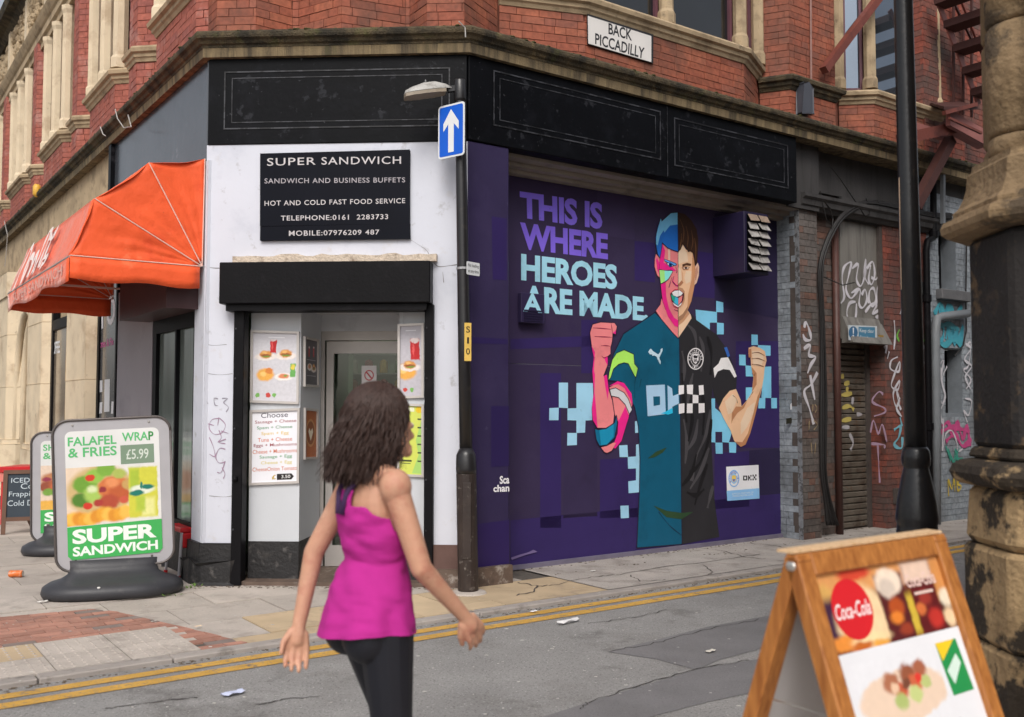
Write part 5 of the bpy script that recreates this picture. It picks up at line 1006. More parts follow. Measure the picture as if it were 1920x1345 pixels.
# keep clear plate
kc = thing('fire_exit_sign', 'blue and white keep clear fire exit sign on the metal door hood', 'sign', C.w(1615, 640, -.1))
kq = lambda l, o: [C.w(a, b, o) for a, b in l]
MB().prism(kq([(1590, 610), (1643, 612), (1643, 643), (1591, 638)], -.13), C.n * .012).obj('plate', pm_((196, 202, 206)), kc)
MB().poly(kq([(1610, 613), (1641, 614), (1641, 641), (1610, 637)], -.116)).obj('blue_field', pm_((74, 128, 158)), kc, recalc=False)
MB().poly(kq(ellp(1600, 624, 8.5, 12, 18), -.116)).obj('symbol', pm_((60, 104, 140)), kc, recalc=False); MB().poly(kq([(1599, 615), (1601.5, 615), (1601, 626), (1599.5, 626)], -.1155)).obj('symbol', pm_((220, 224, 226)), kc, recalc=False); MB().poly(kq(ellp(1600, 630, 1.4, 2, 8), -.1155)).obj('symbol', pm_((220, 224, 226)), kc, recalc=False)
text_quad(MB(), 'Keep clear', kq([(1612, 616), (1639, 618), (1639, 627), (1612, 625)], -.115), bold=.01).obj('lettering', pm_((206, 214, 218)), kc, recalc=False); text_quad(MB(), 'Fire exit', kq([(1613, 629), (1628, 630), (1628, 636), (1613, 635)], -.115)).obj('lettering', pm_((206, 214, 218)), kc, recalc=False)
MB().prism(kq([(1647, 628), (1656, 629), (1656, 638), (1647, 637)], -.13), C.n * .008).obj('plate', pm_((150, 120, 60)), kc)
# ================================================================== signs on the corner
def bq(l, o): return [B.w(a, b, o) for a, b in l]
sg = thing('shop_sign', 'black sandwich shop signboard with engraved silver lettering on the white wall', 'sign', B.w(630, 450, 0))
MB().prism(bq([(490, 290), (769, 283), (769, 420), (490, 425)], -.012), B.n * .032).obj('board', M('black_sign_gloss', (13, 15, 25), .35, .12, 3, .04, 20, spec=.1), sg, bevel=.003)
MB().prism(bq([(490, 426), (769, 421), (770, 449), (490, 452)], -.012), B.n * .032).obj('board', M('black_sign_gloss', (26, 28, 38)), sg, bevel=.003)
m_sil = M('engraved_silver', (196, 190, 192), .4, .12, 30, .05)
m_sil2 = M('dull_engraved_silver', (168, 162, 168), .4, .15, 30, .05)
zs = lambda l: mpts(l, (480, 270, 6.4))
for t_, q, b_, mt in (('SUPER', [(132, 172), (715, 160), (715, 250), (132, 265)], .004, m_sil), ('SANDWICH', [(785, 160), (1740, 148), (1740, 240), (785, 250)], .004, m_sil), ('SANDWICH AND BUSINESS BUFFETS', [(102, 415), (1790, 402), (1790, 462), (102, 476)], .006, m_sil2), ('HOT AND COLD FAST FOOD SERVICE', [(102, 684), (1790, 652), (1790, 712), (102, 744)], .008, m_sil), ('TELEPHONE:0161  2283733', [(298, 862), (1585, 842), (1585, 904), (298, 922)], .01, m_sil), ('MOBILE:07976209 487', [(395, 1042), (1480, 1028), (1480, 1088), (395, 1106)], .01, m_sil)):
    text_quad(MB(), t_, bq(zs(q), .0215), bold=b_, sp=1.12).obj('lettering', mt, sg, recalc=False)
# ---- menu frames in the lobby
def food(sh, par, items, h, box=None, bgc=(206, 204, 210)):
    bl = []
    for k, (kind, x, y, r) in enumerate(items):
        if kind == 'burger': bl += [('e', x, y - r * .35, r * 1.6, r * .6, (232, 222, 216), .3), ('e', x, y, r * .95, r * .62, (214, 146, 76), .35), ('e', x, y - r * .12, r * .8, r * .2, (150, 84, 48), .5), ('e', x + r * .1, y - r * .3, r * .7, r * .15, (120, 140, 60), .6), ('e', x - r * .2, y + r * .3, r * .4, r * .2, (232, 180, 110), .8)]
        if kind == 'cup': bl += [('b', x, y, r * .42, r * .95, (190, 36, 40), .18), ('e', x, y + r * .8, r * .42, r * .22, (226, 210, 208), .4), ('e', x - r * .15, y, r * .1, r * .6, (226, 90, 90), .8)]
        if kind == 'fries': bl += [('e', x, y, r * 1.15, r * .85, (232, 170, 80), .35), ('e', x + r * .5, y + r * .5, r * .5, r * .42, (214, 130, 62), .4), ('e', x - r * .3, y + r * .1, r * .4, r * .3, (242, 200, 120), .7)]
        if kind == 'salad': bl += [('e', x, y - r * .1, r * 1.5, r * .65, (236, 230, 224), .3), ('e', x, y, r * .9, r * .42, (216, 136, 96), .45), ('e', x + r * .3, y + r * .1, r * .3, r * .2, (130, 150, 70), .6)]
        if kind == 'can': bl += [('b', x, y, r * .4, r, (106, 170, 90), .2), ('e', x, y + r * .5, r * .34, r * .4, (222, 200, 80), .4)]
        if kind == 'dot': bl += [('e', x, y, r, r, (196, 70, 62) if k % 2 else (120, 176, 92), .3)]
    if box: soft_print(sh, par, box[0], box[1], box[2], box[3], h, bgc, bl)
def frame_on(fr, q, o, name, label, bgc, fw=.022, loc=None, fcol=(196, 190, 186)):
    tl, tr, br, bl = [fr.w(a, b, o) for a, b in q]
    X = ((tr - tl) + (br - bl)) / 2; Y = ((tl - bl) + (tr - br)) / 2; Wd, Ht = X.length, Y.length; xd, yd = X / Wd, Y / Ht
    n = xd.cross(yd).normalized(); 
    if n.y > 0: n = -n
    t = thing(name, label, 'poster', bl); sh = Sheet(bl, xd, yd, n)
    f = MB()
    for (x0, y0, x1, y1) in ((0, 0, fw, Ht), (Wd - fw, 0, Wd, Ht), (fw, 0, Wd - fw, fw), (fw, Ht - fw, Wd - fw, Ht)):
        f.hexa([sh.p(x0, y0, .002), sh.p(x1, y0, .002), sh.p(x1, y1, .002), sh.p(x0, y1, .002), sh.p(x0, y0, .024), sh.p(x1, y0, .024), sh.p(x1, y1, .024), sh.p(x0, y1, .024)])
    f.obj('frame', M('snap_frame_%d' % fcol[0], fcol, .4, .05, 8, .03, metal=.3), t)
    sh.rect('print', pm_(bgc), t, fw, fw, Wd - fw, Ht - fw, .008)
    return t, sh, Wd, Ht
t, sh, w, h = frame_on(B, [(472, 618), (562, 622), (562, 757), (470, 755)], -.138, 'menu_frame', 'framed poster of burgers, fries and cup on pale grey, upper left of door', (206, 204, 210))
food(sh, t, [('burger', w * .27, h * .66, .06), ('cup', w * .42, h * .78, .07), ('burger', w * .68, h * .67, .06), ('fries', w * .28, h * .38, .07), ('salad', w * .66, h * .36, .055), ('can', w * .84, h * .44, .06), ('dot', w * .14, h * .1, .02), ('dot', w * .36, h * .1, .022), ('dot', w * .48, h * .1, .018)], .009, (.024, .024, w - .024, h * .88))
sh.rect('print', pm_((230, 230, 234)), t, w * .36, h * .9, w * .7, h * .915, .009)
t, sh, w, h = frame_on(B, [(470, 768), (563, 765), (562, 905), (468, 910)], -.138, 'menu_frame', 'white framed list of sandwich fillings in coloured handwriting, lower left of door', (232, 232, 238))
rows = [('Choose', .22, .76, (74, 70, 84)), ('Sausage + Cheese', .1, .93, (150, 50, 62)), ('Spam + Cheese', .14, .85, (70, 140, 92)), ('Spam + Egg', .23, .78, (220, 190, 96)), ('Tuna + Cheese', .16, .85, (206, 112, 80)), ('Eggs + Mushrooms', .08, .94, (150, 50, 62)), ('Cheese + Mushrooms', .06, .95, (206, 112, 80)), ('Sausage + Egg', .2, .85, (70, 150, 92)), ('Cheese + Egg', .23, .85, (214, 196, 96)), ('CheeseOnion Tomato', .06, .95, (206, 112, 80))]
for k, (s_, x0, x1, c_) in enumerate(rows):
    yy = h * (.93 - k * .078 - (.015 if k else 0)); hh = .036 if k else .046
    sh.text('lettering', pm_(c_), t, s_, w * x0, yy - hh * .65, w * x1, yy + hh * .35, .009, bold=.004)
sh.poly('print', pm_((40, 36, 36)), t, [(w * .55, h * .055), (w * .84, h * .055), (w * .89, h * .095), (w * .84, h * .135), (w * .55, h * .135)], .009); sh.text('lettering', pm_((226, 226, 226)), t, '3.50', w * .64, h * .075, w * .82, h * .118, .0095, bold=.01); sh.text('lettering', pm_((190, 160, 60)), t, '£', w * .45, h * .065, w * .53, h * .125, .0095, bold=.03)
t, sh, w, h = frame_on(B, [(746, 612), (795, 606), (795, 750), (746, 748)], -.138, 'menu_frame', 'framed poster of one burger with red drink cup, upper right of door', (190, 186, 194))
food(sh, t, [('cup', w * .72, h * .66, .1), ('fries', w * .34, h * .36, .085), ('burger', w * .5, h * .45, .06), ('dot', w * .3, h * .12, .02), ('dot', w * .55, h * .12, .018)], .009, (.024, .024, w - .024, h * .88), (190, 186, 194)); sh.rect('print', pm_((226, 226, 230)), t, w * .3, h * .9, w * .7, h * .912, .009)
t, sh, w, h = frame_on(B, [(745, 759), (795, 758), (795, 898), (745, 893)], -.138, 'menu_frame', 'lime green price list in a silver frame, lower right of door', (206, 214, 96))
sh.poly('print', pm_((166, 206, 110)), t, [(w * .55, .03), (w * .92, .03), (w * .92, h * .8), (w * .7, h * .5), (w * .8, h * .3)], .0086); sh.rect('print', pm_((226, 228, 196)), t, w * .1, h * .89, w * .64, h * .95, .009); sh.ell('print', pm_((226, 190, 40)), t, w * .82, h * .92, .03, .03, .009)
for k in range(6):
    yy = h * (.78 - k * .115)
    sh.rect('print', pm_((60, 66, 44)), t, w * .1, yy, w * (.34 + .1 * (k % 3)), yy + .016, .009); sh.rect('print', pm_((70, 80, 50)), t, w * .76, yy, w * .92, yy + .014, .009); sh.rect('print', pm_((96, 110, 62)), t, w * .1, yy - .02, w * .5, yy - .013, .009)
# frames on the angled return
r0, r1 = B.p(sA, 0, -.142), B.p(sB, 0, -.8); rd = (r1 - r0).normalized(); RT = Fr((r0.x, r0.y), (rd.x, rd.y), (rd.y, -rd.x))
t, sh, w, h = frame_on(RT, [(568, 632), (594, 637), (594, 728), (568, 725)], .003, 'menu_frame', 'narrow dark drinks poster on the angled side panel', (86, 82, 90)); food(sh, t, [('cup', w * .35, h * .7, .05), ('cup', w * .68, h * .7, .05), ('salad', w * .4, h * .4, .05), ('burger', w * .7, h * .38, .05)], .0085, (.024, .024, w - .024, h - .024), (84, 80, 88)); sh.rect('print', pm_((170, 168, 174)), t, w * .2, h * .54, w * .85, h * .555, .009); sh.rect('print', pm_((170, 168, 174)), t, w * .2, h * .22, w * .85, h * .235, .009)
t, sh, w, h = frame_on(RT, [(568, 766), (593, 768), (592, 862), (568, 862)], .003, 'menu_frame', 'narrow orange coffee poster with latte heart on the angled panel', (186, 104, 56))
sh.ell('print', pm_((206, 150, 100)), t, w * .5, h * .52, w * .36, h * .28, .009); sh.ell('print', pm_((150, 84, 44)), t, w * .5, h * .52, w * .3, h * .23, .0094); sh.poly('print', pm_((236, 224, 204)), t, [(w * .5, h * .36), (w * .68, h * .54), (w * .62, h * .62), (w * .5, h * .55), (w * .38, h * .62), (w * .32, h * .54)], .0098)
# stickers on the door
for lab, q, c_ in (('no smoking notice', [(678, 686), (706, 686), (706, 728), (678, 728)], (204, 200, 200)), ('orange delivery sticker', [(716, 747), (746, 748), (746, 780), (716, 778)], (214, 116, 62)), ('green hygiene sticker', [(718, 786), (729, 786), (729, 806), (718, 806)], (120, 160, 80)), ('push label', [(612, 832), (640, 832), (640, 862), (612, 862)], (196, 190, 190))):
    o = MB().quad(*[B.w(a, b, -.825) for a, b in q]).obj('sticker', pm_(c_), door, recalc=False); o['label'] = lab + ' on the shop door'
    if 'smoking' in lab: MB().poly(bq(ellp(692, 704, 9, 10, 18), -.824)).obj('symbol', pm_((178, 70, 76)), o, recalc=False); MB().poly(bq(ellp(692, 704, 7, 8, 18), -.8235)).obj('symbol', pm_((206, 200, 200)), o, recalc=False); MB().quad(*bq([(686, 699), (688, 697), (698, 709), (696, 711)], -.823)).obj('symbol', pm_((178, 70, 76)), o, recalc=False)
    if 'push' in lab: MB().quad(*bq([(620, 834), (630, 834), (630, 860), (620, 860)], -.824)).obj('symbol', pm_((206, 84, 64)), o, recalc=False)
    if 'orange' in lab: MB().poly(bq([(724, 762), (731, 754), (738, 762), (737, 771), (725, 771)], -.824)).obj('symbol', pm_((236, 214, 196)), o, recalc=False)
MB().poly(bq(ellp(737, 796, 7, 10, 16), -.8245)).obj('sticker', pm_((226, 228, 226)), door, recalc=False)
# ---- street nameplate
sp_ = thing('street_nameplate', 'white street nameplate reading BACK PICCADILLY on the brick above the cornice', 'sign', C.w(1160, 110, .02))
cq = lambda l, o: [C.w(a, b, o) for a, b in l]
MB().prism(cq([(1100, 27), (1223, 66), (1223, 120), (1101, 84)], .006), C.n * .016).obj('rim', M('black_rim', (40, 38, 40), .4, .1, 8, 0), sp_)
MB().prism(cq([(1102, 30), (1221, 68), (1221, 117), (1103, 82)], .0225), C.n * .003).obj('plate', M('white_enamel', (222, 218, 214), .35, .04, 5, .03), sp_)
m_blt = M('black_enamel', (34, 32, 36), .4, .05, 5, 0)
text_quad(MB(), 'BACK', cq([(1141, 43), (1185, 56), (1185, 77), (1141, 64)], .0265), bold=.018).obj('lettering', m_blt, sp_, recalc=False); text_quad(MB(), 'PICCADILLY', cq([(1116, 62), (1209, 90), (1207, 111), (1116, 83)], .0265), bold=.018).obj('lettering', m_blt, sp_, recalc=False)

# ================================================================== the orange awning
aw = thing('awning', 'orange fan-shaped shop awning with white script over the side window', 'awning', A.p(1.7, 2.68, .3))
m_awn = M('orange_awning_pvc', (238, 94, 48), .6, .08, 3, .4, 9, spec=.3, dirt=[((216, 74, 38), .25, 3), ((242, 130, 86), .4, 5, .62), ((176, 70, 44), .4, 12, .66)], sheen=.6, bdist=.03)
m_pip = M('pale_piping', (232, 190, 176), .5, .05, 8, 0)
HZ = 2.88; prof = [(1.13, 0.0), (1.06, .27), (.945, .51), (.75, .73), (.5, .89), (.25, .975), (0.0, 1.0)]; S0, S1 = .04, 3.38
def fabric(name, grid, mat=m_awn, par=None):
    n, m_ = len(grid), len(grid[0]); mb = MB(); mb.add([p for r_ in grid for p in r_], [(i * m_ + j, i * m_ + j + 1, (i + 1) * m_ + j + 1, (i + 1) * m_ + j) for i in range(n - 1) for j in range(m_ - 1)])
    o = mb.obj(name, mat, par or aw, smooth=True); md = o.modifiers.new('thickness', 'SOLIDIFY'); md.thickness = .003; return o
PR = [(1.13, 0.0), (.945, .51), (.5, .89), (0.0, 1.0)]
for k in range(3):
    (r0, z0), (r1, z1) = PR[k], PR[k + 1]; g = []
    for i in range(9):
        t = i / 8.; row = []
        for j in range(25):
            s = S0 + (S1 - S0) * j / 24.; sag = .022 * math.sin(math.pi * t) * (.6 + .4 * math.sin(s * 7 + k)) + .006 * math.sin(s * 19 + t * 8 + k) * math.sin(math.pi * t) ; row.append(A.p(s, HZ + z0 + (z1 - z0) * t - sag * .7, r0 + (r1 - r0) * t - sag))
        g.append(row)
    fabric('front_cover', g)
for s in (S0, S1):
    for k in range(3):
        (r0, z0), (r1, z1) = PR[k], PR[k + 1]; g = []
        for i in range(15):
            t = i / 14.; row = []
            for j in range(17):
                q = .05 + .95 * j / 16.; sag = .03 * math.sin(math.pi * t) * q + .007 * math.sin(t * 17 + k * 2 + q * 5) * math.sin(math.pi * q) * math.sin(math.pi * t) + .004 * math.sin(q * 23 + t * 6) * math.sin(math.pi * t)
                row.append(A.p(s + (sag if s == S0 else -sag), HZ + (z0 + (z1 - z0) * t) * q - .02 * math.sin(math.pi * t) * q * (q > .6), (r0 + (r1 - r0) * t) * q))
            g.append(row)
        fabric('side_cover', g)
    for k in range(4):
        MB().tube([A.p(s - .004, HZ, .01), A.p(s - .004, HZ + PR[k][1], PR[k][0])], .0055, 6).obj('piping', m_pip, aw)
    g = [[A.p(s, HZ - .004 - .2 * i / 3. - .012 * math.sin(j * .9) * i / 3., .03 + 1.1 * j / 12.) for j in range(13)] for i in range(4)]
    fabric('valance', g)
MB().tube([A.p(S0, HZ - .01, 1.13), A.p(S1, HZ - .01, 1.13)], .012, 8).obj('front_rail', M('rail_metal', (170, 164, 160), .4, .05, 5, 0, metal=.5), aw)
g = [[A.p(S0 + (S1 - S0) * j / 30., HZ - .004 - .2 * i / 3. - (.025 * math.sin(j * .42 + .6)) * i / 3., 1.135 + .012 * math.sin(j * .8) * i / 3.) for j in range(31)] for i in range(4)]
fabric('valance', g)
for s in (1.1, 2.25): MB().bar(A.p(s, HZ, .0), A.p(s, HZ, 1.12), .02).obj('rib', m_pip, aw); MB().bar(A.p(s, HZ, .0), A.p(s, HZ + .5, .93), .02).obj('rib', m_pip, aw)
# script on the lower front face
e0 = A.p(S0, HZ, 1.13); e1 = A.p(S0, HZ + .51, .945); yd = (e1 - e0).normalized(); nn = (-A.u).cross(yd)
if nn.dot(A.n) < 0: nn = -nn
class AwF:
    def p(s, a, b, o=0): return e0 + A.u * a + yd * b + nn.normalized() * o
def awn_hit(x, y):
    d = Vector(((x - CX) / FPX, CP - (CY - y) / FPX * SP, SP + (CY - y) / FPX * CP)); o_ = Vector((0, 0, CAM_H)); k = (e0 - o_).dot(nn) / d.dot(nn); q = o_ + d * k - e0
    return (q.dot(A.u), q.dot(yd))
mb = MB()
for l in ([(168, 815), (230, 660), (300, 500), (345, 400), (372, 360), (350, 450), (300, 580), (240, 760)], [(250, 745), (310, 600), (350, 480), (380, 470), (360, 560), (315, 680)], [(320, 690), (370, 560), (400, 470), (425, 440), (405, 530), (365, 640)], [(375, 650), (410, 560), (445, 470), (500, 330), (550, 210), (575, 195), (540, 300), (480, 450), (430, 580)], [(560, 240), (575, 280), (600, 240), (650, 150), (610, 230), (560, 320), (500, 470)], [(440, 585), (480, 500), (525, 470), (490, 540), (460, 570)]):
    stroke(mb, AwF(), [awn_hit(a / 5.604, 400 + b / 5.604) for a, b in l], .085, .03)
mb.obj('script', M('white_awning_print', (240, 224, 218), .5, .05, 6, 0), aw, recalc=False)
vq = [A.p(2.9, HZ - .05, 1.152), A.p(.25, HZ - .05, 1.152), A.p(.25, HZ - .15, 1.152), A.p(2.9, HZ - .15, 1.152)]
text_quad(MB(), 'SUPER SANDWICH', vq, bold=.01).obj('lettering', M('faded_awning_print', (222, 170, 156), .5, .1, 6, 0), aw, recalc=False)
# little hooks, wires and a yellow lamp on the left cornice
for k, l in enumerate(([(216, 205), (220, 222), (232, 240), (246, 238), (240, 216)], [(188, 238), (193, 252), (198, 255)], [(8, 415), (14, 440), (12, 470), (9, 500)], [(860, 40), (872, 52), (873, 70)])):
    o = MB().tube([(A if k < 3 else C).w(a, b, .16) for a, b in l], .006, 5).obj('loose_wire', M('pale_wire', (176, 172, 168), .6, .1, 8, 0), None); tag(o, ['pale looped wire hanging over the left cornice above the grey fascia', 'short pale wire stub on the left cornice', 'long grey wire dangling from the far left cornice', 'thin white wire curling off the cornice at the corner'][k], 'wire')
yl = MB().lathe(A.w(69, 358, .12), [(.03, -.1), (.06, -.06), (.06, .06), (.04, .1)], 12).obj('alarm_lamp', M('yellow_plastic', (226, 178, 74), .4, .08, 5, 0), None, smooth=True); tag(yl, 'small yellow lamp unit on the far left cornice', 'lamp')

# ================================================================== street lamp with signs, at the corner
m_post = M('black_post_paint', (36, 35, 37), .32, .12, 6, .12, 60, spec=.5, dirt=((74, 66, 60), .12, 9)); m_postb = M('chipped_brown_post_base', (52, 43, 40), .45, .15, 6, .3, 40, dirt=[((186, 178, 170), .07, 14), ((70, 60, 54), .3, 6)])
lb = gnd(878, 1112); top = Vector((lb.x - .085, lb.y, 4.47))
lp = thing('street_lamp', 'slim black lamp post on a thick brown base at the shop corner', 'street lamp', lb)
lpp = lambda z: lb + (top - lb) * (z / 4.47)
MB().lathe(lb, [(.16, .0), (.15, .012), (.1, .022)], 20).obj('ground_collar', m_slab, lp)
MB().tube([lpp(0), lpp(.02), lpp(1.0), lpp(1.02)], [.088, .088, .088, .088], 20).obj('base', m_postb, lp, smooth=False)
MB().tube([lpp(1.02), lpp(1.06), lpp(1.18), lpp(1.24)], [.088, .09, .085, .056], 20).obj('collar', m_post, lp, smooth=True)
MB().tube([lpp(1.22), lpp(2.2), lpp(4.3), lpp(4.33)], [.056, .054, .046, .046], 16).obj('column', m_post, lp, smooth=True)
MB().tube([lpp(4.28), lpp(4.3), lpp(4.46), lpp(4.47)], [.052, .056, .056, .05], 16).obj('top_sleeve', m_post, lp, smooth=True)
MB().box(Fr((lb.x, lb.y), (1, 0), (0, -1)), -.05, .03, .3, .95, .082, .094).obj('access_door', m_postb, lp, bevel=.006)
# lantern: flat shell reaching out to the left
lx = Vector((-.97, -.22, -.2)).normalized(); lo = lpp(4.4) + lx * .03; ly = Vector((.2, -.95, 0)).normalized()
secs = [(.05, .03, .02), (.1, .06, .05), (.2, .085, .085), (.3, .09, .085), (.4, .085, .06), (.46, .07, .035), (.47, .03, .01)]
vs = []; fs = []; n = 14
for d_, wd, ht in secs:
    for k in range(n):
        a = math.pi * k / (n - 1); vs.append(lo + lx * d_ + ly * (wd * math.cos(a)) + Vector((0, 0, ht * math.sin(a))))
for i in range(len(secs) - 1):
    for k in range(n - 1): fs.append((i * n + k, i * n + k + 1, (i + 1) * n + k + 1, (i + 1) * n + k))
fs += [tuple(range(n)), tuple((len(secs) - 1) * n + k for k in range(n))]
lan = MB().add(vs, fs).obj('lantern', M('weathered_lantern_grey', (172, 170, 166), .5, .12, 8, .15, 40, dirt=((110, 104, 96), .3, 12)), lp, smooth=True)
mb = MB(); up_ = [lo + lx * d_ + ly * (w_ * .97) + Vector((0, 0, -.002)) for d_, w_, h_ in secs[1:]]; dn = [lo + lx * d_ - ly * (w_ * .97) + Vector((0, 0, -.002)) for d_, w_, h_ in secs[1:]]
mb.prism(up_ + dn[::-1], Vector((0, 0, -.03))); mb.obj('diffuser', M('lantern_bowl', (150, 138, 122), .3, .1, 10, .05), lan)
MB().lathe(lo + lx * .28 + Vector((0, 0, .08)), [(.014, 0), (.016, .01), (.01, .03)], 10).obj('photocell', m_post, lan); MB().bar(lpp(4.4), lo + lx * .08, .05).obj('bracket', m_post, lp)
# one-way sign on the post
sc_ = lpp(4.0) + Vector((-.035, -.07, 0)); sxd = Vector((.80, -.60, 0)).normalized(); 
ow = thing('one_way_sign', 'blue one-way traffic sign with white upward arrow on the corner lamp post', 'traffic sign', sc_ + Vector((0, 0, -.3)))
SN = sxd.cross(Vector((0, 0, 1))).normalized(); SN = SN if SN.y < 0 else -SN
sh = Sheet(sc_ + SN * .02 - sxd * .035, sxd, (0, 0, 1), SN)
ww, hh = .30, .47
f = [sh.p(a, b, 0) for a, b in rounded(ww, hh, .03)]; MB().prism(f, SN * .006).obj('plate', M('white_sign_face', (226, 228, 230), .4, .03, 5, 0), ow)
sh.poly('blue_field', M('blue_sign_face', (16, 92, 206), .35, .05, 5, 0), ow, rounded(ww - .032, hh - .032, .02), .0075)
sh.poly('arrow', M('white_sign_face', (226, 228, 230)), ow, [(-.032, -.19), (.032, -.19), (.032, .06), (.088, .0), (.088, .07), (0, .19), (-.088, .07), (-.088, .0), (-.032, .06)], .009)
MB().bar(sh.p(0, .12, -.035), sh.p(0, .12, 0), .03).obj('clamp', m_post, ow); MB().bar(sh.p(0, -.12, -.035), sh.p(0, -.12, 0), .03).obj('clamp', m_post, ow)
# small plates on the post
nl = thing('loading_plate', 'small white no loading at any time plate on the corner post', 'sign', lpp(2.78))
px = Vector((.62, .78, 0)).normalized(); pn = Vector((px.y, -px.x, 0)); sh = Sheet(lpp(2.80) + pn * .06 + px * .035, px, (0, 0, 1), pn)
MB().prism([sh.p(a, b, 0) for a, b in rounded(.17, .115, .008, 2, .03, 0)], pn * .004).obj('plate', M('white_sign_face', (226, 228, 230)), nl)
sh.text('lettering', m_blt, nl, 'No loading', -.04, .005, .1, .04, .006, bold=.004); sh.text('lettering', m_blt, nl, 'at any time', -.04, -.045, .1, -.01, .006, bold=.004)
MB().tube([lpp(2.79), lpp(2.81)], .058, 14).obj('band', M('steel_band', (170, 170, 172), .35, .05, 6, 0, metal=.6), nl)
yp = thing('number_plate', 'yellow column number plate S 1 0 on the corner lamp post', 'sign', lpp(2.0))
zc = CAM_H + (762 - 642) * lb.y / FPX; sh = Sheet(lpp(zc) + Vector((.032, -.052, 0)), (.9, .42, 0), (0, 0, 1), Vector((.42, -.9, 0)))
g_ = [sh.p(a, b, 0) for a, b in ((-.03, -.165), (.034, -.165), (.034, .165), (-.03, .165))]; MB().prism(g_, sh.n * .003).obj('plate', M('yellow_plate', (226, 188, 96), .5, .08, 10, .03), yp)
for k, ch in enumerate('S10'): sh.text('lettering', m_blt, yp, ch, -.015 if ch != '1' else -.006, .08 - k * .095, .021 if ch != '1' else .012, .135 - k * .095, .0045, bold=.006)

# ================================================================== near black lamp column on the right
rb = Vector((2.20, 5.25, .06))
rl = thing('street_lamp', 'thick black lamp column rising past the fire escape on the right', 'street lamp', rb)
m_col = M('black_column_gloss', (30, 30, 32), .3, .12, 6, .15, 40, spec=.5, dirt=((70, 62, 54), .05, 16))
MB().lathe(rb, [(.108, 0), (.108, .86), (.104, .88), (.104, .9), (.11, .92), (.11, .94), (.1, 1.03), (.078, 1.15), (.066, 1.2), (.064, 1.21), (.072, 1.22), (.076, 1.26), (.07, 1.3), (.058, 1.32)], 28).obj('base', m_col, rl, smooth=True)
MB().tube([rb + Vector((0, 0, 1.28)), rb + Vector((-.01, 0, 2.6)), rb + Vector((-.02, 0, 4.2)), rb + Vector((-.03, 0, 8))], [.057, .054, .049, .045], 24).obj('column', m_col, rl, smooth=True)
MB().box(Fr((rb.x, rb.y), (.93, -.37), (-.37, -.93)), -.055, .055, .3, .84, .09, .118).obj('access_door', m_col, rl, bevel=.008); MB().lathe(rb + Vector((-.045, -.11, .78)), [(.012, -.012), (.014, 0), (.012, .012)], 10).obj('lock', m_line, rl)
mb = MB()
for z0, z1, w_ in ((2.18, 2.75, .012), (2.62, 2.8, .016)):
    r_ = .0575; mb.add([rb + Vector((-r_ * math.cos(t) - .008, -r_ * math.sin(t), z)) for z in (z0, (z0 + z1) / 2, z1) for t in (.1, .1 + w_ * 10)], [(0, 1, 3, 2), (2, 3, 5, 4)])
mb.obj('chipped_paint', M('bare_primer', (206, 178, 150), .8, .1, 10, .1), rl, recalc=False)

# ================================================================== sandstone pillar and the unseen mass of its building
m_psto = M('sooty_pillar_stone', (162, 136, 100), .92, .18, 5, .8, 30, dirt=[((120, 98, 70), .4, 4), ((34, 31, 29), .93, 3.4, .47), ((180, 152, 112), .12, 9)], bdist=.02)
m_psoot = M('black_crusted_stone', (40, 37, 36), .85, .2, 3, .5, 40, dirt=[((26, 24, 24), .3, 2), ((112, 90, 64), .7, 3.4, .57), ((70, 60, 50), .5, 9, .58)], bdist=.015)
m_pcl = M('clean_pillar_stone', (134, 112, 84), .9, .16, 4, .8, 30, dirt=[((112, 92, 66), .45, 4), ((64, 55, 45), .8, 2.6, .57), ((172, 144, 104), .15, 9)], bdist=.02)
pcx = Vector((2.52, 4.17, 0))
pl = thing('stone_pillar', 'blackened sandstone pillar with moulded bands at the right edge', 'pillar', pcx)
def octa(r, z0, z1, name, mat, n=8, rot=.39, bev=.012, r2=None):
    r2 = r2 or r; P = lambda rr, z: [pcx + Vector((rr * math.cos(rot + 6.2832 * k / n), rr * math.sin(rot + 6.2832 * k / n), z)) for k in range(n)]
    return MB().add(P(r, z0) + P(r2, z1), [tuple(reversed(range(n))), tuple(range(n, 2 * n))] + [(k, (k + 1) % n, (k + 1) % n + n, k + n) for k in range(n)]).obj(name, mat, pl, bevel=bev)
def octprof(prof, name, mat, n=8, rot=.39):
    vs = [pcx + Vector((r * math.cos(rot + 6.28319 * k / n), r * math.sin(rot + 6.28319 * k / n), z)) for r, z in prof for k in range(n)]
    return MB().add(vs, [(i * n + k, i * n + (k + 1) % n, (i + 1) * n + (k + 1) % n, (i + 1) * n + k) for i in range(len(prof) - 1) for k in range(n)] + [tuple(reversed(range(n))), tuple((len(prof) - 1) * n + k for k in range(n))]).obj(name, mat, pl)
zz_ = lambda y: CAM_H + (762 - y) * 4.25 / FPX
octa(.53, .06, .58, 'stone_block', m_psto, bev=.02); octa(.525, .585, zz_(1018) - .003, 'stone_block', m_psto, bev=.02); octa(.52, zz_(1018) + .003, zz_(910), 'stone_block', m_psto, bev=.03, r2=.5)
octprof([(.48, zz_(912)), (.53, zz_(908)), (.56, zz_(900)), (.575, zz_(886)), (.56, zz_(872)), (.53, zz_(864)), (.48, zz_(860))], 'torus', m_psto)
octa(.5, zz_(858), zz_(838), 'band', m_psto, r2=.48)
octa(.475, zz_(838), zz_(445), 'shaft', m_psoot, bev=.02)
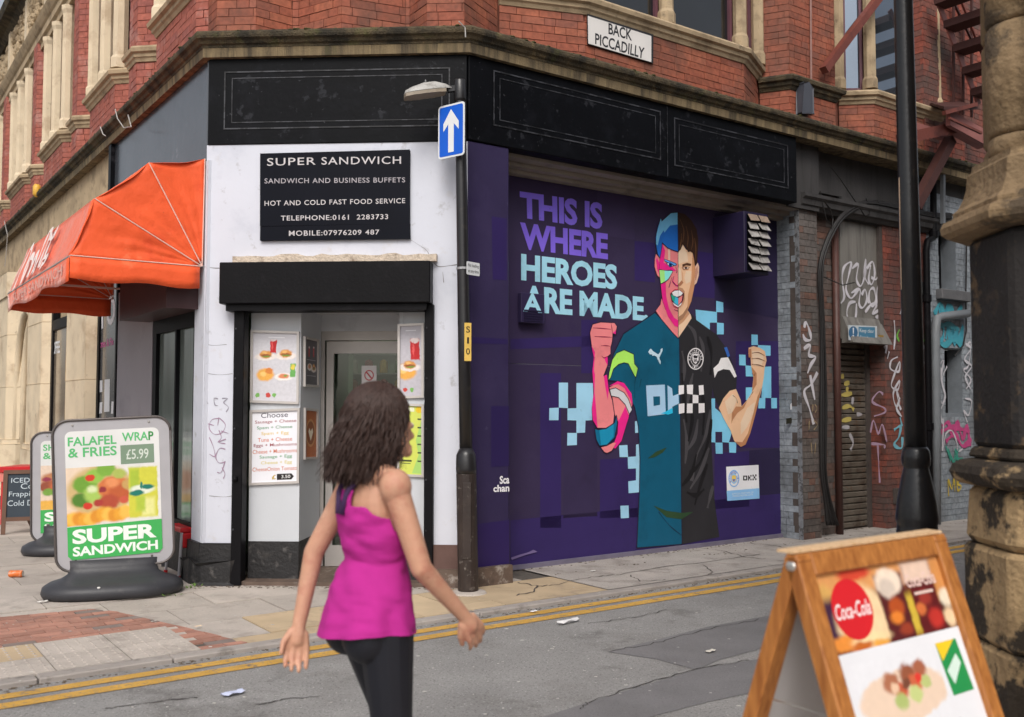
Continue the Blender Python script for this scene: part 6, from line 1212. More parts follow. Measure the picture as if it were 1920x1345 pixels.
octprof([(.46, zz_(442)), (.5, zz_(441)), (.56, zz_(438)), (.585, zz_(430)), (.59, zz_(418)), (.575, zz_(406)), (.545, zz_(402)), (.535, zz_(398)), (.535, zz_(390)), (.51, zz_(380)), (.49, zz_(362)), (.478, zz_(345)), (.472, zz_(318)), (.455, zz_(312)), (.45, zz_(300))], 'cap_moulding', m_pcl)
def cluster(z0, z1, rr=.36, k=8):
    mb = MB(); N = 64; rings = []
    for z in (z0, z0 + .02, z1 - .02, z1):
        e = -.012 if z in (z0, z1) else 0; rings.append([pcx + Vector(((rr + e + .055 * abs(math.cos(k * t / 2))) * math.cos(t), (rr + e + .055 * abs(math.cos(k * t / 2))) * math.sin(t), z)) for t in [6.2832 * i / N for i in range(N)]])
    mb.add([v for r_ in rings for v in r_], [(i * N + j, i * N + (j + 1) % N, (i + 1) * N + (j + 1) % N, (i + 1) * N + j) for i in range(3) for j in range(N)] + [tuple(reversed(range(N))), tuple(range(3 * N, 4 * N))]); mb.obj('clustered_shaft', m_pcl, pl, smooth=True)
cluster(zz_(300), zz_(262) - .003); cluster(zz_(262) + .003, zz_(52) - .003); cluster(zz_(52) + .003, 5.6)
# corbelled moulding of the doorway next to it, nearest the lens
cm = Vector((2.28, 3.55, zz_(345)))
mb = MB(); mb.tube([cm + Vector((.0, .12, .12)), cm + Vector((-.09, .02, .04)), cm + Vector((-.1, -.08, -.06)), cm + Vector((-.02, -.14, -.1)), cm + Vector((.1, -.18, -.08)), cm + Vector((.4, -.3, -.05))], [.05, .06, .065, .06, .06, .06], 12)
mb.obj('corbel_roll', m_pcl, pl, smooth=True)
nb = thing('near_building', 'dark sandstone building on the near side of the alley behind the pillar', 'building', C.p(4, .06, 6))
MB().box(C, .35, 14, .06, 6.6, 5.5, 9).obj('wall', m_psto, nb)  # out-of-view block, height and setback chosen for light in the alley
o = MB().hexa([Vector((1.86, 3.42, .06)), Vector((2.25, 3.3, .06)), Vector((2.27, 3.34, .06)), Vector((1.88, 3.46, .06)), Vector((2.06, 3.72, 1.0)), Vector((2.45, 3.6, 1.0)), Vector((2.47, 3.64, 1.0)), Vector((2.08, 3.76, 1.0))]).obj('leaning_board', m_blackm, None); tag(o, 'black board leaning against the foot of the stone pillar', 'board')

# ================================================================== wooden A-board in the foreground
P1 = Vector((.745, 2.59, 1.205)); P2 = Vector((1.335, 3.018, 1.205)); bx = (P2 - P1).normalized(); bn = Vector((bx.y, -bx.x, 0)); Wb = (P2 - P1).length
ab_ = thing('pavement_a_board', 'wooden pavement A-board with cola and sandwich poster in the right foreground', 'sign', (P1 + P2) / 2 + Vector((0, 0, -1.145)))
def woodmat(name, c0, c1):
    m = M(name, c0, .5, .1, 4, .08, 60); t = m.node_tree; b = t.nodes['Principled BSDF']; g = nd(t, 'ShaderNodeNewGeometry'); mp_ = nd(t, 'ShaderNodeVectorMath', operation='MULTIPLY'); mp_.inputs[1].default_value = (26, 26, 2.4); t.links.new(g.outputs['Position'], mp_.inputs[0])
    n_ = nd(t, 'ShaderNodeTexNoise'); n_.inputs['Scale'].default_value = 2.4; n_.inputs['Detail'].default_value = 5; n_.inputs['Distortion'].default_value = .6; t.links.new(mp_.outputs[0], n_.inputs['Vector'])
    r_ = nd(t, 'ShaderNodeValToRGB'); r_.color_ramp.elements[0].position = .3; r_.color_ramp.elements[1].position = .75; r_.color_ramp.elements[0].color = col(c0); r_.color_ramp.elements[1].color = col(c1); t.links.new(n_.outputs['Fac'], r_.inputs[0]); t.links.new(r_.outputs[0], b.inputs['Base Color']); return m
m_wood = woodmat('orange_pine', (140, 82, 36), (190, 126, 64)); m_woodl = woodmat('pale_pine_edge', (206, 168, 124), (236, 206, 168))
m_scr = M('steel_screw', (200, 196, 190), .3, .05, 8, 0, metal=.8)
TH = .3375
for sgn, nm in ((1, 'front_leaf'), (-1, 'rear_leaf')):
    dn = (bn * sgn * TH + Vector((0, 0, -1))).normalized(); nn_ = (bn * sgn + Vector((0, 0, TH))).normalized(); base = P1 + bn * sgn * .012; Lg = 1.205
    base = base - nn_ * .0
    sh = Sheet(base, bx, -dn, nn_)   # y negative downwards
    f = MB(); rw = .062
    def hb(x0, x1, y0, y1, h0, h1, name, mat, par, bev=.004): return MB().hexa([sh.p(x0, y0, h0), sh.p(x1, y0, h0), sh.p(x1, y1, h0), sh.p(x0, y1, h0), sh.p(x0, y0, h1), sh.p(x1, y0, h1), sh.p(x1, y1, h1), sh.p(x0, y1, h1)]).obj(name, mat, par, bevel=bev)
    top_ = hb(rw + .001, Wb - rw - .001, -rw, 0, -.036, .004, 'top_rail', m_wood, ab_); hb(0, rw, -Lg, 0, -.04, .004, 'leg', m_wood, ab_); hb(Wb - rw, Wb, -Lg, 0, -.04, .004, 'leg', m_wood, ab_); hb(rw + .001, Wb - rw - .001, -1.06, -1.0, -.036, .004, 'bottom_rail', m_wood, ab_)
    pn_ = hb(rw - .004, Wb - rw + .004, -1.0, -rw, -.022, -.014, 'panel', M('white_backing_board', (206, 204, 204), .5, .04, 3, 0), ab_, 0)
    for yy in (-.026, ): MB().lathe(sh.p(0, yy, -.02) - bx * .0, [(.001, -.001), (.002, 0)], 6)
    scw = MB(); c_ = sh.p(0, -.028, -.018); M3 = Matrix((bx, Vector((0, 0, 1)).cross(bx), Vector((0, 0, 1)))).transposed(); scw.ell(c_, .006, .013, .013, 12, 8, M3); scw.obj('screw', m_scr, ab_, smooth=True)
    if sgn == 1:
        x0, x1, y1, y0 = rw - .002, Wb - rw + .002, -rw + .002, -.99; pw = x1 - x0
        X = lambda a: x0 + pw * a
        Y = lambda b: y1 - (pw * .93) * b
        RR = lambda nm_, c_, a, b, c, d, h: sh.rect(nm_, pm_(c_), pn_, X(a), Y(d), X(c), Y(b), h)
        RR('print', (226, 226, 230), 0, 0, 1, 1.7, -.0135)
        q = pw; qa = pw * .93
        cl = [('b', X(.5), Y(.02), q * .6, qa * .1, (214, 150, 92), .5), ('e', X(.06), Y(.12), q * .06, qa * .07, (206, 160, 90), .6), ('b', X(.08), Y(.22), q * .08, qa * .1, (64, 36, 62), .5), ('e', X(.3), Y(.02), q * .12, qa * .04, (206, 70, 50), .5), ('e', X(.28), Y(.24), q * .2, qa * .16, (236, 204, 160), .25), ('b', X(.55), Y(.22), q * .11, qa * .17, (86, 30, 34), .18), ('b', X(.79), Y(.2), q * .12, qa * .18, (92, 24, 30), .15),
              ('e', X(.54), Y(.09), q * .1, qa * .07, (236, 216, 196), .35), ('e', X(.52), Y(.12), q * .06, qa * .05, (206, 190, 176), .6), ('e', X(.55), Y(.22), q * .06, qa * .05, (176, 78, 36), .6), ('e', X(.53), Y(.27), q * .05, qa * .03, (222, 128, 50), .7), ('e', X(.58), Y(.33), q * .05, qa * .03, (150, 60, 40), .7), ('e', X(.8), Y(.2), q * .05, qa * .04, (150, 52, 44), .7), ('e', X(.84), Y(.31), q * .06, qa * .05, (186, 50, 44), .7), ('e', X(.74), Y(.25), q * .04, qa * .03, (206, 110, 60), .7), ('b', X(.67), Y(.27), q * .025, qa * .1, (206, 176, 64), .6), ('b', X(.79), Y(.06), q * .12, qa * .05, (226, 196, 176), .4),
              ('b', X(.96), Y(.12), q * .05, qa * .1, (206, 140, 80), .5), ('e', X(.97), Y(.22), q * .05, qa * .05, (226, 214, 190), .6), ('e', X(.96), Y(.32), q * .05, qa * .05, (232, 200, 160), .6), ('e', X(.1), Y(.33), q * .1, qa * .035, (226, 140, 60), .6), ('e', X(.3), Y(.335), q * .14, qa * .03, (240, 210, 160), .6), ('e', X(.22), Y(.36), q * .08, qa * .02, (190, 100, 40), .7), ('e', X(.36), Y(.365), q * .06, qa * .02, (226, 160, 70), .7)]
        soft_print(sh, pn_, x0, Y(.375), x1, y1, -.013, (86, 44, 40), cl, .008, 30, .15)
        sh.ell('print', pm_((206, 30, 40)), pn_, X(.22), Y(.185), .088, .082, -.0122, 32)
        sh.text('lettering', pm_((240, 232, 230)), pn_, 'Coca-Cola', X(.09), Y(.225), X(.35), Y(.15), -.0118, bold=.012, shear=.35)
        sh.text('lettering', pm_((226, 196, 186)), pn_, 'Coca-Cola', X(.68), Y(.14), X(.93), Y(.07), -.0121, bold=.02); RR('print', (216, 190, 180), .72, .165, .88, .18, -.0121)
        sw = [('e', X(.42), Y(.62), q * .34, qa * .12, (226, 200, 178), .12)]
        for (a, b, r_, c_) in ((.34, .55, .06, (170, 108, 80)), (.48, .53, .06, (146, 84, 60)), (.58, .52, .05, (164, 96, 70)), (.4, .6, .05, (190, 90, 62)), (.52, .58, .05, (200, 100, 68)), (.38, .645, .05, (170, 184, 112)), (.5, .63, .05, (192, 202, 132)), (.6, .585, .04, (182, 192, 122)), (.45, .57, .03, (116, 70, 52)), (.36, .58, .03, (226, 190, 160)), (.55, .56, .025, (214, 60, 50))): sw.append(('e', X(a), Y(b), q * r_, qa * r_ * .8, c_, .5))
        soft_print(sh, pn_, X(.05), Y(.77), X(.74), Y(.43), -.013, (224, 224, 228), sw, .012, 40, .06)
        sh.poly('print', pm_((30, 140, 74)), pn_, [(X(.76), Y(.43)), (X(.94), Y(.43)), (X(.96), Y(.69)), (X(.78), Y(.69))], -.0127); sh.poly('print', pm_((236, 196, 40)), pn_, [(X(.76), Y(.43)), (X(.92), Y(.43)), (X(.78), Y(.52))], -.0124); sh.poly('print', pm_((206, 226, 214)), pn_, [(X(.79), Y(.57)), (X(.9), Y(.5)), (X(.92), Y(.55)), (X(.82), Y(.64))], -.0122)
        RR('print', (110, 106, 116), .22, .795, .78, .81, -.0127); RR('print', (120, 116, 126), .34, .835, .66, .85, -.0127); RR('print', (214, 150, 150), .24, .866, .96, .87, -.0127); RR('print', (222, 98, 50), .74, .9, .92, 1.05, -.0127)
MB().hexa([P1 - bn * .045 + Vector((0, 0, .001)), P2 - bn * .045 + Vector((0, 0, .001)), P2 + bn * .006 + Vector((0, 0, .001)), P1 + bn * .006 + Vector((0, 0, .001)), P1 - bn * .045 + Vector((0, 0, .008)), P2 - bn * .045 + Vector((0, 0, .008)), P2 + bn * .006 + Vector((0, 0, .008)), P1 + bn * .006 + Vector((0, 0, .008))]).obj('top_edge', m_woodl, ab_)
MB().tube([P1 + bn * .16 + Vector((0, 0, -.42)) + bx * .06, P1 - bn * .17 + Vector((0, 0, -.42)) + bx * .06], .003, 5).obj('stay_chain', m_scr, ab_)

# ================================================================== swinging pavement signs
m_base = M('black_rubber_base', (54, 54, 58), .45, .1, 6, .15, 60, dirt=((84, 82, 82), .12, 5)); m_alf = M('sign_frame_grey', (176, 174, 178), .45, .05, 5, .03, metal=.2); m_edge = M('dark_frame_edge', (96, 90, 88), .4, .1, 6, .03, metal=.4)
def swing_sign(name, label, cl, cr, z0l, z1l, z0r, z1r, basec, side, grp, prints):
    """cl/cr: plan points of left and right edges; heights of bottom and top at both ends"""
    t = thing(name, label, 'sign', basec, grp)
    x = Vector((cr[0] - cl[0], cr[1] - cl[1], z0r - z0l)); Wd = x.length; x.normalize(); y = Vector((0, 0, 1)); n = x.cross(y).normalized(); n = n if n.y < 0 else -n; y = x.cross(n); y = y if y.z > 0 else -y
    Ht = z1l - z0l; sh = Sheet(Vector((cl[0], cl[1], z0l)) + x * Wd / 2 + y * Ht / 2, x, y, n)
    out = rounded(Wd, Ht, .13, 7)
    MB().prism([sh.p(a, b, -.025) for a, b in out], n * .05).obj('panel', m_edge, t)
    sh.poly('face', m_alf, t, rounded(Wd - .03, Ht - .03, .12, 7), .027)
    ring = [sh.p(a, b, .03) for a, b in rounded(Wd - .012, Ht - .012, .125, 7)]; MB().tube(ring + [ring[0]], .012, 6).obj('trim', m_edge, t, smooth=True)
    for a in (-Wd * .33, Wd * .31): MB().ell(sh.p(a, Ht * .463, .03), .01, .01, .01, 8, 6).obj('screw', m_scr, t)
    pw, ph = Wd - .2, Ht - .2
    sh.poly('poster', pm_((222, 222, 220)), t, rounded(pw, ph, .05, 5), .029)
    prints(t, sh, pw, ph)
    # water-filled base
    bxd = Vector((x.x, x.y, 0)).normalized(); byd = Vector((bxd.y, -bxd.x, 0)); c = Vector(basec); mb = MB(); N = 36; rings = []
    for k, (rx, ry, z) in enumerate(((.5, .27, .0), (.55, .31, .012), (.565, .325, .045), (.555, .315, .09), (.5, .27, .125), (.42, .2, .15), (.36, .1, .19), (.345, .07, .24), (.35, .06, .3))):
        rings.append([c + bxd * (rx * math.copysign(abs(math.cos(q)) ** .75, math.cos(q))) + byd * (ry * math.copysign(abs(math.sin(q)) ** .85, math.sin(q))) + Vector((0, 0, z)) for q in [6.28319 * i / N for i in range(N)]])
    mb.add([v for r_ in rings for v in r_], [(i * N + j, i * N + (j + 1) % N, (i + 1) * N + (j + 1) % N, (i + 1) * N + j) for i in range(len(rings) - 1) for j in range(N)] + [tuple(reversed(range(N))), tuple(range((len(rings) - 1) * N, len(rings) * N))]); bo = mb.obj('base', m_base, t, smooth=True)
    for a in (-.1, .12): MB().lathe(c + bxd * (a) + byd * .285 + Vector((0, 0, .1)), [(.012, 0), (.014, .012), (.008, .016)], 10).obj('plug', M('white_plug', (214, 212, 208), .5, .03, 5, 0), bo) if a < 0 else None
    for a in (-.3, .3): MB().bar(c + bxd * a + Vector((0, 0, .26)), c + bxd * a + Vector((0, 0, max(.32, z0l + .03))), .03).obj('spring', m_edge, t)
    return t
GN = (66, 172, 88)
def pr1(t, sh, w, h):
    def X(a): return -w / 2 + w * a
    def Y(b): return h / 2 - h * b
    TX = lambda s_, a, b, c, d, cc, hh=.0305, bd=.02: sh.text('lettering', pm_(cc), t, s_, X(a), Y(d), X(c), Y(b), hh, bold=bd)
    TX('FALAFEL', .03, .045, .54, .115, (92, 184, 116)); TX('WRAP', .6, .03, .94, .1, (92, 184, 116)); TX('& FRIES', .03, .13, .54, .205, (92, 184, 116)); TX('P', .885, .03, .94, .1, (56, 140, 70), .0308)
    sh.rect('print', pm_((124, 146, 124)), t, X(.58), Y(.28), X(.94), Y(.13), .0302); TX('£5.99', .64, .165, .88, .245, (206, 214, 204), .0309, .01)
    fl = [('e', X(.05), Y(.45), w * .5, h * .3, (228, 206, 182), .6), ('e', X(.36), Y(.48), w * .36, h * .2, (204, 176, 122), .18)]
    for (a, b, r_, c_, so) in ((.2, .42, .13, (112, 158, 58), .3), (.3, .36, .1, (146, 188, 78), .4), (.42, .31, .1, (124, 170, 66), .35), (.15, .54, .1, (84, 128, 50), .4), (.3, .5, .12, (166, 198, 96), .5), (.27, .46, .05, (216, 226, 176), .8), (.5, .46, .17, (206, 116, 68), .22), (.57, .5, .13, (188, 94, 56), .4), (.44, .57, .11, (176, 78, 56), .45), (.48, .42, .07, (226, 146, 96), .8), (.25, .37, .05, (206, 62, 44), .35), (.22, .59, .05, (204, 58, 44), .4), (.38, .47, .04, (146, 52, 58), .5), (.66, .44, .08, (196, 158, 96), .4), (.56, .35, .07, (170, 184, 92), .5), (.33, .57, .05, (170, 62, 56), .5), (.6, .56, .05, (200, 90, 70), .6)): fl.append(('e', X(a), Y(b), w * r_, w * r_ * .8, c_, so))
    for k in range(11): fl.append(('e', X(.0 + .062 * k), Y(.7 - .012 * math.sin(k * 1.3) - .004 * k), w * .07, h * .055, ((228, 162, 56), (240, 188, 84), (220, 146, 50))[k % 3], .5))
    fl += [('b', X(.81), Y(.51), w * .155, h * .2, (206, 204, 72), .1), ('b', X(.72), Y(.42), w * .05, h * .1, (168, 190, 64), .6), ('b', X(.86), Y(.63), w * .07, h * .07, (228, 226, 150), .6), ('b', X(.78), Y(.6), w * .05, h * .06, (176, 196, 70), .7), ('e', X(.8), Y(.49), w * .13, h * .035, (226, 232, 214), .5), ('e', X(.74), Y(.515), w * .075, h * .022, (34, 118, 104), .5), ('e', X(.86), Y(.47), w * .07, h * .02, (34, 118, 104), .5), ('e', X(.79), Y(.455), w * .015, h * .03, (40, 124, 108), .6)]
    soft_print(sh, t, X(0), Y(.74), X(1), Y(.285), .0302, (224, 222, 218), fl, .012, 22, .1)
    sh.poly('print', pm_(GN), t, [(X(0), Y(.745)), (X(1), Y(.735)), (X(1), Y(.97)), (X(.96), Y(1)), (X(.04), Y(1)), (X(0), Y(.97))], .034)
    TX('SUPER', .05, .765, .94, .88, (232, 240, 232), .0346, .04); TX('SANDWICH', .05, .9, .95, .975, (232, 240, 232), .0346, .035)
def pr2(t, sh, w, h):
    def X(a): return -w / 2 + w * a
    def Y(b): return h / 2 - h * b
    TX = lambda s_, a, b, c, d, cc, hh=.0305, bd=.02: sh.text('lettering', pm_(cc), t, s_, X(a), Y(d), X(c), Y(b), hh, bold=bd)
    TX('SHAWARMA', .03, .04, .8, .11, (92, 184, 116)); TX('& FRIES', .03, .13, .54, .2, (92, 184, 116)); soft_print(sh, t, X(0), Y(.75), X(1), Y(.27), .0302, (228, 206, 186), [('e', X(.2), Y(.42), w * .2, w * .1, (190, 130, 90), .4), ('e', X(.1), Y(.5), w * .12, w * .08, (150, 80, 60), .4), ('e', X(.3), Y(.5), w * .18, w * .14, (200, 110, 70), .4), ('e', X(.6), Y(.5), w * .25, w * .2, (206, 130, 80), .4), ('e', X(.1), Y(.56), w * .08, w * .05, (120, 160, 70), .5), ('e', X(.08), Y(.42), w * .06, w * .03, (150, 60, 80), .5), ('b', X(.4), Y(.7), w * .5, h * .05, (232, 178, 80), .4)])
    sh.rect('print', pm_(GN), t, X(0), Y(1), X(1), Y(.75), .034); TX('SUPER', .05, .775, .94, .88, (232, 240, 232), .0346, .04); TX('SANDWICH', .05, .9, .95, .975, (232, 240, 232), .0346, .035)
swing_sign('pavement_sign', 'falafel wrap and fries swing sign on a black base, nearest the corner', (-3.83, 8.14), (-2.94, 8.46), .2, 1.48, .245, 1.52, (-3.40, 8.28, 0), 0, 'swing signs outside the shop', pr1)
swing_sign('pavement_sign', 'second green and white swing sign half hidden behind the falafel sign', (-5.22, 10.50), (-4.30, 10.80), .12, 1.32, .14, 1.34, (-4.76, 10.62, 0), 0, 'swing signs outside the shop', pr2)
# framed board behind the red chair by the window
o = thing('leaning_sign', 'grey-framed notice board beside the red chair under the side window', 'sign', (-3.42, 9.75, 0))
sh = Sheet((-3.44, 9.82, .75), (.582, -.813, 0), (0, 0, 1), (-.813, -.582, 0)); MB().prism([sh.p(a, b, -.02) for a, b in rounded(.5, 1.3, .1)], sh.n * .04).obj('panel', m_edge, o); sh.poly('poster', pm_((206, 206, 208)), o, rounded(.44, 1.22, .08), .022); sh.rect('print', pm_((190, 60, 60)), o, -.05, -.1, .12, .0, .024); MB().bar(sh.p(0, -.75, 0), sh.p(0, -.62, 0), .3, .12).obj('foot', m_base, o)
# ---- chalkboard and red barrier
m_choc = M('brown_chalkboard_frame', (104, 74, 58), .6, .12, 6, .1, 60); m_slate = M('slate_board', (52, 62, 72), .7, .1, 3, .1, 60, dirt=((74, 84, 94), .2, 4)); m_chalk = M('chalk', (196, 208, 216), .9, .1, 20, 0); m_chalkg = M('green_chalk', (190, 224, 150), .9, .1, 20, 0)
cbq = gnd(42, 1003); cb_ = thing('chalkboard', 'chalkboard listing iced coffee and cold drinks in a brown frame', 'sign', cbq)
cx_ = Vector((.93, .36, 0)).normalized(); tilt = Vector((-.05, .14, 1)).normalized(); cnn = cx_.cross(tilt).normalized(); cnn = cnn if cnn.y < 0 else -cnn
sh = Sheet(Vector((cbq.x - .27, cbq.y, 0)), cx_, tilt, cnn); Wc, Hc = .62, .80
for (a0, b0, a1, b1) in ((0, 0, .05, Hc), (Wc - .05, 0, Wc, Hc), (.051, Hc - .05, Wc - .051, Hc), (.051, .16, Wc - .051, .21)): MB().hexa([sh.p(a, b, h_) for h_ in (0, .03) for a, b in ((a0, b0), (a1, b0), (a1, b1), (a0, b1))]).obj('frame', m_choc, cb_)
for a0 in (.0, Wc - .04): MB().bar(sh.p(a0 + .02, Hc - .02, -.02), sh.p(a0 + .02, Hc - .02, 0) + Vector((.16, .42, -Hc + .03)), .035).obj('rear_leg', m_choc, cb_)
sh.rect('slate', m_slate, cb_, .05, .21, Wc - .05, Hc - .05, .012)
for s_, a, b, c, d, mt in (('ICED', .09, .64, .3, .7, m_chalk), ('Coffee', .2, .56, .52, .63, m_chalk), ('Frappie', .07, .45, .36, .53, m_chalk), ('Cold Drinks', .06, .35, .54, .42, m_chalk)): sh.text('lettering', mt, cb_, s_, a, b, c, d, .014, bold=.0)
sh.poly('drawing', m_chalkg, cb_, [(.44, .52), (.55, .53), (.53, .43), (.46, .42)], .014); sh.ell('drawing', M('blue_chalk', (120, 170, 200), .9, .1, 20, 0), cb_, .45, .28, .1, .045, .014, 14, .2)
rbx = thing('cafe_table', 'red café table edge behind the chalkboard', 'table', (-6.7, 13.2, 0)); m_redp = M('red_plastic', (190, 34, 40), .4, .06, 5, .03); m_redl = M('pale_red_print', (222, 130, 120), .5, .05, 5, 0)
rx = Vector((.93, .36, 0)); rc = Vector((-6.95, 13.0, 0))
MB().hexa([rc + rx * a + Vector((0, b, z)) for z in (.7, .78) for a, b in ((0, 0), (.9, 0), (.9, .6), (0, .6))]).obj('table_top', m_redp, rbx, bevel=.01)
MB().hexa([rc + rx * a + Vector((0, b, z)) for z in (.58, .695) for a, b in ((.02, .02), (.88, .02), (.88, .05), (.02, .05))]).obj('apron', m_redl, rbx)
for a in (.06, .84):
    for b in (.06, .54): MB().bar(rc + rx * a + Vector((0, b, 0)), rc + rx * a + Vector((0, b, .7)), .04).obj('leg', m_redp, rbx)
# red chair between sign and corner
ch = Vector((-3.02, 9.28, 0)); chr_ = thing('cafe_chair', 'red plastic café chair tucked between the sign and the white corner', 'chair', ch)
fx = Vector((-.813, -.582, 0)); fy = Vector((-.582, .813, 0))
def cb2(a0, a1, b0, b1, z0, z1, name, mat, tl=0): return MB().hexa([ch + fx * (a + (tl if k else 0)) + fy * b + Vector((0, 0, z)) for k, z in enumerate((z0, z1)) for a, b in ((a0, b0), (a1, b0), (a1, b1), (a0, b1))]).obj(name, mat, chr_, bevel=.012)
cb2(-.2, .22, -.21, .21, .42, .47, 'seat', m_redp); cb2(-.24, -.2, -.21, .21, .62, .95, 'backrest', m_redp, -.06); cb2(-.2, .2, -.215, -.19, .28, .42, 'apron', m_redp)
for a, b in ((-.2, -.19), (-.2, .19), (.2, -.19), (.2, .19)): MB().tube([ch + fx * a * 1.15 + fy * b * 1.1, ch + fx * a + fy * b + Vector((0, 0, .44))], .014, 8).obj('leg', m_alf, chr_); MB().tube([ch + fx * a * 1.15 + fy * b * 1.1, ch + fx * a * 1.14 + fy * b * 1.1 + Vector((0, 0, .03))], .018, 8).obj('foot', m_redp, chr_)
for b in (-.19, .19): MB().tube([ch - fx * .2 + fy * b + Vector((0, 0, .44)), ch - fx * .24 + fy * b + Vector((0, 0, .66))], .012, 8).obj('back_post', m_alf, chr_)
# ---- litter
cp_ = gnd(30, 1083); can = thing('drink_can', 'crumpled orange drinks can lying on the pavement at the far left', 'can', cp_)
cd = Vector((.98, .1, 0)); c0 = cp_ + Vector((-.065, 0, .034))
MB().tube([c0, c0 + cd * .008, c0 + cd * .05, c0 + cd * .1, c0 + cd * .118, c0 + cd * .125], [.026, .033, .031, .033, .033, .026], 18).obj('body', M('orange_can_print', (214, 112, 50), .35, .1, 30, 0, dirt=((230, 206, 190), .25, 28)), can, smooth=True)
MB().tube([c0 + cd * .125, c0 + cd * .127], [.027, .025], 14).obj('lid', m_scr, can); MB().tube([c0 - cd * .002, c0], [.025, .027], 14).obj('lid', m_scr, can)
def scrap(x, y, s, c_, label, z=0, asp=.4):
    p = gnd(x, y, z); mb = MB(); n = 6; vs = []
    for i in range(n):
        for j in range(4): vs.append(p + C.u * (s * (i / (n - 1) - .5)) + C.n * (s * asp * (j / 3. - .5) + .06 * s * math.sin(i)) + Vector((0, 0, .004 + abs(s * .12 * math.sin(i * 2.1 + j * 1.3)))))
    o = mb.add(vs, [(i * 4 + j, i * 4 + j + 1, (i + 1) * 4 + j + 1, (i + 1) * 4 + j) for i in range(n - 1) for j in range(3)]).obj('litter', pm_(c_), None); md = o.modifiers.new('t', 'SOLIDIFY'); md.thickness = .001
    tag(o, label, 'litter', 'litter on the street'); return o
scrap(437, 1303, .13, (186, 192, 216), 'pale blue crumpled wrapper on the road near the bottom edge', RZ + .003); scrap(1066, 1169, .22, (222, 220, 220), 'long white paper strip on the road below the mural', RZ + .003, .16); scrap(1001, 1148, .06, (226, 226, 232), 'small white scrap lying on the yellow lines', RZ + .008); scrap(1332, 1223, .08, (196, 190, 180), 'pale flattened scrap on the dark road patch', RZ + .006); scrap(1112, 1072, .06, (206, 202, 198), 'white scrap on the tarmac pavement under the mural', .003); scrap(80, 1130, .08, (206, 202, 196), 'whitish stain-like scrap on the slabs before the swing sign', .005); scrap(294, 1066, .05, (226, 190, 120), 'tan leaf resting on the black sign base', .0).location.z = .14; scrap(372, 1176, .05, (214, 190, 160), 'tiny cream scrap beside the red pavers', .004)
gr = MB()
for i in range(150):
    x, y = random.uniform(0, 1440), random.uniform(1060, 1340); p = gnd(x, y, RZ); q = p - C.o; oo = q.dot(C.n); ss = q.dot(C.u)
    if -1.88 < ss < 5 and oo < (.1 if ss > 0 else .1 - abs(ss) * .8): continue
    r_ = random.uniform(.003, .008); p.z = (RZ + .002) if oo > .95 else .003; gr.ell(p, r_ * random.uniform(1, 2.4), r_, r_ * .35, 6, 4)
o = gr.obj('grit', pm_((186, 182, 176)), None); o['kind'] = 'stuff'; o['label'] = 'pale grit and chewing gum spots scattered over road and pavement'
db = MB(); rr_ = random.Random(11)
for i in range(900):
    k = rr_.random(); a = rr_.uniform(-5, 7)
    if k < .5: p = C.p(a, RZ + .002, .945 + abs(rr_.gauss(0, .035)))
    elif k < .8: p = C.p(rr_.uniform(.5, 8.5), .002, -.46 + abs(rr_.gauss(0, .05)) if a < 4 else .0 + abs(rr_.gauss(0, .06)) - .1)
    else: q_ = rr_.uniform(0, 2.4); p = B.p(q_, .003, .06 + abs(rr_.gauss(0, .05)))
    r_ = rr_.uniform(.003, .009); db.ell(p, r_ * rr_.uniform(1, 2.5), r_, r_ * .4, 5, 3)
o = db.obj('debris', M('dirt_crumbs', (92, 80, 68), .95, .3, 40, 0), None); o['kind'] = 'stuff'; o['label'] = 'dark crumbs of dirt along the gutter and wall bases'
wd = MB()
for (x, y, n_) in ((365, 1102, 26), (325, 1116, 10), (920, 1088, 10)):
    for k in range(n_):
        p = gnd(x + random.uniform(-16, 16), y + random.uniform(-4, 3), .002); a = random.uniform(0, 6.28); l = random.uniform(.02, .05); d_ = Vector((math.cos(a), math.sin(a), random.uniform(.3, 1.2))).normalized() * l; e = Vector((-math.sin(a), math.cos(a), 0)) * l * .25; wd.quad(p - e * .4, p + d_ * .5 - e, p + d_, p + d_ * .5 + e)
o = wd.obj('weeds', M('weed_green', (98, 128, 58), .7, .2, 20, 0), None, recalc=False); o['kind'] = 'stuff'; o['label'] = 'tufts of small weeds at the foot of the walls'

# ================================================================== fire escape
m_fe = M('red_oxide_steel', (112, 58, 48), .6, .15, 5, .2, 40, dirt=((70, 40, 36), .3, 4)); m_fed = M('dark_oxide_steel', (70, 40, 36), .65, .15, 5, .2, 40)
m_fp = M('pale_oxide_steel', (150, 96, 90), .6, .1, 5, .1, 40)
fe = thing('fire_escape', 'red oxide steel fire escape stair and landing bracketed to the brick', 'fire escape', C.w(1770, 300, .4))
FO = .55
def fbar(l, w_, h_, o=FO, name='beam', mat=m_fe):
    a, b = l; MB().bar(C.w(a[0], a[1], o), C.w(b[0], b[1], o), w_, h_).obj(name, mat, fe)
fbar(((1545, 132), (1660, -20)), .09, .09, .12, 'brace')
fbar(((1688, 262), (1788, 240)), .1, .14, FO); fbar(((1788, 240), (1840, 268)), .1, .16, FO, 'beam', m_fp); fbar(((1778, 222), (1850, 262)), .06, .2, FO + .1, 'beam', m_fp); fbar(((1716, 388), (1782, 262)), .12, .12, FO - .1, 'strut', m_fed)
fbar(((1690, 232), (1772, 256)), .05, .12, FO - .2, 'beam', m_fp); fbar(((1768, 420), (1768, 262)), .05, .05, .0, 'hanger', m_gpi)
MB().hexa([C.p(*(C.hit(a, b, o)), o) for (a, b, o) in ((1745, 193, .02), (1800, 190, .02), (1835, 200, .8), (1770, 200, .8), (1745, 197, .02), (1800, 194, .02), (1835, 206, .8), (1770, 206, .8))]).obj('landing', m_fed, fe)
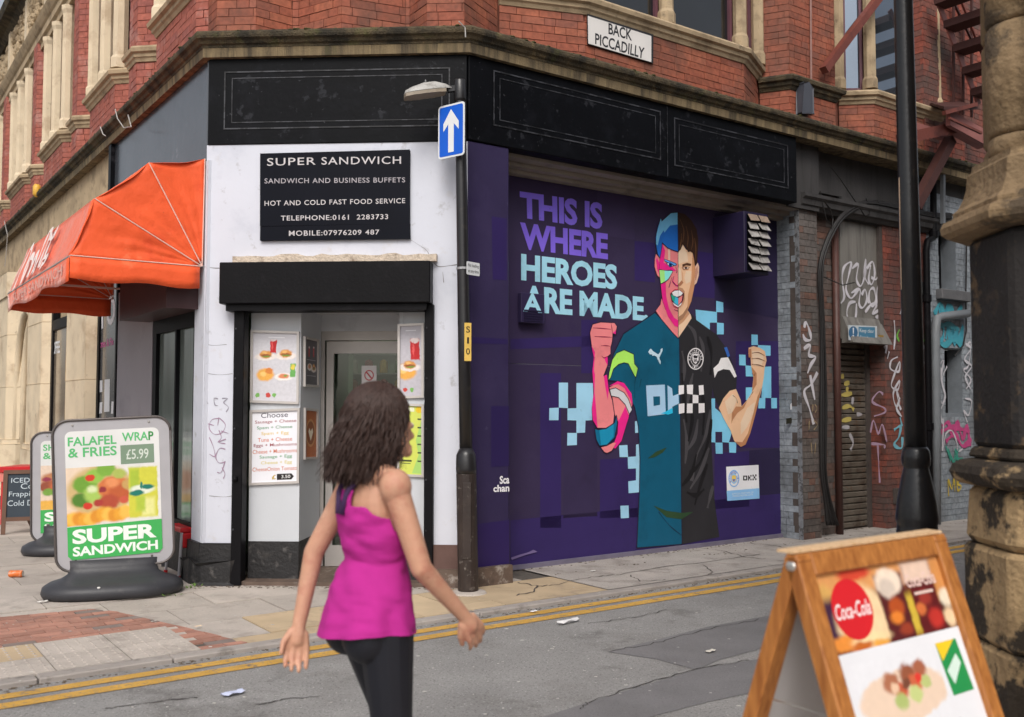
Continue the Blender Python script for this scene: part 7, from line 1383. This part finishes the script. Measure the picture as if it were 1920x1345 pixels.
st0, st1 = C.w(1752, -12, .75), C.w(1836, 196, .75)
for oo in (.2, ):
    MB().bar(C.w(1752, -12, oo), C.w(1836, 196, oo), .02, .1).obj('stringer', m_fp, fe)
    MB().bar(C.w(1790, -30, oo), C.w(1845, 110, oo), .03, .03).obj('handrail', m_fe, fe)
for k, y in enumerate((-8, 36, 80, 122, 162)):
    x = 1752 + 84 * (y + 12) / 208.; p = C.w(x + 8, y + 8, .2); q = p + C.n * .8; mb = MB(); e = C.u * .14
    mb.hexa([p - e - Vector((0, 0, .1)), q - e - Vector((0, 0, .1)), q + e - Vector((0, 0, .1)), p + e - Vector((0, 0, .1)), p - e, q - e, q + e, p + e]); mb.obj('tread', m_fed, fe)
for (a, b) in (((1788, 0), (1788, 200)), ((1806, 30), (1806, 215)), ((1822, -10), (1822, 220))): fbar((a, b), .03, .03, .1, 'post', m_fed)
fbar(((1786, 0), (1822, 75)), .03, .03, .1, 'rail', m_fed); fbar(((1770, 212), (1830, 196)), .05, .05, .8, 'rail'); fbar(((1780, 222), (1840, 250)), .03, .03, .85, 'rail')
# ================================================================== the woman walking by
PB = Vector((-.47, 3.32, RZ)); PF = Vector((.82, .572, 0)).normalized(); PRt = Vector((PF.y, -PF.x, 0))
def PW(f, r, z): return PB + PF * f + PRt * r + Vector((0, 0, z))
RM = Matrix((PF, PRt, Vector((0, 0, 1)))).transposed()
def body_parts():
    mb = MB()
    E = lambda f, r, z, a, b, c: mb.ell(PW(f, r, z), a, b, c, 20, 14, RM)
    K = lambda p, q, r0, r1: mb.cap(PW(*p), PW(*q), r0, r1)
    E(.03, 0, 1.575, .098, .077, .11); E(.055, 0, 1.505, .072, .058, .075); E(.125, 0, 1.53, .016, .013, .028); K((.115, 0, 1.56), (.138, 0, 1.525), .008, .013)
    E(.125, 0, 1.488, .012, .026, .009); E(.12, 0, 1.47, .018, .03, .02); E(.112, .033, 1.562, .014, .018, .012); E(.112, -.033, 1.562, .014, .018, .012)
    for s in (-1, 1): E(.022, .078 * s, 1.545, .022, .01, .034)
    K((-.01, 0, 1.36), (.012, 0, 1.5), .056, .05); K((-.015, -.10, 1.395), (-.015, .10, 1.395), .045, .045)
    E(.0, 0, 1.23, .1, .14, .2); E(.055, .062, 1.2, .062, .062, .06); E(.055, -.062, 1.2, .062, .062, .06); E(-.03, 0, 1.28, .08, .135, .14); E(0, 0, 1.05, .088, .118, .15); E(-.002, 0, .93, .108, .158, .11); E(-.06, .072, .875, .082, .082, .09); E(-.06, -.072, .875, .082, .082, .09)
    for s in (-1, 1): E(-.01, .165 * s, 1.365, .055, .052, .06)
    arms = []
    # right arm forward, left arm back
    K((-.01, .165, 1.36), (.06, .215, 1.1), .045, .036); K((.06, .215, 1.1), (.24, .19, .92), .036, .024)
    K((-.01, -.165, 1.36), (-.13, -.215, 1.115), .045, .036); K((-.13, -.215, 1.115), (-.19, -.2, .87), .036, .024)
    for (w, d, lat, sd) in (((.24, .19, .92), Vector((.62, -.05, -.78)), Vector((.1, 1, .1)), 1), ((-.19, -.2, .87), Vector((-.12, .05, -.98)), Vector((.35, -1, .0)), -1)):
        w = Vector(w); d.normalize(); lat = (lat - d * lat.dot(d)).normalized(); nr = d.cross(lat).normalized() * -sd     # nr: palm-forward side
        P = lambda a, b, c: tuple(w + d * a + nr * b + lat * c)
        K(P(.0, 0, 0), P(.05, .0, 0), .024, .026)
        for k, (bb, ln) in enumerate(((-.036, .062), (-.0125, .076), (.0115, .072), (.0345, .056))):
            b0 = P(.03, bb * .7, 0); b1 = P(.085, bb, -.004); b2 = P(.085 + ln * .5, bb * 1.02, -.016); b3 = P(.085 + ln * .82, bb, -.036)
            K(b0, b1, .0135, .011); K(b1, b2, .0098, .009); K(b2, b3, .0088, .0074)
        K(P(.02, .024, -.004), P(.055, .048, -.018), .014, .0105); K(P(.055, .048, -.018), P(.09, .052, -.03), .0105, .0085)
    for s, kn, an in ((1, (.03, .085, .5), (-.17, .085, .13)), (-1, (.13, -.08, .5), (.16, -.08, .1))):
        K((0, .085 * s, .88), kn, .088, .056); K(kn, an, .055, .035); m_ = [(kn[i] * .68 + an[i] * .32) for i in range(3)]; E(m_[0] - .022, m_[1], m_[2], .045, .045, .1)
        if s > 0: K((-.185, .085, .1), (-.09, .087, .03), .034, .03); K((-.09, .087, .03), (-.03, .088, .028), .03, .022)
        else: K((.14, -.08, .045), (.26, -.083, .035), .036, .032); K((.26, -.083, .035), (.33, -.085, .03), .032, .024)
    return mb
def evaluated(mb, vox, it):
    me = mb.mesh('body', M('skin', (194, 146, 120), .55, .08, 14, .12, 240, trans=.1, dirt=[((180, 118, 98), .35, 11), ((206, 162, 138), .2, 20), ((146, 100, 80), .5, 90, .68)])); ob = bpy.data.objects.new('tmp', me); COL.objects.link(ob)
    r_ = ob.modifiers.new('r', 'REMESH'); r_.mode = 'VOXEL'; r_.voxel_size = vox; s_ = ob.modifiers.new('s', 'SMOOTH'); s_.factor = .5; s_.iterations = it
    dg = bpy.context.evaluated_depsgraph_get(); out = bpy.data.meshes.new_from_object(ob.evaluated_get(dg)); bpy.data.objects.remove(ob); return out
pw_ = thing('person', 'person in a magenta vest and black leggings striding past the sandwich shop', 'person', PB)
bme = evaluated(body_parts(), .0048, 3)
bme.polygons.foreach_set('use_smooth', [True] * len(bme.polygons))
body = bpy.data.objects.new('body', bme); COL.objects.link(body); body.parent = pw_; body.matrix_parent_inverse = INV[pw_.name]; INV[body.name] = INV[pw_.name]
if not bme.materials: bme.materials.append(MC['skin'])
def loc(v): q = v - PB; return (q.dot(PF), q.dot(PRt), q.z)
def garment(name, mat, keep, off, cuts, relax=0):
    bm = bmesh.new(); bm.from_mesh(bme)
    for z, nz in cuts: bmesh.ops.bisect_plane(bm, geom=bm.verts[:] + bm.edges[:] + bm.faces[:], plane_co=PW(0, 0, z), plane_no=(0, 0, nz), clear_outer=True)
    dl = [f_ for f_ in bm.faces if not keep(*loc(f_.calc_center_median()))]; bmesh.ops.delete(bm, geom=dl, context='FACES')
    for _ in range(relax): bmesh.ops.smooth_vert(bm, verts=[v for v in bm.verts if not v.is_boundary or loc(v.co)[2] < .9], factor=.5, use_axis_x=True, use_axis_y=True, use_axis_z=False)
    bm.normal_update()
    nv = [(v, v.normal.copy()) for v in bm.verts]
    for v, n_ in nv: v.co += off(v, n_)
    for _ in range(2): bmesh.ops.smooth_vert(bm, verts=[v for v in bm.verts if v.is_boundary], factor=.5, use_axis_x=True, use_axis_y=True, use_axis_z=True)
    me = bpy.data.meshes.new(name); bm.to_mesh(me); bm.free(); me.materials.clear(); me.materials.append(mat); me.polygons.foreach_set('use_smooth', [True] * len(me.polygons))
    o = bpy.data.objects.new(name, me); COL.objects.link(o); o.parent = pw_; o.matrix_parent_inverse = INV[pw_.name]; md = o.modifiers.new('thickness', 'SOLIDIFY'); md.thickness = .003; md.offset = 1; return o
m_leg = M('black_leggings', (24, 25, 33), .55, .08, 6, .1, 90); m_top = M('magenta_vest', (180, 44, 136), .85, .1, 5, .5, 320, bdist=.004, spec=.2); m_bra = M('dark_purple_straps', (70, 44, 86), .6, .08, 6, .1)
from mathutils import noise as mnoise
ARMS = [(((-.01, .165, 1.36), (.06, .215, 1.1)), .058), (((.06, .215, 1.1), (.24, .19, .92)), .05), (((.24, .19, .92), (.36, .18, .77)), .08), (((-.01, -.165, 1.36), (-.13, -.215, 1.115)), .058), (((-.13, -.215, 1.115), (-.19, -.2, .87)), .05), (((-.19, -.2, .87), (-.21, -.19, .7)), .075)]
def isarm(f, r, z):
    p = Vector((f, r, z))
    for (a, b), rad in ARMS:
        a, b = Vector(a), Vector(b); t = min(1, max(0, (p - a).dot(b - a) / (b - a).length_squared))
        if (p - a - (b - a) * t).length < rad: return True
    return False
garment('leggings', m_leg, lambda f, r, z: z < 1.0 and not isarm(f, r, z), lambda v, n_: n_ * .004, [(1.0, 1), (.13, -1)])
def toff(v, n_):
    f, r, z = loc(v.co); n2 = Vector((n_.x, n_.y, n_.z * .2))
    wr = mnoise.noise(Vector((f * 9, r * 9, z * 22))) * .005 + mnoise.noise(Vector((f * 20 + z * 16, r * 20, z * 36))) * .0045 + .003 * math.sin((z * 75 + r * 55 + mnoise.noise(Vector((f * 7, r * 7, z * 7))) * 9)) * max(0, 1 - abs(z - 1.06) / .12)
    d1 = n2 * (.014 + wr); k = min(1, max(0, (1.12 - z) / .1)); k = k * k * (3 - 2 * k)
    if k > 0:
        t = min(1, max(0, (1.08 - z) / .22)); t = t * t * (3 - 2 * t); a, b = .122 + .038 * t, .15 + .034 * t; th = math.atan2(r / b, (f + .012) / a)
        e = 1 + wr * 5 + .035 * t * math.sin(th * 6 + z * 8) + .02 * t * math.sin(th * 11 - z * 14); tgt = PF * (-.012 - .015 * t + a * e * math.cos(th)) + PRt * (b * e * math.sin(th)) + Vector((0, 0, z - .012 * t * (1 + math.sin(th * 2 + 1)))) + PB
        d1 = d1.lerp(tgt - v.co, k)
    return d1
garment('vest', m_top, lambda f, r, z: .88 < z < (1.34 if f > 0 else 1.30 + .05 * (abs(r) < .05)) and not isarm(f, r, z) and abs(r) < (.2 if z < 1.22 else .165 - (z - 1.22) * .75), toff, [(.885, -1), (1.36, 1)], 22)
mb = MB()
for s in (-1, 1):
    mb.tube([PW(-.128, .012 * s, 1.27), PW(-.12, .03 * s, 1.34), PW(-.078, .06 * s, 1.41), PW(-.02, .078 * s, 1.438), PW(.04, .075 * s, 1.41), PW(.085, .07 * s, 1.33)], [.014, .011, .01, .01, .01, .011], 8)
mb.obj('straps', m_bra, pw_, smooth=True)
# eyes
for s in (-1, 1): MB().ell(PW(.118, .032 * s, 1.562), .012, .012, .012, 12, 8).obj('eye', M('eye_white', (226, 222, 216), .2, .02, 5, 0), pw_, smooth=True); MB().ell(PW(.127, .032 * s, 1.562), .005, .006, .006, 10, 6).obj('iris', M('iris_brown', (60, 40, 30), .2, .02, 5, 0), pw_, smooth=True)
# hair: cap and loose wavy locks
m_hair = M('brown_hair', (58, 40, 34), .55, .25, 60, .1, 200); hb_ = MB()
hb_.ell(PW(.005, 0, 1.598), .108, .09, .108, 24, 16, RM); hb_.ell(PW(-.035, 0, 1.54), .088, .092, .12, 20, 14, RM)
hme = evaluated(hb_, .01, 3); bm = bmesh.new(); bm.from_mesh(hme)
bmesh.ops.delete(bm, geom=[f_ for f_ in bm.faces if (lambda q: q[0] > .075 and q[2] < 1.64)(loc(f_.calc_center_median()))], context='FACES'); bm.to_mesh(hme); bm.free(); hme.materials.clear(); hme.materials.append(m_hair); hme.polygons.foreach_set('use_smooth', [True] * len(hme.polygons))
ho = bpy.data.objects.new('hair', hme); COL.objects.link(ho); ho.parent = pw_; ho.matrix_parent_inverse = INV[pw_.name]
st = MB(); rg = random.Random(3)
for i in range(2600):
    fly = i > 2300
    a = rg.uniform(-2.5, 2.5) + math.pi; el = rg.uniform(-.1, 1.45)          # around the back and sides
    rx_, ry_, rz_ = .108, .09, .105; d_ = Vector((math.cos(el) * math.cos(a) * rx_, math.cos(el) * math.sin(a) * ry_, math.sin(el) * rz_)); p = [.003 + d_.x, d_.y, 1.6 + d_.z]
    out = Vector((math.cos(a), math.sin(a), 0)); pts = []; ln = rg.uniform(.12, .23) + .1 * el; ph = rg.uniform(0, 6.28); am = rg.uniform(.004, .016); N = 9
    if out.x > .55 and el < .7: continue
    spread = rg.uniform(.0, .022) if not fly else rg.uniform(.02, .06)
    for k in range(N):
        t = k / (N - 1.); down = ln * t; q = Vector(p) + out * (.012 * math.sin(min(1, t * 2) * 1.57) + spread * t + am * math.sin(ph + t * 11)) + Vector((-.03 * t * t - .02 * t, am * math.cos(ph + t * 9), -down + .02 * (1 - t) * math.sin(t * 3.1)))
        # keep outside the skull
        e = Vector(((q.x - .003) / (rx_ + .012), q.y / (ry_ + .012), (q.z - 1.6) / (rz_ + .012)))
        if e.length < 1: e.normalize(); q = Vector((.003 + e.x * (rx_ + .012), e.y * (ry_ + .012), 1.6 + e.z * (rz_ + .012)))
        pts.append(PW(q.x, q.y, q.z))
    r0 = rg.uniform(.0011, .0024) if not fly else .0007; st.tube(pts, [r0 * (.5 + 1.0 * math.sin(math.pi * min(.92, .15 + .8 * k / (N - 1.)))) for k in range(N)], 5, caps=False)
lk = st.obj('locks', m_hair, None, smooth=True); lk.parent = pw_; lk.matrix_parent_inverse = INV[pw_.name]; lk['kind'] = 'stuff'
# trainers
m_sho = M('dark_trainer', (40, 40, 46), .6, .1, 8, .1); m_sole = M('white_sole', (216, 214, 212), .6, .04, 6, 0)
for (hf, hr, tf, lift) in ((-.185, .085, -.02, .05), (.12, -.08, .35, 0)):
    vs = []; fs = []; N = 12; secs = [(0, .032, .06), (.15, .04, .075), (.4, .038, .065), (.7, .046, .045), (.9, .042, .035), (1, .02, .022)]
    for q, w_, hgt in secs:
        f_ = hf - .03 + (tf - hf + .03) * q; z0 = lift * (1 - q) * 1.3
        for k in range(N):
            a = 6.2832 * k / N; vs.append(PW(f_, hr + w_ * 1.1 * math.cos(a), z0 + .035 + (hgt + .015) * math.sin(a) * (.9 if math.sin(a) > 0 else .35)))
    for i in range(len(secs) - 1):
        for k in range(N): fs.append((i * N + k, i * N + (k + 1) % N, (i + 1) * N + (k + 1) % N, (i + 1) * N + k))
    fs += [tuple(reversed(range(N))), tuple((len(secs) - 1) * N + k for k in range(N))]; so2 = MB().add(vs, fs).obj('shoe', m_sho, pw_, smooth=True)
    MB().prism([PW(hf - .03 + (tf - hf + .03) * q, hr + s * w_ * 1.05, lift * (1 - q) * 1.3) for s, L_ in ((1, secs), (-1, secs[::-1])) for q, w_, h_ in L_], (0, 0, .02)).obj('sole', m_sole, so2)
